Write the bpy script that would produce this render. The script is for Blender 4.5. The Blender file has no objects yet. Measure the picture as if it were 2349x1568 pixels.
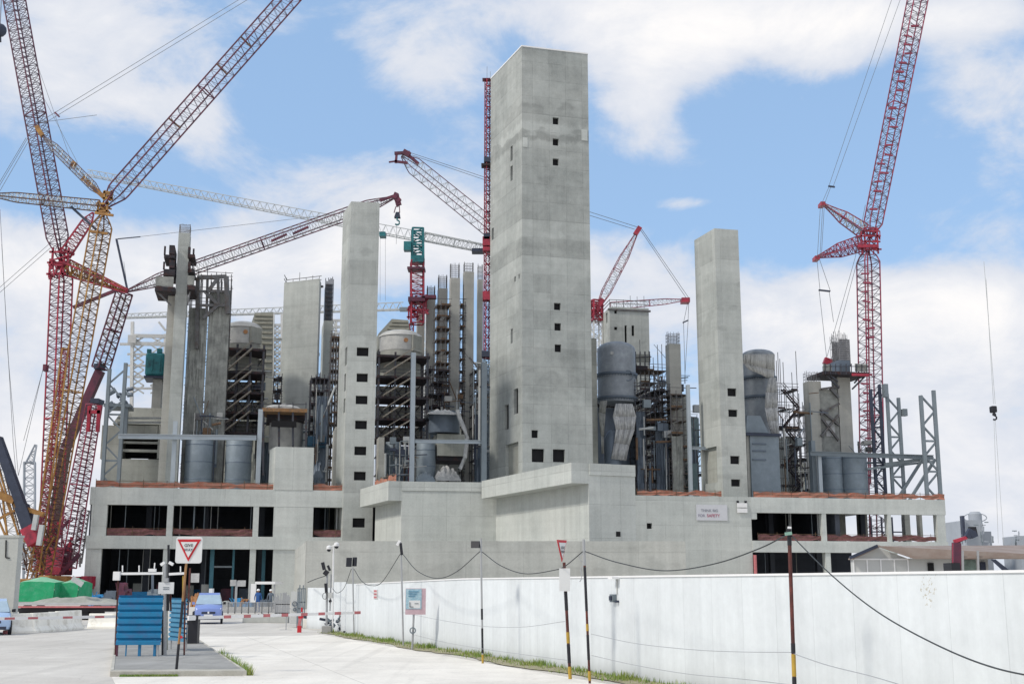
import bpy, math, random
from mathutils import Vector, Matrix
R = math.radians
random.seed(7)
sc = bpy.context.scene
col = sc.collection

# ------------------------------------------------------------ camera
FPX, CX, CY, W0 = 2800.0, 1174.5, 784.0, 2349.0
HZ = 1340.0                       # row of the horizon
PITCH = math.atan((HZ - CY) / FPX)
CAM = Vector((0, 0, 2.1))
cam = bpy.data.cameras.new("camera"); camo = bpy.data.objects.new("camera", cam)
col.objects.link(camo)
cam.sensor_width = 36; cam.lens = 36 * FPX / W0; cam.clip_end = 9000; cam.clip_start = .1
camo.location = CAM; camo.rotation_euler = (math.pi / 2 + PITCH, 0, 0)
sc.camera = camo

# ------------------------------------------------------------ colour management
sc.view_settings.view_transform = 'Standard'
sc.view_settings.look = 'None'
sc.view_settings.exposure = 0.17
sc.view_settings.gamma = 1.0

# ------------------------------------------------------------ sun
SUN_AZ, SUN_EL = R(-119), R(46)      # azimuth from +Y towards +X : behind the camera on the left
sl = bpy.data.lights.new("sun", 'SUN'); sl.energy = 2.2; sl.angle = R(7); sl.color = (1, .94, .85)
so = bpy.data.objects.new("sun", sl); col.objects.link(so)
sd = Vector((math.sin(SUN_AZ) * math.cos(SUN_EL), math.cos(SUN_AZ) * math.cos(SUN_EL), math.sin(SUN_EL)))
so.rotation_euler = (-sd).to_track_quat('-Z', 'Y').to_euler()
so.location = (0, -20, 60)

# ------------------------------------------------------------ sky
def ray(x, y):
    c, s = math.cos(PITCH), math.sin(PITCH)
    X = x - CX; V = CY - y
    return Vector((X, FPX * c - V * s, FPX * s + V * c))

world = bpy.data.worlds.new("World"); sc.world = world; world.use_nodes = True
wt = world.node_tree; wt.nodes.clear()
def WN(t, **k):
    n = wt.nodes.new(t)
    for a, b in k.items(): setattr(n, a, b)
    return n
def wl(a, b): wt.links.new(a, b)
def wmath(op, a, b=None, c=None, clamp=False):
    n = WN('ShaderNodeMath', operation=op); n.use_clamp = clamp
    for i, q in enumerate((a, b, c)):
        if q is None: continue
        if isinstance(q, (int, float)): n.inputs[i].default_value = q
        else: wl(q, n.inputs[i])
    return n.outputs[0]
sky = WN('ShaderNodeTexSky', sky_type='NISHITA'); sky.sun_disc = False
sky.sun_elevation = SUN_EL; sky.sun_rotation = SUN_AZ; sky.air_density = 1.0; sky.dust_density = .6; sky.ozone_density = 1.2
tc = WN('ShaderNodeTexCoord'); sx = WN('ShaderNodeSeparateXYZ'); wl(tc.outputs['Generated'], sx.inputs[0])
az = wmath('ARCTAN2', sx.outputs[0], sx.outputs[1])
el = wmath('ARCSINE', sx.outputs[2], clamp=False)
CLOUDS = [  # where the clouds hang, x y rx ry weight
 (245, 45, 230, 95, 1.25), (300, 225, 170, 85, .8), (470, 300, 90, 70, .6), (60, 560, 160, 80, .5), (30, 180, 110, 130, .6),
 (1250, 10, 330, 50, .7), (780, 250, 200, 150, -.5), (1640, 420, 260, 120, -.3), (1640, 50, 430, 90, 1.3), (1560, 160, 170, 80, .75), (950, 170, 130, 70, .95), (880, 110, 130, 40, .35), (1550, 335, 140, 55, .75),
 (1480, 240, 110, 90, .3), (2120, 30, 220, 60, .8), (2240, 170, 130, 70, .55), (2320, 300, 100, 110, .6), (1920, 130, 90, 50, .5), (2260, 40, 150, 50, .6),
 (780, 440, 190, 80, .75), (680, 590, 400, 110, .9), (360, 650, 240, 90, .8), (1010, 480, 220, 130, .9), (80, 640, 160, 90, .7),
 (1450, 640, 190, 140, .85), (1800, 790, 180, 130, .85), (1590, 465, 90, 16, .8), (1900, 640, 90, 35, .45), (1460, 250, 70, 60, .5), (1720, 600, 70, 90, .3),
 (2180, 690, 190, 70, .8), (2250, 800, 290, 130, .75), (2210, 1000, 300, 220, .55), (2310, 520, 90, 25, .3),
 (60, 900, 260, 140, .7), (40, 1150, 300, 200, .6), (1174, 1000, 900, 260, .55)]
acc = None
for (x, y, rx, ry, w) in CLOUDS:
    d = ray(x, y).normalized(); a0 = math.atan2(d.x, d.y); e0 = math.asin(d.z)
    da = wmath('DIVIDE', wmath('SUBTRACT', az, a0), rx / 2850 * 1.15 / math.cos(e0))
    de = wmath('DIVIDE', wmath('SUBTRACT', el, e0), ry / 2850 * 1.15)
    r2 = wmath('ADD', wmath('MULTIPLY', da, da), wmath('MULTIPLY', de, de))
    g = wmath('MULTIPLY', wmath('EXPONENT', wmath('MULTIPLY', r2, -1.0)), w)
    acc = g if acc is None else wmath('ADD', acc, g)
# soft cauliflower noise, flattened towards the horizon
mp = WN('ShaderNodeMapping'); mp.inputs['Scale'].default_value = (1, 1, 1.7); mp.inputs['Location'].default_value = (.3, .1, .4)
wl(tc.outputs['Generated'], mp.inputs[0])
n1 = WN('ShaderNodeTexNoise'); n1.inputs['Scale'].default_value = 7.5; n1.inputs['Detail'].default_value = 9; n1.inputs['Roughness'].default_value = .62; n1.inputs['Distortion'].default_value = .45
wl(mp.outputs[0], n1.inputs['Vector'])
n2 = WN('ShaderNodeTexNoise'); n2.inputs['Scale'].default_value = 18; n2.inputs['Detail'].default_value = 7; n2.inputs['Roughness'].default_value = .6
wl(mp.outputs[0], n2.inputs['Vector'])
nz = wmath('ADD', wmath('MULTIPLY', wmath('SUBTRACT', n1.outputs[0], .5), 2.3), wmath('MULTIPLY', wmath('SUBTRACT', n2.outputs[0], .5), .9))
# outside the view the sky is about half cloud
out = wmath('MULTIPLY', wmath('SUBTRACT', wmath('ABSOLUTE', az), .55, clamp=True), 1.2, clamp=True)
up = wmath('MULTIPLY', wmath('SUBTRACT', el, .62, clamp=True), 2.0, clamp=True)
acc = wmath('ADD', acc, wmath('MULTIPLY', wmath('MAXIMUM', out, up), 1.0))
low = wmath('MULTIPLY', wmath('SUBTRACT', .14, el, clamp=True), 9.0, clamp=True)
acc = wmath('ADD', acc, low)
dens = wmath('ADD', acc, nz)
mr = WN('ShaderNodeMapRange', interpolation_type='SMOOTHSTEP'); mr.inputs['From Min'].default_value = .28; mr.inputs['From Max'].default_value = 1.02
wl(dens, mr.inputs[0])
thick = WN('ShaderNodeMapRange', interpolation_type='SMOOTHSTEP'); thick.inputs['From Min'].default_value = .75; thick.inputs['From Max'].default_value = 2.1
wl(dens, thick.inputs[0])
cc = WN('ShaderNodeMix', data_type='RGBA'); cc.inputs['A'].default_value = (7.5, 7.95, 8.9, 1); cc.inputs['B'].default_value = (10.8, 10.55, 10.4, 1)
wl(thick.outputs[0], cc.inputs['Factor'])
sk = WN('ShaderNodeMix', data_type='RGBA', blend_type='MULTIPLY'); sk.inputs['Factor'].default_value = 1; sk.inputs['B'].default_value = (2.2, 2.2, 2.2, 1)
wl(sky.outputs[0], sk.inputs['A'])
sb_ = WN('ShaderNodeMix', data_type='RGBA'); sb_.inputs['Factor'].default_value = .72; sb_.inputs['B'].default_value = (3.55, 5.55, 8.5, 1); wl(sk.outputs['Result'], sb_.inputs['A'])
mx = WN('ShaderNodeMix', data_type='RGBA')
wl(mr.outputs[0], mx.inputs['Factor']); wl(sb_.outputs['Result'], mx.inputs['A']); wl(cc.outputs['Result'], mx.inputs['B'])
bg = WN('ShaderNodeBackground'); bg.inputs[1].default_value = .085
wl(mx.outputs['Result'], bg.inputs[0])
wo = WN('ShaderNodeOutputWorld'); wl(bg.outputs[0], wo.inputs[0])

# ------------------------------------------------------------ rays to places
def PY(x, y, Y):
    d = ray(x, y); return CAM + d * (Y / d.y)
def PZ(x, y, z):
    d = ray(x, y); return CAM + d * ((z - CAM.z) / d.z)
def G(x, y): return PZ(x, y, 0.0)
def zof(X, Y, y):                 # height above (X,Y) seen on row y
    lo, hi = -5.0, 120.0
    c, s = math.cos(PITCH), math.sin(PITCH)
    for _ in range(50):
        m = (lo + hi) / 2; dz = m - CAM.z
        row = CY - FPX * (dz * c - Y * s) / (Y * c + dz * s)
        if row > y: lo = m
        else: hi = m
    return (lo + hi) / 2
FA = PY(208, 1116, 150.0); DECK = FA.z
FB = PZ(2169, 1146, DECK)
UD = Vector((FB.x - FA.x, FB.y - FA.y)).normalized(); VD = Vector((-UD.y, UD.x))
ANG = math.atan2(UD.y, UD.x)
def LW(u, v, z): return Vector((FA.x + UD.x * u + VD.x * v, FA.y + UD.y * u + VD.y * v, z))
def PL(x, y, v):                  # (u, z) where the ray meets the plane at depth v behind the facade
    d = ray(x, y); p0 = LW(0, v, 0); n = Vector((VD.x, VD.y, 0))
    t = n.dot(p0 - CAM) / n.dot(d); p = CAM + d * t
    q = Vector((p.x - FA.x, p.y - FA.y)); return q.dot(UD), p.z
def PP(x, y, a, b):               # on the vertical plane through a,b: distance along a->b, z
    n = Vector((b.y - a.y, -(b.x - a.x), 0)); d = ray(x, y)
    p = CAM + d * (n.dot(Vector((a.x, a.y, 0)) - Vector((CAM.x, CAM.y, 0))) / n.dot(d))
    e = Vector((b.x - a.x, b.y - a.y, 0)).normalized()
    return (p - a).dot(e), p.z
def LR(x0, x1, y0, y1, v):
    xm, ym = (x0 + x1) / 2, (y0 + y1) / 2
    return PL(x0, ym, v)[0], PL(x1, ym, v)[0], PL(xm, y1, v)[1], PL(xm, y0, v)[1]

# ------------------------------------------------------------ mesh builder
class MB:
    def __init__(s): s.v = []; s.f = []; s.smooth = False
    def q(s, pts):
        n = len(s.v); s.v += [Vector(p) for p in pts]; s.f.append(tuple(range(n, n + len(pts))))
    def hexa(s, b, t):            # bottom 4, top 4 (same winding, ccw from above)
        n = len(s.v); s.v += [Vector(p) for p in b] + [Vector(p) for p in t]
        m = len(b)
        s.f.append(tuple(reversed(range(n, n + m)))); s.f.append(tuple(range(n + m, n + 2 * m)))
        for i in range(m):
            j = (i + 1) % m; s.f.append((n + i, n + j, n + m + j, n + m + i))
    def box(s, x0, x1, y0, y1, z0, z1):
        b = [(x0, y0), (x1, y0), (x1, y1), (x0, y1)]
        s.hexa([(x, y, z0) for x, y in b], [(x, y, z1) for x, y in b])
    def lb(s, u0, u1, v0, v1, z0, z1):
        b = [(u0, v0), (u1, v0), (u1, v1), (u0, v1)]
        s.hexa([LW(u, v, z0) for u, v in b], [LW(u, v, z1) for u, v in b])
    def prism(s, pts, z0, z1):
        s.hexa([(p[0], p[1], z0) for p in pts], [(p[0], p[1], z1) for p in pts])
    def bar(s, a, b, w, h=None, n=4):
        a, b = Vector(a), Vector(b); d = b - a
        if d.length < 1e-6: return
        d.normalize(); h = w if h is None else h
        up = Vector((0, 0, 1)) if abs(d.z) < .95 else Vector((0, 1, 0))
        r = d.cross(up).normalized(); t = r.cross(d).normalized()
        if n == 4: offs = [(-w / 2, -h / 2), (w / 2, -h / 2), (w / 2, h / 2), (-w / 2, h / 2)]
        else: offs = [(w / 2 * math.cos(2 * math.pi * k / n), h / 2 * math.sin(2 * math.pi * k / n)) for k in range(n)]
        s.hexa([a + r * x + t * y for x, y in offs], [b + r * x + t * y for x, y in offs])
    def tube(s, a, b, r, n=8): s.bar(a, b, 2 * r, 2 * r, n)
    def path(s, pts, r, n=6):
        pts = [Vector(p) for p in pts]; base = len(s.v); m = len(pts)
        for i, p in enumerate(pts):
            d = (pts[min(i + 1, m - 1)] - pts[max(i - 1, 0)]).normalized()
            up = Vector((0, 0, 1)) if abs(d.z) < .95 else Vector((0, 1, 0))
            a = d.cross(up).normalized(); b = a.cross(d)
            for k in range(n):
                t = 2 * math.pi * k / n; s.v.append(p + a * (r * math.cos(t)) + b * (r * math.sin(t)))
        for i in range(m - 1):
            for k in range(n):
                k2 = (k + 1) % n; A = base + i * n
                s.f.append((A + k, A + k2, A + n + k2, A + n + k))
        s.f.append(tuple(reversed(range(base, base + n)))); s.f.append(tuple(range(base + (m - 1) * n, base + m * n)))
    def lathe(s, c, prof, n=24, axis='Z'):   # prof: (r, h)
        base = len(s.v); c = Vector(c)
        for (r, h) in prof:
            for k in range(n):
                t = 2 * math.pi * k / n
                if axis == 'Z': o = Vector((r * math.cos(t), r * math.sin(t), h))
                elif axis == 'X': o = Vector((h, r * math.cos(t), r * math.sin(t)))
                else: o = Vector((r * math.cos(t), h, r * math.sin(t)))
                s.v.append(c + o)
        for i in range(len(prof) - 1):
            for k in range(n):
                k2 = (k + 1) % n; A = base + i * n
                s.f.append((A + k, A + k2, A + n + k2, A + n + k))
        s.f.append(tuple(reversed(range(base, base + n)))); s.f.append(tuple(range(base + (len(prof) - 1) * n, base + len(prof) * n)))
        s.smooth = True
    def holed(s, a, b, z0, z1, holes, dep=.5, top=None):
        """vertical wall face from a to b (left to right as seen from outside) with openings and reveals"""
        a = Vector((a[0], a[1], 0)); b = Vector((b[0], b[1], 0)); e = (b - a); Lh = e.length; e.normalize(); n = Vector((-e.y, e.x, 0))
        xs = sorted({0, Lh, *[h[0] for h in holes], *[h[1] for h in holes]}); zs = sorted({z0, z1, *[h[2] for h in holes], *[h[3] for h in holes]})
        def P(x, z, d=0): p = a + e * x + n * d; return (p.x, p.y, z)
        for i in range(len(xs) - 1):
            for j in range(len(zs) - 1):
                cx, cz = (xs[i] + xs[i + 1]) / 2, (zs[j] + zs[j + 1]) / 2
                if any(h[0] < cx < h[1] and h[2] < cz < h[3] for h in holes): continue
                s.q([P(xs[i], zs[j]), P(xs[i + 1], zs[j]), P(xs[i + 1], zs[j + 1]), P(xs[i], zs[j + 1])])
        for (h0, h1, g0, g1) in holes:
            s.q([P(h0, g0), P(h1, g0), P(h1, g0, dep), P(h0, g0, dep)]); s.q([P(h0, g1), P(h0, g1, dep), P(h1, g1, dep), P(h1, g1)])
            s.q([P(h0, g0), P(h0, g0, dep), P(h0, g1, dep), P(h0, g1)]); s.q([P(h1, g0), P(h1, g1), P(h1, g1, dep), P(h1, g0, dep)])

def tag(o, label=None, cat=None, group=None, kind=None):
    if label: o['label'] = label
    if cat: o['category'] = cat
    if group: o['group'] = group
    if kind: o['kind'] = kind
    return o
def thing(name, label, cat, loc=(0, 0, 0), group=None):
    o = bpy.data.objects.new(name, None); o.empty_display_size = .3; col.objects.link(o)
    o.location = loc; o['_w'] = tuple(loc); tag(o, label, cat, group); return o
def obj(name, mb, mat, parent=None, bevel=0, smooth=None):
    if not mb.v: return None
    if parent is None:
        xs = [p.x for p in mb.v]; ys = [p.y for p in mb.v]; zs = [p.z for p in mb.v]
        org = Vector(((min(xs) + max(xs)) / 2, (min(ys) + max(ys)) / 2, min(zs)))
    else: org = Vector(parent['_w'])
    me = bpy.data.meshes.new(name)
    me.from_pydata([tuple(p - org) for p in mb.v], [], mb.f); me.update()
    me.materials.append(mat)
    if mb.smooth if smooth is None else smooth:
        for p in me.polygons: p.use_smooth = True
        me.set_sharp_from_angle(angle=R(40))
    o = bpy.data.objects.new(name, me); col.objects.link(o)
    if parent is None: o.location = org
    else: o.parent = parent
    o['_w'] = tuple(org)
    if bevel:
        m = o.modifiers.new("bevel", 'BEVEL'); m.width = bevel; m.segments = 2; m.limit_method = 'ANGLE'; m.angle_limit = R(40)
    return o
def one(name, mb, mat, label, cat, group=None, bevel=0, smooth=None, kind=None):
    return tag(obj(name, mb, mat, None, bevel, smooth), label, cat, group, kind)

# ------------------------------------------------------------ materials
def mat_new(name):
    m = bpy.data.materials.new(name); m.use_nodes = True; nt = m.node_tree
    b = nt.nodes['Principled BSDF']; return m, nt, b
class NT:
    def __init__(s, nt): s.nt = nt
    def n(s, t, **k):
        x = s.nt.nodes.new(t)
        for a, b in k.items(): setattr(x, a, b)
        return x
    def l(s, a, b): s.nt.links.new(a, b)
    def m(s, op, a, b=None, c=None, clamp=False):
        n = s.n('ShaderNodeMath', operation=op); n.use_clamp = clamp
        for i, q in enumerate((a, b, c)):
            if q is None: continue
            if isinstance(q, (int, float)): n.inputs[i].default_value = q
            else: s.l(q, n.inputs[i])
        return n.outputs[0]
    def noise(s, vec, scale, detail=4, rough=.55, mscale=None, dist=0):
        if mscale:
            mp = s.n('ShaderNodeMapping'); mp.inputs['Scale'].default_value = mscale; s.l(vec, mp.inputs[0]); vec = mp.outputs[0]
        t = s.n('ShaderNodeTexNoise'); t.inputs['Scale'].default_value = scale; t.inputs['Detail'].default_value = detail
        t.inputs['Roughness'].default_value = rough; t.inputs['Distortion'].default_value = dist; s.l(vec, t.inputs['Vector']); return t.outputs[0]
def simple(name, c, rough=.6, metal=0, var=.12, scale=2.0, dirt=None, dirtamt=.35, spec=.4):
    m, nt, b = mat_new(name); k = NT(nt)
    geo = k.n('ShaderNodeNewGeometry')
    f = k.noise(geo.outputs['Position'], scale, 5, .65)
    mix = k.n('ShaderNodeMix', data_type='RGBA')
    mix.inputs['A'].default_value = (*[max(0, x * (1 - var * 2)) for x in c], 1); mix.inputs['B'].default_value = (*[min(1, x * (1 + var * 2)) for x in c], 1)
    k.l(f, mix.inputs['Factor']); out = mix.outputs['Result']
    if dirt:
        f2 = k.noise(geo.outputs['Position'], scale * 1.7, 6, .7)
        r = k.n('ShaderNodeMapRange'); r.inputs['From Min'].default_value = .62 - dirtamt * .4; r.inputs['From Max'].default_value = .75
        k.l(f2, r.inputs[0]); m2 = k.n('ShaderNodeMix', data_type='RGBA'); m2.inputs['B'].default_value = (*dirt, 1)
        k.l(out, m2.inputs['A']); k.l(r.outputs[0], m2.inputs['Factor']); out = m2.outputs['Result']
    k.l(out, b.inputs['Base Color'])
    b.inputs['Roughness'].default_value = rough; b.inputs['Metallic'].default_value = metal
    b.inputs['Specular IOR Level'].default_value = spec
    return m
def concrete(name, c=(.40, .41, .40), lift=2.0, pw=2.4, seam=.06, seamdark=.75, lifttint=.10, patch=.22, streak=.14, ang=None, warm=.5, stains=0, bands=()):
    m, nt, b = mat_new(name); k = NT(nt); ang = ANG if ang is None else ang
    geo = k.n('ShaderNodeNewGeometry'); sp = k.n('ShaderNodeSeparateXYZ'); k.l(geo.outputs['Position'], sp.inputs[0])
    X, Y, Z = sp.outputs
    ca, sa = math.cos(ang), math.sin(ang)
    u = k.m('ADD', k.m('MULTIPLY', X, ca - sa * .93), k.m('MULTIPLY', Y, sa + ca * .93))
    cv = k.n('ShaderNodeCombineXYZ'); k.l(u, cv.inputs[0]); k.l(Z, cv.inputs[1])
    wob = k.noise(geo.outputs['Position'], .15, 2)
    zl = k.m('ADD', k.m('DIVIDE', Z, lift), k.m('MULTIPLY', wob, .05))
    fl = k.m('FLOOR', zl); fr = k.m('FRACT', zl)
    wn = k.n('ShaderNodeTexWhiteNoise', noise_dimensions='1D'); k.l(fl, wn.inputs['W'])
    ul = k.m('FLOOR', k.m('DIVIDE', u, pw)); wn2 = k.n('ShaderNodeTexWhiteNoise', noise_dimensions='2D')
    c2 = k.n('ShaderNodeCombineXYZ'); k.l(ul, c2.inputs[0]); k.l(fl, c2.inputs[1]); k.l(c2.outputs[0], wn2.inputs['Vector'])
    br = k.n('ShaderNodeTexBrick'); br.offset = 0; br.inputs['Scale'].default_value = 1; br.inputs['Mortar Size'].default_value = seam / 2
    br.inputs['Mortar Smooth'].default_value = .6; br.inputs['Brick Width'].default_value = pw; br.inputs['Row Height'].default_value = lift
    k.l(cv.outputs[0], br.inputs['Vector'])
    broken = k.noise(geo.outputs['Position'], .5, 3)
    seamf = k.m('MULTIPLY', br.outputs['Fac'], k.m('MULTIPLY', k.m('SUBTRACT', broken, .3), 2.6, clamp=True), clamp=True)
    p1 = k.noise(geo.outputs['Position'], .13, 5, .6, dist=.6); p2 = k.noise(geo.outputs['Position'], .9, 6, .65)
    st = k.noise(geo.outputs['Position'], 1.0, 4, .6, mscale=(1.3, 1.3, .07)); fine = k.noise(geo.outputs['Position'], 6, 4, .7)
    hz = k.noise(geo.outputs['Position'], 1.0, 4, .6, mscale=(.05, .05, 1.1))
    def term(x, amp): return k.m('MULTIPLY', k.m('SUBTRACT', x, .5), amp)
    val = k.m('ADD', 1.0, term(p1, patch * 2.4))
    for x, a in ((p2, patch * 1.5), (st, streak * 2.0), (hz, streak * 1.6), (fine, .34), (wn.outputs[0], lifttint), (wn2.outputs[0], lifttint * .7)): val = k.m('ADD', val, term(x, a))
    val = k.m('MULTIPLY', val, k.m('SUBTRACT', 1.0, k.m('MULTIPLY', seamf, 1 - seamdark)))
    # damp darker patches with a firm edge
    dp = k.noise(geo.outputs['Position'], .22, 3, .5, mscale=(1, 1, 1.6)); r = k.n('ShaderNodeMapRange'); r.inputs['From Min'].default_value = .60; r.inputs['From Max'].default_value = .635
    k.l(dp, r.inputs[0]); val = k.m('MULTIPLY', val, k.m('SUBTRACT', 1.0, k.m('MULTIPLY', r.outputs[0], .04 + stains)))
    for (za, zb, am) in bands:   # old damp lifts
        e1 = k.m('DIVIDE', k.m('SUBTRACT', Z, k.m('ADD', za, k.m('MULTIPLY', k.m('SUBTRACT', p2, .5), 2.2))), .5, clamp=True); e2 = k.m('DIVIDE', k.m('SUBTRACT', k.m('ADD', zb, k.m('MULTIPLY', k.m('SUBTRACT', dp, .5), 7)), Z), .3, clamp=True)
        val = k.m('MULTIPLY', val, k.m('SUBTRACT', 1.0, k.m('MULTIPLY', k.m('MULTIPLY', e1, e2), am)))
    mixc = k.n('ShaderNodeMix', data_type='RGBA'); mixc.inputs['A'].default_value = (c[0] * .97, c[1], c[2] * .99, 1); mixc.inputs['B'].default_value = (c[0] * (1 + .06 * warm), c[1] * (1 + .01 * warm), c[2] * (1 - .06 * warm), 1)
    k.l(p1, mixc.inputs['Factor'])
    vm = k.n('ShaderNodeVectorMath', operation='SCALE'); k.l(mixc.outputs['Result'], vm.inputs[0]); k.l(val, vm.inputs['Scale'])
    k.l(vm.outputs[0], b.inputs['Base Color'])
    b.inputs['Roughness'].default_value = .9; b.inputs['Specular IOR Level'].default_value = .25
    bp = k.n('ShaderNodeBump'); bp.inputs['Strength'].default_value = .25; bp.inputs['Distance'].default_value = .05
    k.l(k.m('SUBTRACT', p2, k.m('MULTIPLY', seamf, .6)), bp.inputs['Height']); k.l(bp.outputs[0], b.inputs['Normal'])
    return m
M = {}
TB = PY(1270, 323, 163.5).z
M['tower'] = concrete('tower_concrete', (.378, .396, .388), lift=2.6, pw=2.6, seam=.10, seamdark=.70, lifttint=.17, patch=.30, streak=.16, stains=.03, bands=((TB, TB + 1.9, .22), (TB + 2.6, TB + 5.2, .13), (TB - 36, TB - 33.5, .07), (TB - 16, TB - 14, .06)))
M['slim'] = concrete('slipform_concrete', (.408, .426, .416), lift=3.4, pw=3.2, seam=.09, seamdark=.78, lifttint=.15, patch=.20, streak=.18, stains=.07)
M['podium'] = concrete('podium_concrete', (.525, .55, .54), lift=9.1, pw=3.1, seam=.09, seamdark=.80, lifttint=.06, patch=.16, streak=.16)
M['bastion'] = concrete('cast_wall_concrete', (.49, .512, .50), lift=3.3, pw=2.6, seam=.09, seamdark=.74, lifttint=.07, patch=.14, streak=.16)
M['retain'] = concrete('retaining_concrete', (.43, .44, .425), lift=5.0, pw=4.2, seam=.07, seamdark=.74, lifttint=.05, patch=.14, streak=.2, stains=.05)
M['column'] = concrete('column_concrete', (.42, .415, .39), lift=2.6, pw=30, seam=.06, seamdark=.85, lifttint=.12, patch=.15, streak=.14)
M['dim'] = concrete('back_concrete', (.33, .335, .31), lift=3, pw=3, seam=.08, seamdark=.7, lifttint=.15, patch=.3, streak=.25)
M['inner'] = concrete('shaded_inner_concrete', (.085, .095, .12), lift=3, pw=4, seam=.08, seamdark=.7, patch=.2)  # bay interiors: their shade is painted in as a darker concrete colour
M['hole'] = simple('unlit_opening_black', (.012, .012, .014), .9, var=.2)  # near-black colour stands in for the unlit depth of openings
M['redcrane'] = simple('red_crane_paint', (.42, .035, .065), .45, var=.25, scale=.6, dirt=(.08, .02, .035), dirtamt=.55)
M['maroon'] = simple('maroon_crane_paint', (.17, .03, .055), .5, var=.3, scale=.5, dirt=(.035, .022, .045), dirtamt=.9)
M['gold'] = simple('ochre_crane_paint', (.42, .23, .06), .5, var=.3, scale=.6, dirt=(.16, .06, .03), dirtamt=.7)
M['darkgold'] = simple('brown_boom_paint', (.11, .055, .035), .5, var=.3, scale=.4, dirt=(.03, .02, .025), dirtamt=.5)
M['silver'] = simple('pale_grey_steel', (.46, .48, .48), .5, .1, var=.15, scale=1)
M['steel'] = simple('grey_blue_steel', (.19, .225, .25), .5, .3, var=.15, scale=.6)
M['pale_steel'] = simple('primed_beam_steel', (.40, .45, .49), .5, .2, var=.1, scale=.6)
M['dark_steel'] = simple('dark_blue_steel', (.045, .055, .085), .55, .3, var=.3, scale=.8)
M['white_steel'] = simple('white_truss_paint', (.68, .68, .66), .5, var=.1)
M['scaf'] = simple('scaffold_steel', (.14, .14, .145), .5, .4, var=.3, scale=1, dirt=(.10, .06, .035))
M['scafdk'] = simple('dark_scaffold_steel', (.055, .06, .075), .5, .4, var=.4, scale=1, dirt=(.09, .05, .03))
M['rebar'] = simple('starter_bars', (.22, .22, .23), .7, .3, var=.2)
M['deckb'] = simple('scaffold_boards', (.16, .10, .06), .9, var=.35, scale=1.2, dirt=(.03, .03, .04))
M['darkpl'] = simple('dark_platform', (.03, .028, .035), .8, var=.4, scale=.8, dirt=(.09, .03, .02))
M['teal'] = simple('teal_crane_paint', (.02, .17, .19), .45, var=.25, scale=.8, dirt=(.01, .05, .07))
M['tank'] = simple('primed_blue_tank', (.24, .285, .33), .55, .15, var=.2, scale=.5, dirt=(.17, .21, .24), dirtamt=.8)
M['vessel'] = simple('pale_vessel_cladding', (.46, .46, .44), .55, .1, var=.12, scale=.5, dirt=(.3, .3, .3), dirtamt=.4)
M['vesseld'] = simple('dark_vessel_steel', (.12, .15, .19), .5, .25, var=.25, scale=.5)
M['tarp'] = simple('white_sheeting', (.54, .54, .53), .7, var=.2, scale=1.2, dirt=(.28, .29, .30), dirtamt=.8)
M['orange'] = simple('orange_netting', (.48, .12, .06), .85, var=.4, scale=1.5, dirt=(.30, .21, .17), dirtamt=1.1)
M['netdull'] = simple('dusty_pink_netting', (.24, .10, .10), .85, var=.4, scale=1.8, dirt=(.10, .05, .05), dirtamt=.9)
M['lace'] = simple('dark_lacing_steel', (.13, .10, .13), .5, .2, var=.3, scale=1)
M['pinkred'] = simple('faded_pinkish_red_paint', (.36, .06, .10), .5, var=.25, scale=.8, dirt=(.09, .03, .06), dirtamt=.7)
M['black'] = simple('black_plastic', (.015, .016, .022), .5, var=.2)
M['white'] = simple('white_paint', (.78, .78, .78), .5, var=.04)
M['white_wall'] = None
M['red'] = simple('red_paint', (.50, .02, .03), .45, var=.1)
M['fadered'] = simple('faded_red_paint', (.50, .16, .17), .5, var=.2, scale=4)
M['greentop'] = simple('pale_green_cover', (.22, .46, .30), .8, var=.15, scale=1.5)
M['green'] = simple('green_netting', (.015, .31, .13), .8, var=.2, scale=1.5, dirt=(.09, .34, .20), dirtamt=.4)
M['rust'] = simple('rusty_pole', (.17, .045, .035), .7, .2, var=.4, scale=3, dirt=(.025, .018, .02), dirtamt=.9)
M['yellow'] = simple('yellow_pole_paint', (.42, .27, .04), .6, var=.2, scale=4)
M['cable'] = simple('black_cable', (.035, .04, .042), .6, var=.1)
M['galv'] = simple('galvanised_pole', (.38, .39, .40), .5, .4, var=.1)
M['rope'] = simple('steel_rope', (.16, .17, .18), .6, .3, var=.1)
M['plant'] = simple('hazed_far_steel', (.33, .36, .40), .7, var=.15, scale=.1)  # distance haze is put into this pale bluish tone
M['roof'] = simple('faded_roof_sheet', (.29, .24, .21), .7, var=.15, scale=.5, dirt=(.22, .15, .12), dirtamt=.5)
M['shedwall'] = simple('shed_wall_panel', (.50, .51, .50), .7, var=.05)
M['brown'] = simple('bare_timber', (.30, .17, .08), .9, var=.3)
M['skin'] = simple('skin', (.30, .16, .10), .6, var=.05)
M['blue_cloth'] = simple('blue_workwear', (.03, .10, .30), .9, var=.15)
M['blue_sheet'] = simple('bright_blue_sheet', (.02, .22, .48), .6, var=.2)
M['orange_sheet'] = simple('orange_material', (.40, .20, .09), .7, var=.2)
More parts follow.
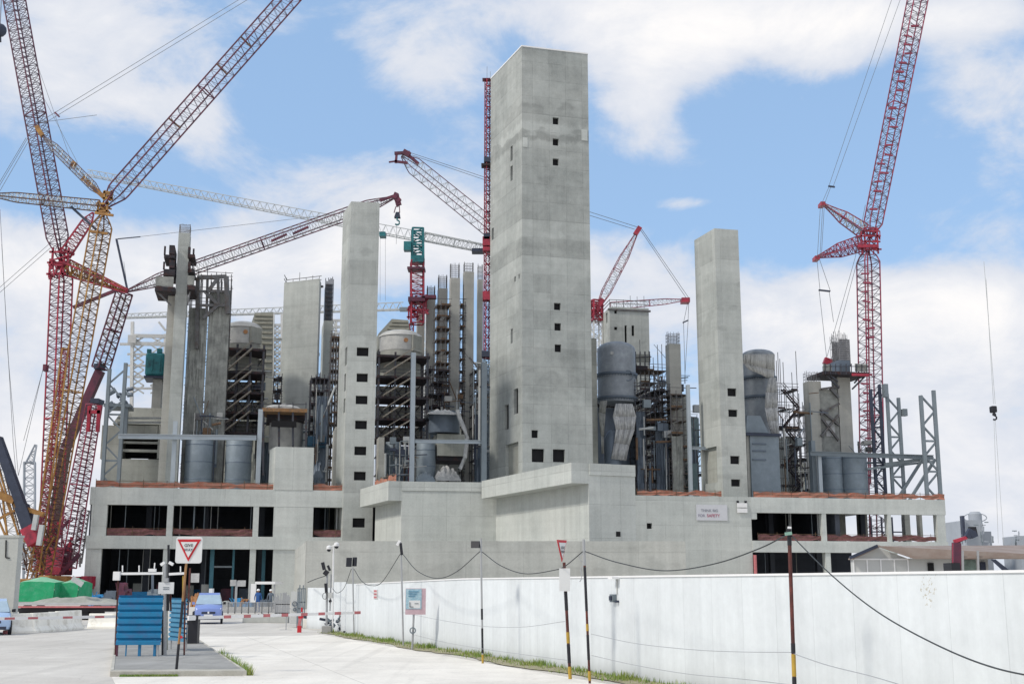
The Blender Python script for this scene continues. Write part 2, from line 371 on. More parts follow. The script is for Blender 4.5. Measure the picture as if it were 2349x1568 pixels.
# ============================================================ SETTING
def flat_mat(name, c, c2, sc1, sc2, cracks=.5, rough=.9, joints=0):
    m, nt, b = mat_new(name); k = NT(nt); geo = k.n('ShaderNodeNewGeometry'); P = geo.outputs['Position']
    a = k.noise(P, sc1, 5, .6, dist=.8); f = k.noise(P, sc2, 6, .7); g = k.noise(P, 14, 3, .7)
    r = k.n('ShaderNodeMapRange'); r.inputs['From Min'].default_value = .35; r.inputs['From Max'].default_value = .65; k.l(a, r.inputs[0])
    mix = k.n('ShaderNodeMix', data_type='RGBA'); mix.inputs['A'].default_value = (*c, 1); mix.inputs['B'].default_value = (*c2, 1); k.l(r.outputs[0], mix.inputs['Factor'])
    v = k.m('ADD', 1, k.m('ADD', k.m('MULTIPLY', k.m('SUBTRACT', f, .5), .35), k.m('MULTIPLY', k.m('SUBTRACT', g, .5), .35)))
    vo = k.n('ShaderNodeTexVoronoi', feature='DISTANCE_TO_EDGE'); vo.inputs['Scale'].default_value = .28
    dn = k.n('ShaderNodeTexNoise'); dn.inputs['Scale'].default_value = 1.2; k.l(P, dn.inputs['Vector'])
    va = k.n('ShaderNodeVectorMath', operation='ADD'); k.l(P, va.inputs[0]); k.l(dn.outputs['Color'], va.inputs[1]); k.l(va.outputs[0], vo.inputs['Vector'])
    cr = k.n('ShaderNodeMapRange'); cr.inputs['From Min'].default_value = 0; cr.inputs['From Max'].default_value = .006; cr.inputs['To Min'].default_value = 1 - .3 * cracks; cr.inputs['To Max'].default_value = 1; k.l(vo.outputs[0], cr.inputs[0])
    v = k.m('MULTIPLY', v, cr.outputs[0])
    sm = k.noise(P, 1.0, 3, .6, mscale=(.9, .12, 1)); v = k.m('MULTIPLY', v, k.m('ADD', 1, k.m('MULTIPLY', k.m('SUBTRACT', sm, .5), .22)))
    spx = k.n('ShaderNodeSeparateXYZ'); k.l(P, spx.inputs[0])
    if joints:
        for ax_, o_ in ((0, .3), (1, .37)):
            q = k.m('ADD', k.m('MULTIPLY', spx.outputs[ax_], .953), k.m('MULTIPLY', spx.outputs[1 - ax_], .303 if ax_ == 0 else -.303)); fj = k.m('FRACT', k.m('DIVIDE', q, joints)); v = k.m('MULTIPLY', v, k.m('SUBTRACT', 1, k.m('MULTIPLY', k.m('LESS_THAN', fj, .035 / joints), .22)))
    tm_ = k.noise(P, 1.0, 2, .5, mscale=(1.6, .035, 1)); tr_ = k.n('ShaderNodeMapRange'); tr_.inputs['From Min'].default_value = .56; tr_.inputs['From Max'].default_value = .64; k.l(tm_, tr_.inputs[0])
    v = k.m('MULTIPLY', v, k.m('SUBTRACT', 1, k.m('MULTIPLY', k.m('MULTIPLY', tr_.outputs[0], f), .16)))
    so_ = k.noise(P, .55, 4, .6, dist=1.2); sr_ = k.n('ShaderNodeMapRange'); sr_.inputs['From Min'].default_value = .66; sr_.inputs['From Max'].default_value = .72; k.l(so_, sr_.inputs[0]); v = k.m('MULTIPLY', v, k.m('SUBTRACT', 1, k.m('MULTIPLY', sr_.outputs[0], .14)))
    vm = k.n('ShaderNodeVectorMath', operation='SCALE'); k.l(mix.outputs['Result'], vm.inputs[0]); k.l(v, vm.inputs['Scale']); k.l(vm.outputs[0], b.inputs['Base Color'])
    b.inputs['Roughness'].default_value = rough; b.inputs['Specular IOR Level'].default_value = .2
    bp = k.n('ShaderNodeBump'); bp.inputs['Strength'].default_value = .35; bp.inputs['Distance'].default_value = .02; k.l(g, bp.inputs['Height']); k.l(bp.outputs[0], b.inputs['Normal'])
    return m
M['ground'] = flat_mat('dusty_ground', (.47, .45, .41), (.55, .53, .49), .12, .7)
M['road'] = flat_mat('worn_pale_asphalt', (.50, .48, .445), (.60, .58, .54), .2, 1.5)
M['apron'] = flat_mat('pale_concrete_paving', (.66, .635, .585), (.76, .735, .68), .22, 1.1, .5, joints=5.2)
M['island'] = flat_mat('grey_island_paving', (.27, .27, .26), (.35, .35, .34), .6, 2)
M['kerb'] = flat_mat('kerb_concrete', (.50, .49, .45), (.36, .35, .30), .8, 3)

def sheet(name, pts, z, mat):
    mb = MB(); mb.q([(p[0], p[1], z) for p in pts]); return one(name, mb, mat, None, None, kind='structure')
S = 4000
o = sheet('ground', [(-S, -300), (S, -300), (S, S), (-S, S)], 0, M['ground'])
a1 = G(-200, 1455); a2 = G(735, 1455); a3 = G(900, 1380)
sheet('road', [(-60, 4), (-2, 4), G(735, 1448), G(640, 1432), G(480, 1400), (-10, 130), (-34, 130), (-34, 60), (-60, 52)], .004, M['road'])

# wall line in plan (white boundary wall)
W1, W2 = G(815, 1458), G(1500, 1567)
wd = (W2 - W1).normalized()
W3 = W1 + wd * 60
wn_ = Vector((wd.y, -wd.x, 0)); wn_ = wn_ if wn_.dot(Vector((0, -1, 0))) > 0 else -wn_      # towards the camera side
def wallpt(s, off=0): p = W1 + wd * s + wn_ * off; return (p.x, p.y)
ap = [G(330, 1700), G(256, 1552), G(560, 1552), G(452, 1470), G(430, 1459), G(560, 1459), G(700, 1457), wallpt(-2, 1.0), wallpt(60, 1.0), (10, 3), (-6, 3)]
sheet('paving', ap, .008, M['apron'])

# white boundary wall -------------------------------------------------------
m, nt, b = mat_new('whitewashed_ribbed_wall'); k = NT(nt); geo = k.n('ShaderNodeNewGeometry'); P_ = geo.outputs['Position']
a = k.noise(P_, .5, 5, .6); st = k.noise(P_, 1.0, 5, .65, mscale=(2.2, 2.2, .12)); f = k.noise(P_, 5, 5, .7)
sp = k.n('ShaderNodeSeparateXYZ'); k.l(P_, sp.inputs[0])
su = k.m('ADD', k.m('MULTIPLY', sp.outputs[0], wd.x), k.m('MULTIPLY', sp.outputs[1], wd.y))
pf = k.m('FRACT', k.m('DIVIDE', su, 1.15)); sl_ = k.m('LESS_THAN', pf, .012)
pn = k.n('ShaderNodeTexWhiteNoise', noise_dimensions='1D'); k.l(k.m('FLOOR', k.m('DIVIDE', su, 1.15)), pn.inputs['W'])
bt = k.m('SUBTRACT', 1, k.m('DIVIDE', sp.outputs[2], .5), clamp=True)
v = k.m('ADD', 1, k.m('ADD', k.m('MULTIPLY', k.m('SUBTRACT', a, .5), .26), k.m('ADD', k.m('MULTIPLY', k.m('SUBTRACT', st, .5), .30), k.m('MULTIPLY', k.m('SUBTRACT', f, .5), .20))))
v = k.m('ADD', v, k.m('MULTIPLY', k.m('SUBTRACT', pn.outputs[0], .5), .05)); v = k.m('SUBTRACT', v, k.m('MULTIPLY', sl_, .14))
v = k.m('SUBTRACT', v, k.m('MULTIPLY', k.m('MULTIPLY', bt, bt), k.m('MULTIPLY', f, .6)))
# old paint-flake stain near the right end
sc0 = Vector(PP(2128, 1352, W1, W3)); s0 = sc0.x; z0_ = sc0.y
ws = k.m('SUBTRACT', su, W1.dot(wd) + s0); wz = k.m('SUBTRACT', sp.outputs[2], z0_)
rr = k.m('ADD', k.m('POWER', k.m('DIVIDE', ws, .17), 2), k.m('POWER', k.m('DIVIDE', wz, .26), 2))
spn = k.noise(P_, 22, 4, .7); msk = k.m('GREATER_THAN', spn, k.m('ADD', .55, k.m('MULTIPLY', rr, .07)))
vm = k.n('ShaderNodeVectorMath', operation='SCALE'); vm.inputs[0].default_value = (.655, .69, .71); k.l(v, vm.inputs['Scale'])
mx2 = k.n('ShaderNodeMix', data_type='RGBA'); mx2.inputs['B'].default_value = (.40, .36, .27, 1); k.l(vm.outputs[0], mx2.inputs['A']); k.l(k.m('MULTIPLY', msk, .8), mx2.inputs['Factor'])
k.l(mx2.outputs['Result'], b.inputs['Base Color']); b.inputs['Roughness'].default_value = .75; b.inputs['Specular IOR Level'].default_value = .2
bp = k.n('ShaderNodeBump'); bp.inputs['Strength'].default_value = .3; bp.inputs['Distance'].default_value = .03; k.l(k.m('SUBTRACT', st, sl_), bp.inputs['Height']); k.l(bp.outputs[0], b.inputs['Normal'])
M['white_wall'] = m
ww = thing('boundary_wall', 'long whitewashed boundary wall running from the gate to the right edge', 'wall', (W1.x, W1.y, 0))
mb = MB(); N = 30
pts = []
for i in range(N + 1):
    s = (i / N) * 46
    p = W1 + wd * s
    pts.append((s, 2.10 + .16 * min(1, s / 14)))
for i in range(N):
    (s0_, h0), (s1_, h1) = pts[i], pts[i + 1]
    A, B, C, D = wallpt(s0_, 0), wallpt(s1_, 0), wallpt(s1_, -.2), wallpt(s0_, -.2)
    mb.hexa([(*A, 0), (*B, 0), (*C, 0), (*D, 0)], [(*A, h0), (*B, h1), (*C, h1), (*D, h0)])
obj('wall_panel', mb, m, ww)
mb = MB()
for i in range(N):
    (s0_, h0), (s1_, h1) = pts[i], pts[i + 1]
    A, B, C, D = wallpt(s0_, .025), wallpt(s1_, .025), wallpt(s1_, -.225), wallpt(s0_, -.225)
    mb.hexa([(*A, h0 + .001), (*B, h1 + .001), (*C, h1 + .001), (*D, h0 + .001)], [(*A, h0 + .04), (*B, h1 + .04), (*C, h1 + .04), (*D, h0 + .04)])
obj('coping', mb, M['white'], ww)
# stepped older wall at the gate end
wg = thing('gate_wall', 'short stepped white wall behind the camera poles at the gate', 'wall', tuple(G(760, 1446)))
mb = MB()
for (xa, xb, yt, yb) in ((703, 763, 1347, 1440), (763.3, 792, 1334, 1446), (792.3, 814.5, 1338, 1452)):
    A, B = G(xa, yb), G(xb, yb + 3); zt = zof((A.x + B.x) / 2, (A.y + B.y) / 2, yt)
    mb.prism([(A.x, A.y), (B.x, B.y), (B.x, B.y + .2), (A.x, A.y + .2)], 0, zt)
obj('wall_panel', mb, m, wg)

# sandy verge strip and grass along the foot of the wall
def vstrip(s0, s1, o0, o1, n=30, jag=.12):
    out, back = [], []
    for i in range(n + 1):
        s = s0 + (s1 - s0) * i / n
        out.append(wallpt(s, o1(s) + random.uniform(-jag, jag))); back.append(wallpt(s, o0))
    return out, back
out, back = vstrip(-4.0, 44, 0.03, lambda s: .75 + .15 * math.sin(s * .7), 60)
M['verge'] = flat_mat('dry_earth', (.25, .23, .15), (.33, .31, .21), 1.2, 5)
mb = MB()
for i in range(60):
    mb.q([(*out[i], .02), (*out[i + 1], .02), (*back[i + 1], .05), (*back[i], .05)])
one('verge', mb, M['verge'], None, None, kind='structure')
def grass_mat(name, c1, c2):
    m, nt, b = mat_new(name); k = NT(nt); geo = k.n('ShaderNodeNewGeometry')
    f = k.noise(geo.outputs['Position'], 1.3, 4, .7); mix = k.n('ShaderNodeMix', data_type='RGBA')
    rg = k.n('ShaderNodeMapRange'); rg.inputs['From Min'].default_value = .35; rg.inputs['From Max'].default_value = .65; k.l(f, rg.inputs[0])
    mix.inputs['A'].default_value = (*c1, 1); mix.inputs['B'].default_value = (*c2, 1); k.l(rg.outputs[0], mix.inputs['Factor']); k.l(mix.outputs['Result'], b.inputs['Base Color'])
    b.inputs['Roughness'].default_value = .8; return m
M['grass'] = grass_mat('verge_grass', (.12, .25, .035), (.30, .33, .09))
def blades(mb, x, y, z, h, w, lean=.5):
    a = random.uniform(0, 2 * math.pi); l = random.uniform(0, lean) * h; b = random.uniform(0, 6.28)
    dx, dy = math.cos(a) * w, math.sin(a) * w; lx, ly = math.cos(b) * l, math.sin(b) * l
    mb.q([(x - dx, y - dy, z), (x + dx, y + dy, z), (x + dx * .6 + lx * .5, y + dy * .6 + ly * .5, z + h * .6), (x - dx * .6 + lx * .5, y - dy * .6 + ly * .5, z + h * .6)])
    mb.q([(x - dx * .6 + lx * .5, y - dy * .6 + ly * .5, z + h * .6), (x + dx * .6 + lx * .5, y + dy * .6 + ly * .5, z + h * .6), (x + lx, y + ly, z + h)])
mb = MB()
for i in range(11000):
    s = random.uniform(-4, 36); dens_ = .5 + .5 * math.sin(s * 1.9) * math.sin(s * .63 + 1)
    if random.random() > .08 + .95 * dens_ * (.6 + .4 * math.sin(s * 4.7)): continue
    o_ = abs(random.gauss(.12, .28)); o_ = min(o_, .8)
    x, y = wallpt(s, o_ + .03); blades(mb, x, y, .02, random.uniform(.03, .10) * (1 + .9 * dens_) * (1.3 - o_), .012)
one('grass', mb, M['grass'], 'rough grass and weeds growing along the foot of the white wall', 'grass', kind='stuff')

# kerbed traffic island -----------------------------------------------------
isl = [G(252, 1551), G(566, 1549), G(455, 1472), G(428, 1468), G(264, 1470)]
ci = sum((Vector((p.x, p.y)) for p in isl), Vector((0, 0))) / 5
def inset(f): return [(ci.x + (p.x - ci.x) * f, ci.y + (p.y - ci.y) * f) for p in isl]
mb = MB(); mb.prism(inset(.95), 0, .115); one('island_pavement', mb, M['island'], None, None, kind='structure')
mb = MB(); o1, i1 = inset(1.0), inset(.952)
for i in range(5):
    j = (i + 1) % 5; mb.hexa([(*o1[i], 0), (*o1[j], 0), (*i1[j], 0), (*i1[i], 0)], [(*o1[i], .125), (*o1[j], .125), (*i1[j], .125), (*i1[i], .125)])
one('kerb', mb, M['kerb'], None, None, kind='structure', bevel=.01)
mb = MB()
for i in range(900):
    t = random.random(); p = Vector(o1[0]).lerp(Vector(o1[1]), .08 + .42 * t); blades(mb, p.x, p.y - random.uniform(0, .12), 0, random.uniform(.02, .07), .012)
for i in range(500):
    p = Vector(o1[1]).lerp(Vector(o1[2]), random.random() ** 2 * .5); blades(mb, p.x + random.uniform(0, .15), p.y, 0, random.uniform(.05, .30), .008, .7)
one('weeds', mb, M['grass'], 'weeds growing round the kerb of the traffic island', 'weeds', kind='stuff')

# ============================================================ PODIUM BUILDING
pod = thing('concrete_podium', 'long unfinished concrete building of two open storeys carrying the towers', 'building', tuple(LW(40, 0, 0)))
def U(x, y=1200, v=0): return PL(x, y, v)[0]
def Zf(x, y, v=0): return PL(x, y, v)[1]
Z3 = DECK; Z3b = Zf(300, 1157); Z2 = Zf(300, 1228); Z2b = Zf(300, 1257.5)
uL, uR = 0.0, U(2169, 1170)
uTL, uTR = U(789, 1180), U(861, 1180)     # slim stair tower stands in the front here
uB0, uB1 = U(862, 1180), U(1457, 1180)    # cast block in the middle
uC0, uC1 = U(1457, 1180), U(1724, 1200)   # solid wall with banner
T = 1.0
mb = MB(); mb.lb(uL, uTL - .05, 0, T, Z3b, Z3); obj('edge_beam', mb, M['podium'], pod)
mb = MB(); mb.lb(uC1, uR, 0, T, Z3b, Z3); obj('edge_beam', mb, M['podium'], pod)
mb = MB(); mb.lb(uL - .15, U(703, 1240) + .5, -.12, T, Z2b, Z2); obj('edge_beam', mb, M['podium'], pod)
mb = MB(); mb.lb(U(703, 1240) + .5, uTL - .05, -.12, T, Z2b - 1, Z2); obj('edge_beam', mb, M['podium'], pod)
mb = MB(); mb.lb(uC1, uR, -.12, T, Z2b, Z2); obj('edge_beam', mb, M['podium'], pod)
def colm(x0, x1, lo, hi, name='column'):
    mb = MB(); u0, u1 = U(x0), U(x1)
    mb.lb(u0, u1, .03, T, lo, hi); obj(name, mb, M['podium'], pod)
for x0, x1 in ((208, 244), (382, 396), (580, 593)): colm(x0, x1, Z2, Z3b)
for x0, x1 in ((201, 237), (378, 392), (576, 590)): colm(x0, x1, 0, Z2b)
colm(627, 718, Z2, Z3b, 'wall_panel'); colm(629, 706, 0, Z2b, 'wall_panel')
for x0, x1 in ((1886, 1896), (2037, 2045), (2150, 2169)): colm(x0, x1, Z2, Z3b)
for x0, x1 in ((1890, 1902), (2045, 2055), (2150, 2171)): colm(x0, x1, 0, Z2b)
colm(1724.2, 1737, Zf(1730, 1190), Z3b, 'wall_panel')
# solid wall between block and right bays (small window)
mb = MB(); a, b2 = LW(uC0, 0.02, 0), LW(uC1, .02, 0)
w0, w1 = U(1484, 1206) - uC0, U(1496, 1206) - uC0
mb.holed(a, b2, 0, Z3, [(w0, w1, Zf(1490, 1212), Zf(1490, 1199))], .5)
mb.q([LW(uC0, .02, Z3), LW(uC1, .02, Z3), LW(uC1, 1, Z3), LW(uC0, 1, Z3)])
obj('wall_panel', mb, M['bastion'], pod)
mb = MB(); mb.lb(U(1484, 1206), U(1496, 1206), .53, .6, Zf(1490, 1212), Zf(1490, 1199)); obj('window', mb, M['hole'], pod)
# floors, rear walls, inner columns
mb = MB(); mb.lb(uL, uR, T, 62, Z3 - .7, Z3 - .01); obj('roof_deck', mb, M['podium'], pod)
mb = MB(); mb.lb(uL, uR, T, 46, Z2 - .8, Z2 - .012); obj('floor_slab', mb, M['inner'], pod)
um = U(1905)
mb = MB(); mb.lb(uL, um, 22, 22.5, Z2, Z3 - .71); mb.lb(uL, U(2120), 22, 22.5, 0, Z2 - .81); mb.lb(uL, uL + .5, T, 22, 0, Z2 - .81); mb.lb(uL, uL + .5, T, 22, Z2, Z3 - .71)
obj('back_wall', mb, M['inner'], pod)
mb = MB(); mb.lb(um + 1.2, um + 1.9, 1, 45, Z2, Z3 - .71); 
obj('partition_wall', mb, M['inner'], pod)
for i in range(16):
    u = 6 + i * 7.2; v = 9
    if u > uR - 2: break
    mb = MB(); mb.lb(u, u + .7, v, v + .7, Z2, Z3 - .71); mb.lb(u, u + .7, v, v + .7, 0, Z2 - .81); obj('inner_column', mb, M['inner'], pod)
for x0, x1 in ((1925, 1940), (1972, 1990), (2076, 2088), (2110, 2116)):
    mb = MB(); u0, u1 = PL(x0, 1200, 18)[0], PL(x1, 1200, 18)[0]; mb.lb(u0, u1, 18, 19, Z2, Z3 - .71); obj('inner_column', mb, M['dim'], pod)
mb = MB(); u0 = PL(2000, 1200, 30)[0]
for z in (Z2 + 1.2, Z2 + 2.6): mb.lb(u0, u0 + 6, 30, 30.3, z, z + .2)
for q in range(4): mb.lb(u0 + q * 1.9, u0 + q * 1.9 + .2, 30.3, 30.6, Z2, Z3 - .71)
obj('inner_frame', mb, M['dark_steel'], pod)
# blue steel columns standing in the ground-floor bays
for n, (x0, x1) in enumerate(((480.6, 490), (532, 537), (600, 608))):
    mb = MB(); u0, u1 = PL(x0, 1310, 3)[0], PL(x1, 1310, 3)[0]; mb.lb(u0, u1, 3, 3.5, 0, Z2 - .81)
    obj('steel_column', mb, simple('teal_column', (.05, .17, .23), .5, var=.2), pod)
mb = MB(); mb.lb(PL(490, 1299, 3)[0], PL(532, 1299, 3)[0], 3.1, 3.4, Zf(510, 1301, 3), Zf(510, 1297, 3)); obj('steel_beam', mb, M['steel'], pod)
rp = random.Random(19)
for i in range(34):
    x = rp.choice((rp.uniform(248, 380), rp.uniform(400, 578), rp.uniform(722, 786), rp.uniform(1740, 1884))); v = rp.uniform(1.6, 7); up_ = rp.random() < .6
    u_ = PL(x, 1200 if up_ else 1310, v)[0]; mb = MB(); z_ = Z2 if up_ else 0
    mb.bar(LW(u_, v, z_), LW(u_, v, (Z3 - .71) if up_ else (Z2 - .81)), rp.choice((.09, .12, .2)), None, 6); obj('prop', mb, M[rp.choice(('steel', 'silver', 'dim', 'tank'))], pod)
for i in range(12):
    x = rp.choice((rp.uniform(248, 370), rp.uniform(400, 560))); v = rp.uniform(3, 12); u_ = PL(x, 1340, v)[0]; w_ = rp.uniform(.8, 2.2); mb = MB(); mb.lb(u_, u_ + w_, v, v + 1, 0, rp.uniform(.6, 2.4)); obj('stored_box', mb, M[rp.choice(('dim', 'vesseld', 'blue_sheet', 'maroon', 'retain'))], pod)
# red pipe down the right bays
mb = MB(); mb.tube(LW(U(1727), -.3, 0), LW(U(1727), -.3, Zf(1727, 1272)), .22, 10); one('downpipe', mb, M['fadered'], 'faded red vertical pipe beside the lower right opening', 'pipe')

# safety netting ------------------------------------------------------------
def netting(pts, z, h, label, group, posts=True, mat='orange'):
    """pts: world xy polyline"""
    r = thing('safety_net', label, 'netting', (pts[0][0], pts[0][1], z), group)
    mb = MB(); pm = MB()
    for (a, b_) in zip(pts[:-1], pts[1:]):
        a, b_ = Vector(a), Vector(b_); L = (b_ - a).length; n = max(2, int(L / .9)); e = (b_ - a) / n; nn = Vector((-e.y, e.x)).normalized()
        prev = None
        for i in range(n + 1):
            p = a + e * i; hh = h * random.uniform(.68, 1.05); lo = random.choice((0, 0, .1, .25, .4)) * h * random.random(); off = random.uniform(-.12, .12)
            cur = [(p.x + nn.x * off, p.y + nn.y * off, z + lo), (p.x, p.y, z + h * .5 * random.uniform(.9, 1.1)), (p.x + nn.x * off, p.y + nn.y * off, z + hh)]
            if prev:
                mb.q([prev[0], cur[0], cur[1], prev[1]]); mb.q([prev[1], cur[1], cur[2], prev[2]])
            prev = cur
            if i % 3 == 0 and posts: pm = MB(); pm.tube((p.x, p.y, z), (p.x, p.y, z + h * random.uniform(1.05, 1.3)), .035, 5); obj('post', pm, M['deckb'], r)
        for q in (.45, .97): pm = MB(); pm.bar((*a, z + h * q), (*b_, z + h * q), .05, .05); obj('rail', pm, M['deckb'], r)
    obj('net', mb, M[mat], r)
def un(x, y=1125, v=.5): return LW(PL(x, y, v)[0], v, 0).xy
GN = 'safety netting along the slab edges'
hN = .85
netting([un(219), un(400), un(630)], Z3, hN, 'long red-orange safety netting on the roof edge at the left end', GN)
netting([un(719), un(788)], Z3, hN * 1.1, 'short red-orange roof netting between the small block and the slim tower', GN)
netting([un(1461), un(1655)], Z3, hN * .95, 'bright orange roof netting right of the cast concrete block', GN)
netting([un(1728), un(1900), un(2165)], Z3, hN, 'sagging orange roof netting at the right end below the steel frames', GN)
for x0, x1, lb in ((245, 381, 'dusty pink netting in the leftmost upper opening'), (397, 579, 'dusty pink netting in the widest upper opening on the left'), (719, 787, 'red netting in the tall dark opening beside the slim tower'),
                   (1738, 1885, 'dull red netting in the first upper opening on the right'), (1897, 2036, 'dull red netting in the middle upper opening on the right'), (2046, 2149, 'dull red netting in the last upper opening with sky behind')):
    netting([un(x0, 1218), un(x1, 1218)], Z2, .95, lb, 'safety netting in the storey openings', mat='netdull')

# small concrete block on the roof edge
u0, u1, z0, z1 = LR(630.5, 719, 1025, 1118, -.02)
mb = MB(); e0 = PL(618, 1050, 5)[0]
mb.prism([LW(u0, -.06, 0)[:2], LW(u1, -.06, 0)[:2], LW(u1, 4, 0)[:2], LW(e0, 4, 0)[:2]], Z3, z1)
one('concrete_block', mb, M['bastion'], 'pale box-shaped concrete block standing on the left roof edge', 'concrete block')

# ---------------------------------------------------------------- towers
def tower(name, label, Lp, Fp, Rp, vF, z0, mat, front, left, cat='tower', wlab=None, cap=True):
    uf, zt = PL(Fp[0], Fp[1], vF); F = LW(uf, vF, 0); Lw = PZ(*Lp, zt); Rw = PZ(*Rp, zt)
    F, Lw, Rw = Vector(F.xy), Vector(Lw.xy), Vector(Rw.xy); Bk = Lw + Rw - F
    r = thing(name, label, cat, (F.x, F.y, z0)); mb = MB(); hs = []; hl = []
    for (x0, x1, y0, y1) in front:
        xm, ym = (x0 + x1) / 2, (y0 + y1) / 2
        hs.append((PP(x0, ym, F.to_3d(), Rw.to_3d())[0], PP(x1, ym, F.to_3d(), Rw.to_3d())[0], PP(xm, y1, F.to_3d(), Rw.to_3d())[1], PP(xm, y0, F.to_3d(), Rw.to_3d())[1]))
    for (x0, x1, y0, y1) in left:
        xm, ym = (x0 + x1) / 2, (y0 + y1) / 2
        hl.append((PP(x0, ym, Lw.to_3d(), F.to_3d())[0], PP(x1, ym, Lw.to_3d(), F.to_3d())[0], PP(xm, y1, Lw.to_3d(), F.to_3d())[1], PP(xm, y0, Lw.to_3d(), F.to_3d())[1]))
    mb.holed(F, Rw, z0, zt, hs, .45); mb.holed(Lw, F, z0, zt, hl, .45); mb.holed(Rw, Bk, z0, zt, []); mb.holed(Bk, Lw, z0, zt, [])
    if cap: mb.q([(*F, zt), (*Rw, zt), (*Bk, zt), (*Lw, zt)])
    obj('shaft', mb, mat, r)
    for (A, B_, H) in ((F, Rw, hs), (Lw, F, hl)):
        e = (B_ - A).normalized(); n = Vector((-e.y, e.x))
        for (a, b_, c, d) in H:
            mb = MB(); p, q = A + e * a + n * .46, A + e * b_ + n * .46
            mb.prism([p, q, q + n * .1, p + n * .1], c, d); obj('window', mb, M['hole'] if (d - c) < 4 or (b_ - a) < 1 else M['dim'], r)  # back plate: black paints the unlit inside, large openings get plain concrete
    return r, F, Lw, Rw, zt
main, mF, mL, mR, mZ = tower('concrete_tower', 'tallest square concrete tower rising in the middle', (1126, 182), (1197, 107), (1348, 125), 2.0, 0, M['tower'],
    [(1268, 1281.5, 269.6, 285.7), (1268, 1281.5, 318, 334), (1268, 1281.5, 363.6, 379.7), (1271, 1286, 694.6, 710.8), (1272, 1287, 740.8, 758), (1272.5, 1287.5, 789.5, 807), (1219.5, 1234.3, 986, 1003.8), (1220, 1248.5, 1028.8, 1059.4), (1268.4, 1296, 1030, 1059.4)],
    [(1171, 1176, 335.4, 369), (1171, 1176, 380.5, 414.6), (1128, 1132.5, 523, 550), (1180, 1183, 634, 646), (1189.5, 1192, 628, 639), (1171.5, 1176, 753.7, 787), (1178.7, 1188.6, 891, 948.7), (1157, 1167, 927.7, 985), (1160, 1189, 1016, 1096)])
mb = MB(); nrm = (mR - mF).normalized(); bk = Vector((-nrm.y, nrm.x))
for s_ in (mF, mR): pass
c_ = [mF - nrm * .06 - bk * .06, mR + nrm * .06 - bk * .06, mR + nrm * .06 + (mL - mF), mL - nrm * .06]
mb.prism(c_, mZ + .002, mZ + .2); obj('coping', mb, M['white'], main)
e_ = (mR - mF)
for (a, b_, y0, y1) in ((1199, 1210, 315, 337), (1334, 1347.5, 297, 322)):
    s0_, zz1 = PP(a, (y0 + y1) / 2, mF.to_3d(), mR.to_3d()); s1_, _ = PP(b_, (y0 + y1) / 2, mF.to_3d(), mR.to_3d()); _, za = PP(a, y1, mF.to_3d(), mR.to_3d()); _, zb = PP(a, y0, mF.to_3d(), mR.to_3d())
    p, q = mF + nrm * s0_, mF + nrm * s1_; mb = MB(); mb.prism([p - bk * .05, q - bk * .05, q - bk * .003, p - bk * .003], za, zb); obj('repair_patch', mb, M['bastion'], main)

slimt, sF, sL, sR, sZ = tower('stair_tower', 'slim concrete stair tower with a single column of square windows, left of the tallest', (787, 490), (806, 462), (871, 465), -.5, 0, M['slim'],
    [(818.4, 845.3, 796.3, 816.4), (818, 843.6, 856, 875.7), (816, 843, 907, 926.5), (814.7, 841.5, 964, 983.7), (813, 840, 1023.4, 1043.3), (812, 838.8, 1081, 1101), (808.8, 836.7, 1187.4, 1209)],
    [(791.5, 796, 797, 837), (789.5, 793.5, 857.5, 896.4), (788, 792, 914, 946)])
rt, rF, rL, rR, rZ = tower('right_stair_tower', 'mid-height concrete tower with four square windows low on its face, right of the middle', (1592.5, 551), (1638.5, 523.6), (1693, 527.4), 1.4, 0, M['slim'],
    [(1669, 1689.5, 890, 908.5), (1671, 1692, 939, 955.5), (1675.5, 1697, 1045, 1063.7), (1677.4, 1698.4, 1098.6, 1115)], [(1611, 1645, 1026, 1108)])
rt.name = 'stair_tower.001'
bA, aF, aL, aR, aZ = tower('core_tower', 'shorter broad concrete core standing behind, between the white vessel and the slim tower', (652, 648), (657, 659), (737, 650), 32, DECK, M['slim'],
    [(724.6, 731, 670, 677), (724, 730, 712, 718), (722, 728.5, 808, 815), (720, 726.5, 853, 860)], [])
bB, bF, bL, bR, bZ = tower('core_tower.001', 'broad concrete core partly hidden behind the tallest tower on its right', (1381, 722), (1398.5, 703), (1488, 707), 34, DECK, M['slim'],
    [(1409, 1415, 712, 719), (1409, 1416, 749.5, 756.5), (1433, 1438, 746, 785), (1449, 1455, 746, 770)], [(1390, 1393.5, 717, 741)])
for (rr_, F_, R_, Lw_, zt_, lab) in ((bA, aF, aR, aL, aZ, ''), (bB, bF, bR, bL, bZ, '')):
    mb = MB(); e = (R_ - F_); n = e.length; e.normalize(); side = Lw_ - F_
    for h in (.6, 1.2): mb.bar((*F_, zt_ + h), (*R_, zt_ + h), .09); mb.bar((*F_, zt_ + h), (*Lw_, zt_ + h), .09)
    for i in range(int(n / 1.2) + 1): p = F_ + e * (i * 1.2); mb.bar((*p, zt_), (*p, zt_ + random.uniform(1.1, 2.2)), .07)
    mb.bar((*(F_ - e * .3), zt_ - .5), (*(R_ + e * .3), zt_ - .5), .35, .3)
    obj('edge_scaffold', mb, M['scaf'], rr_)

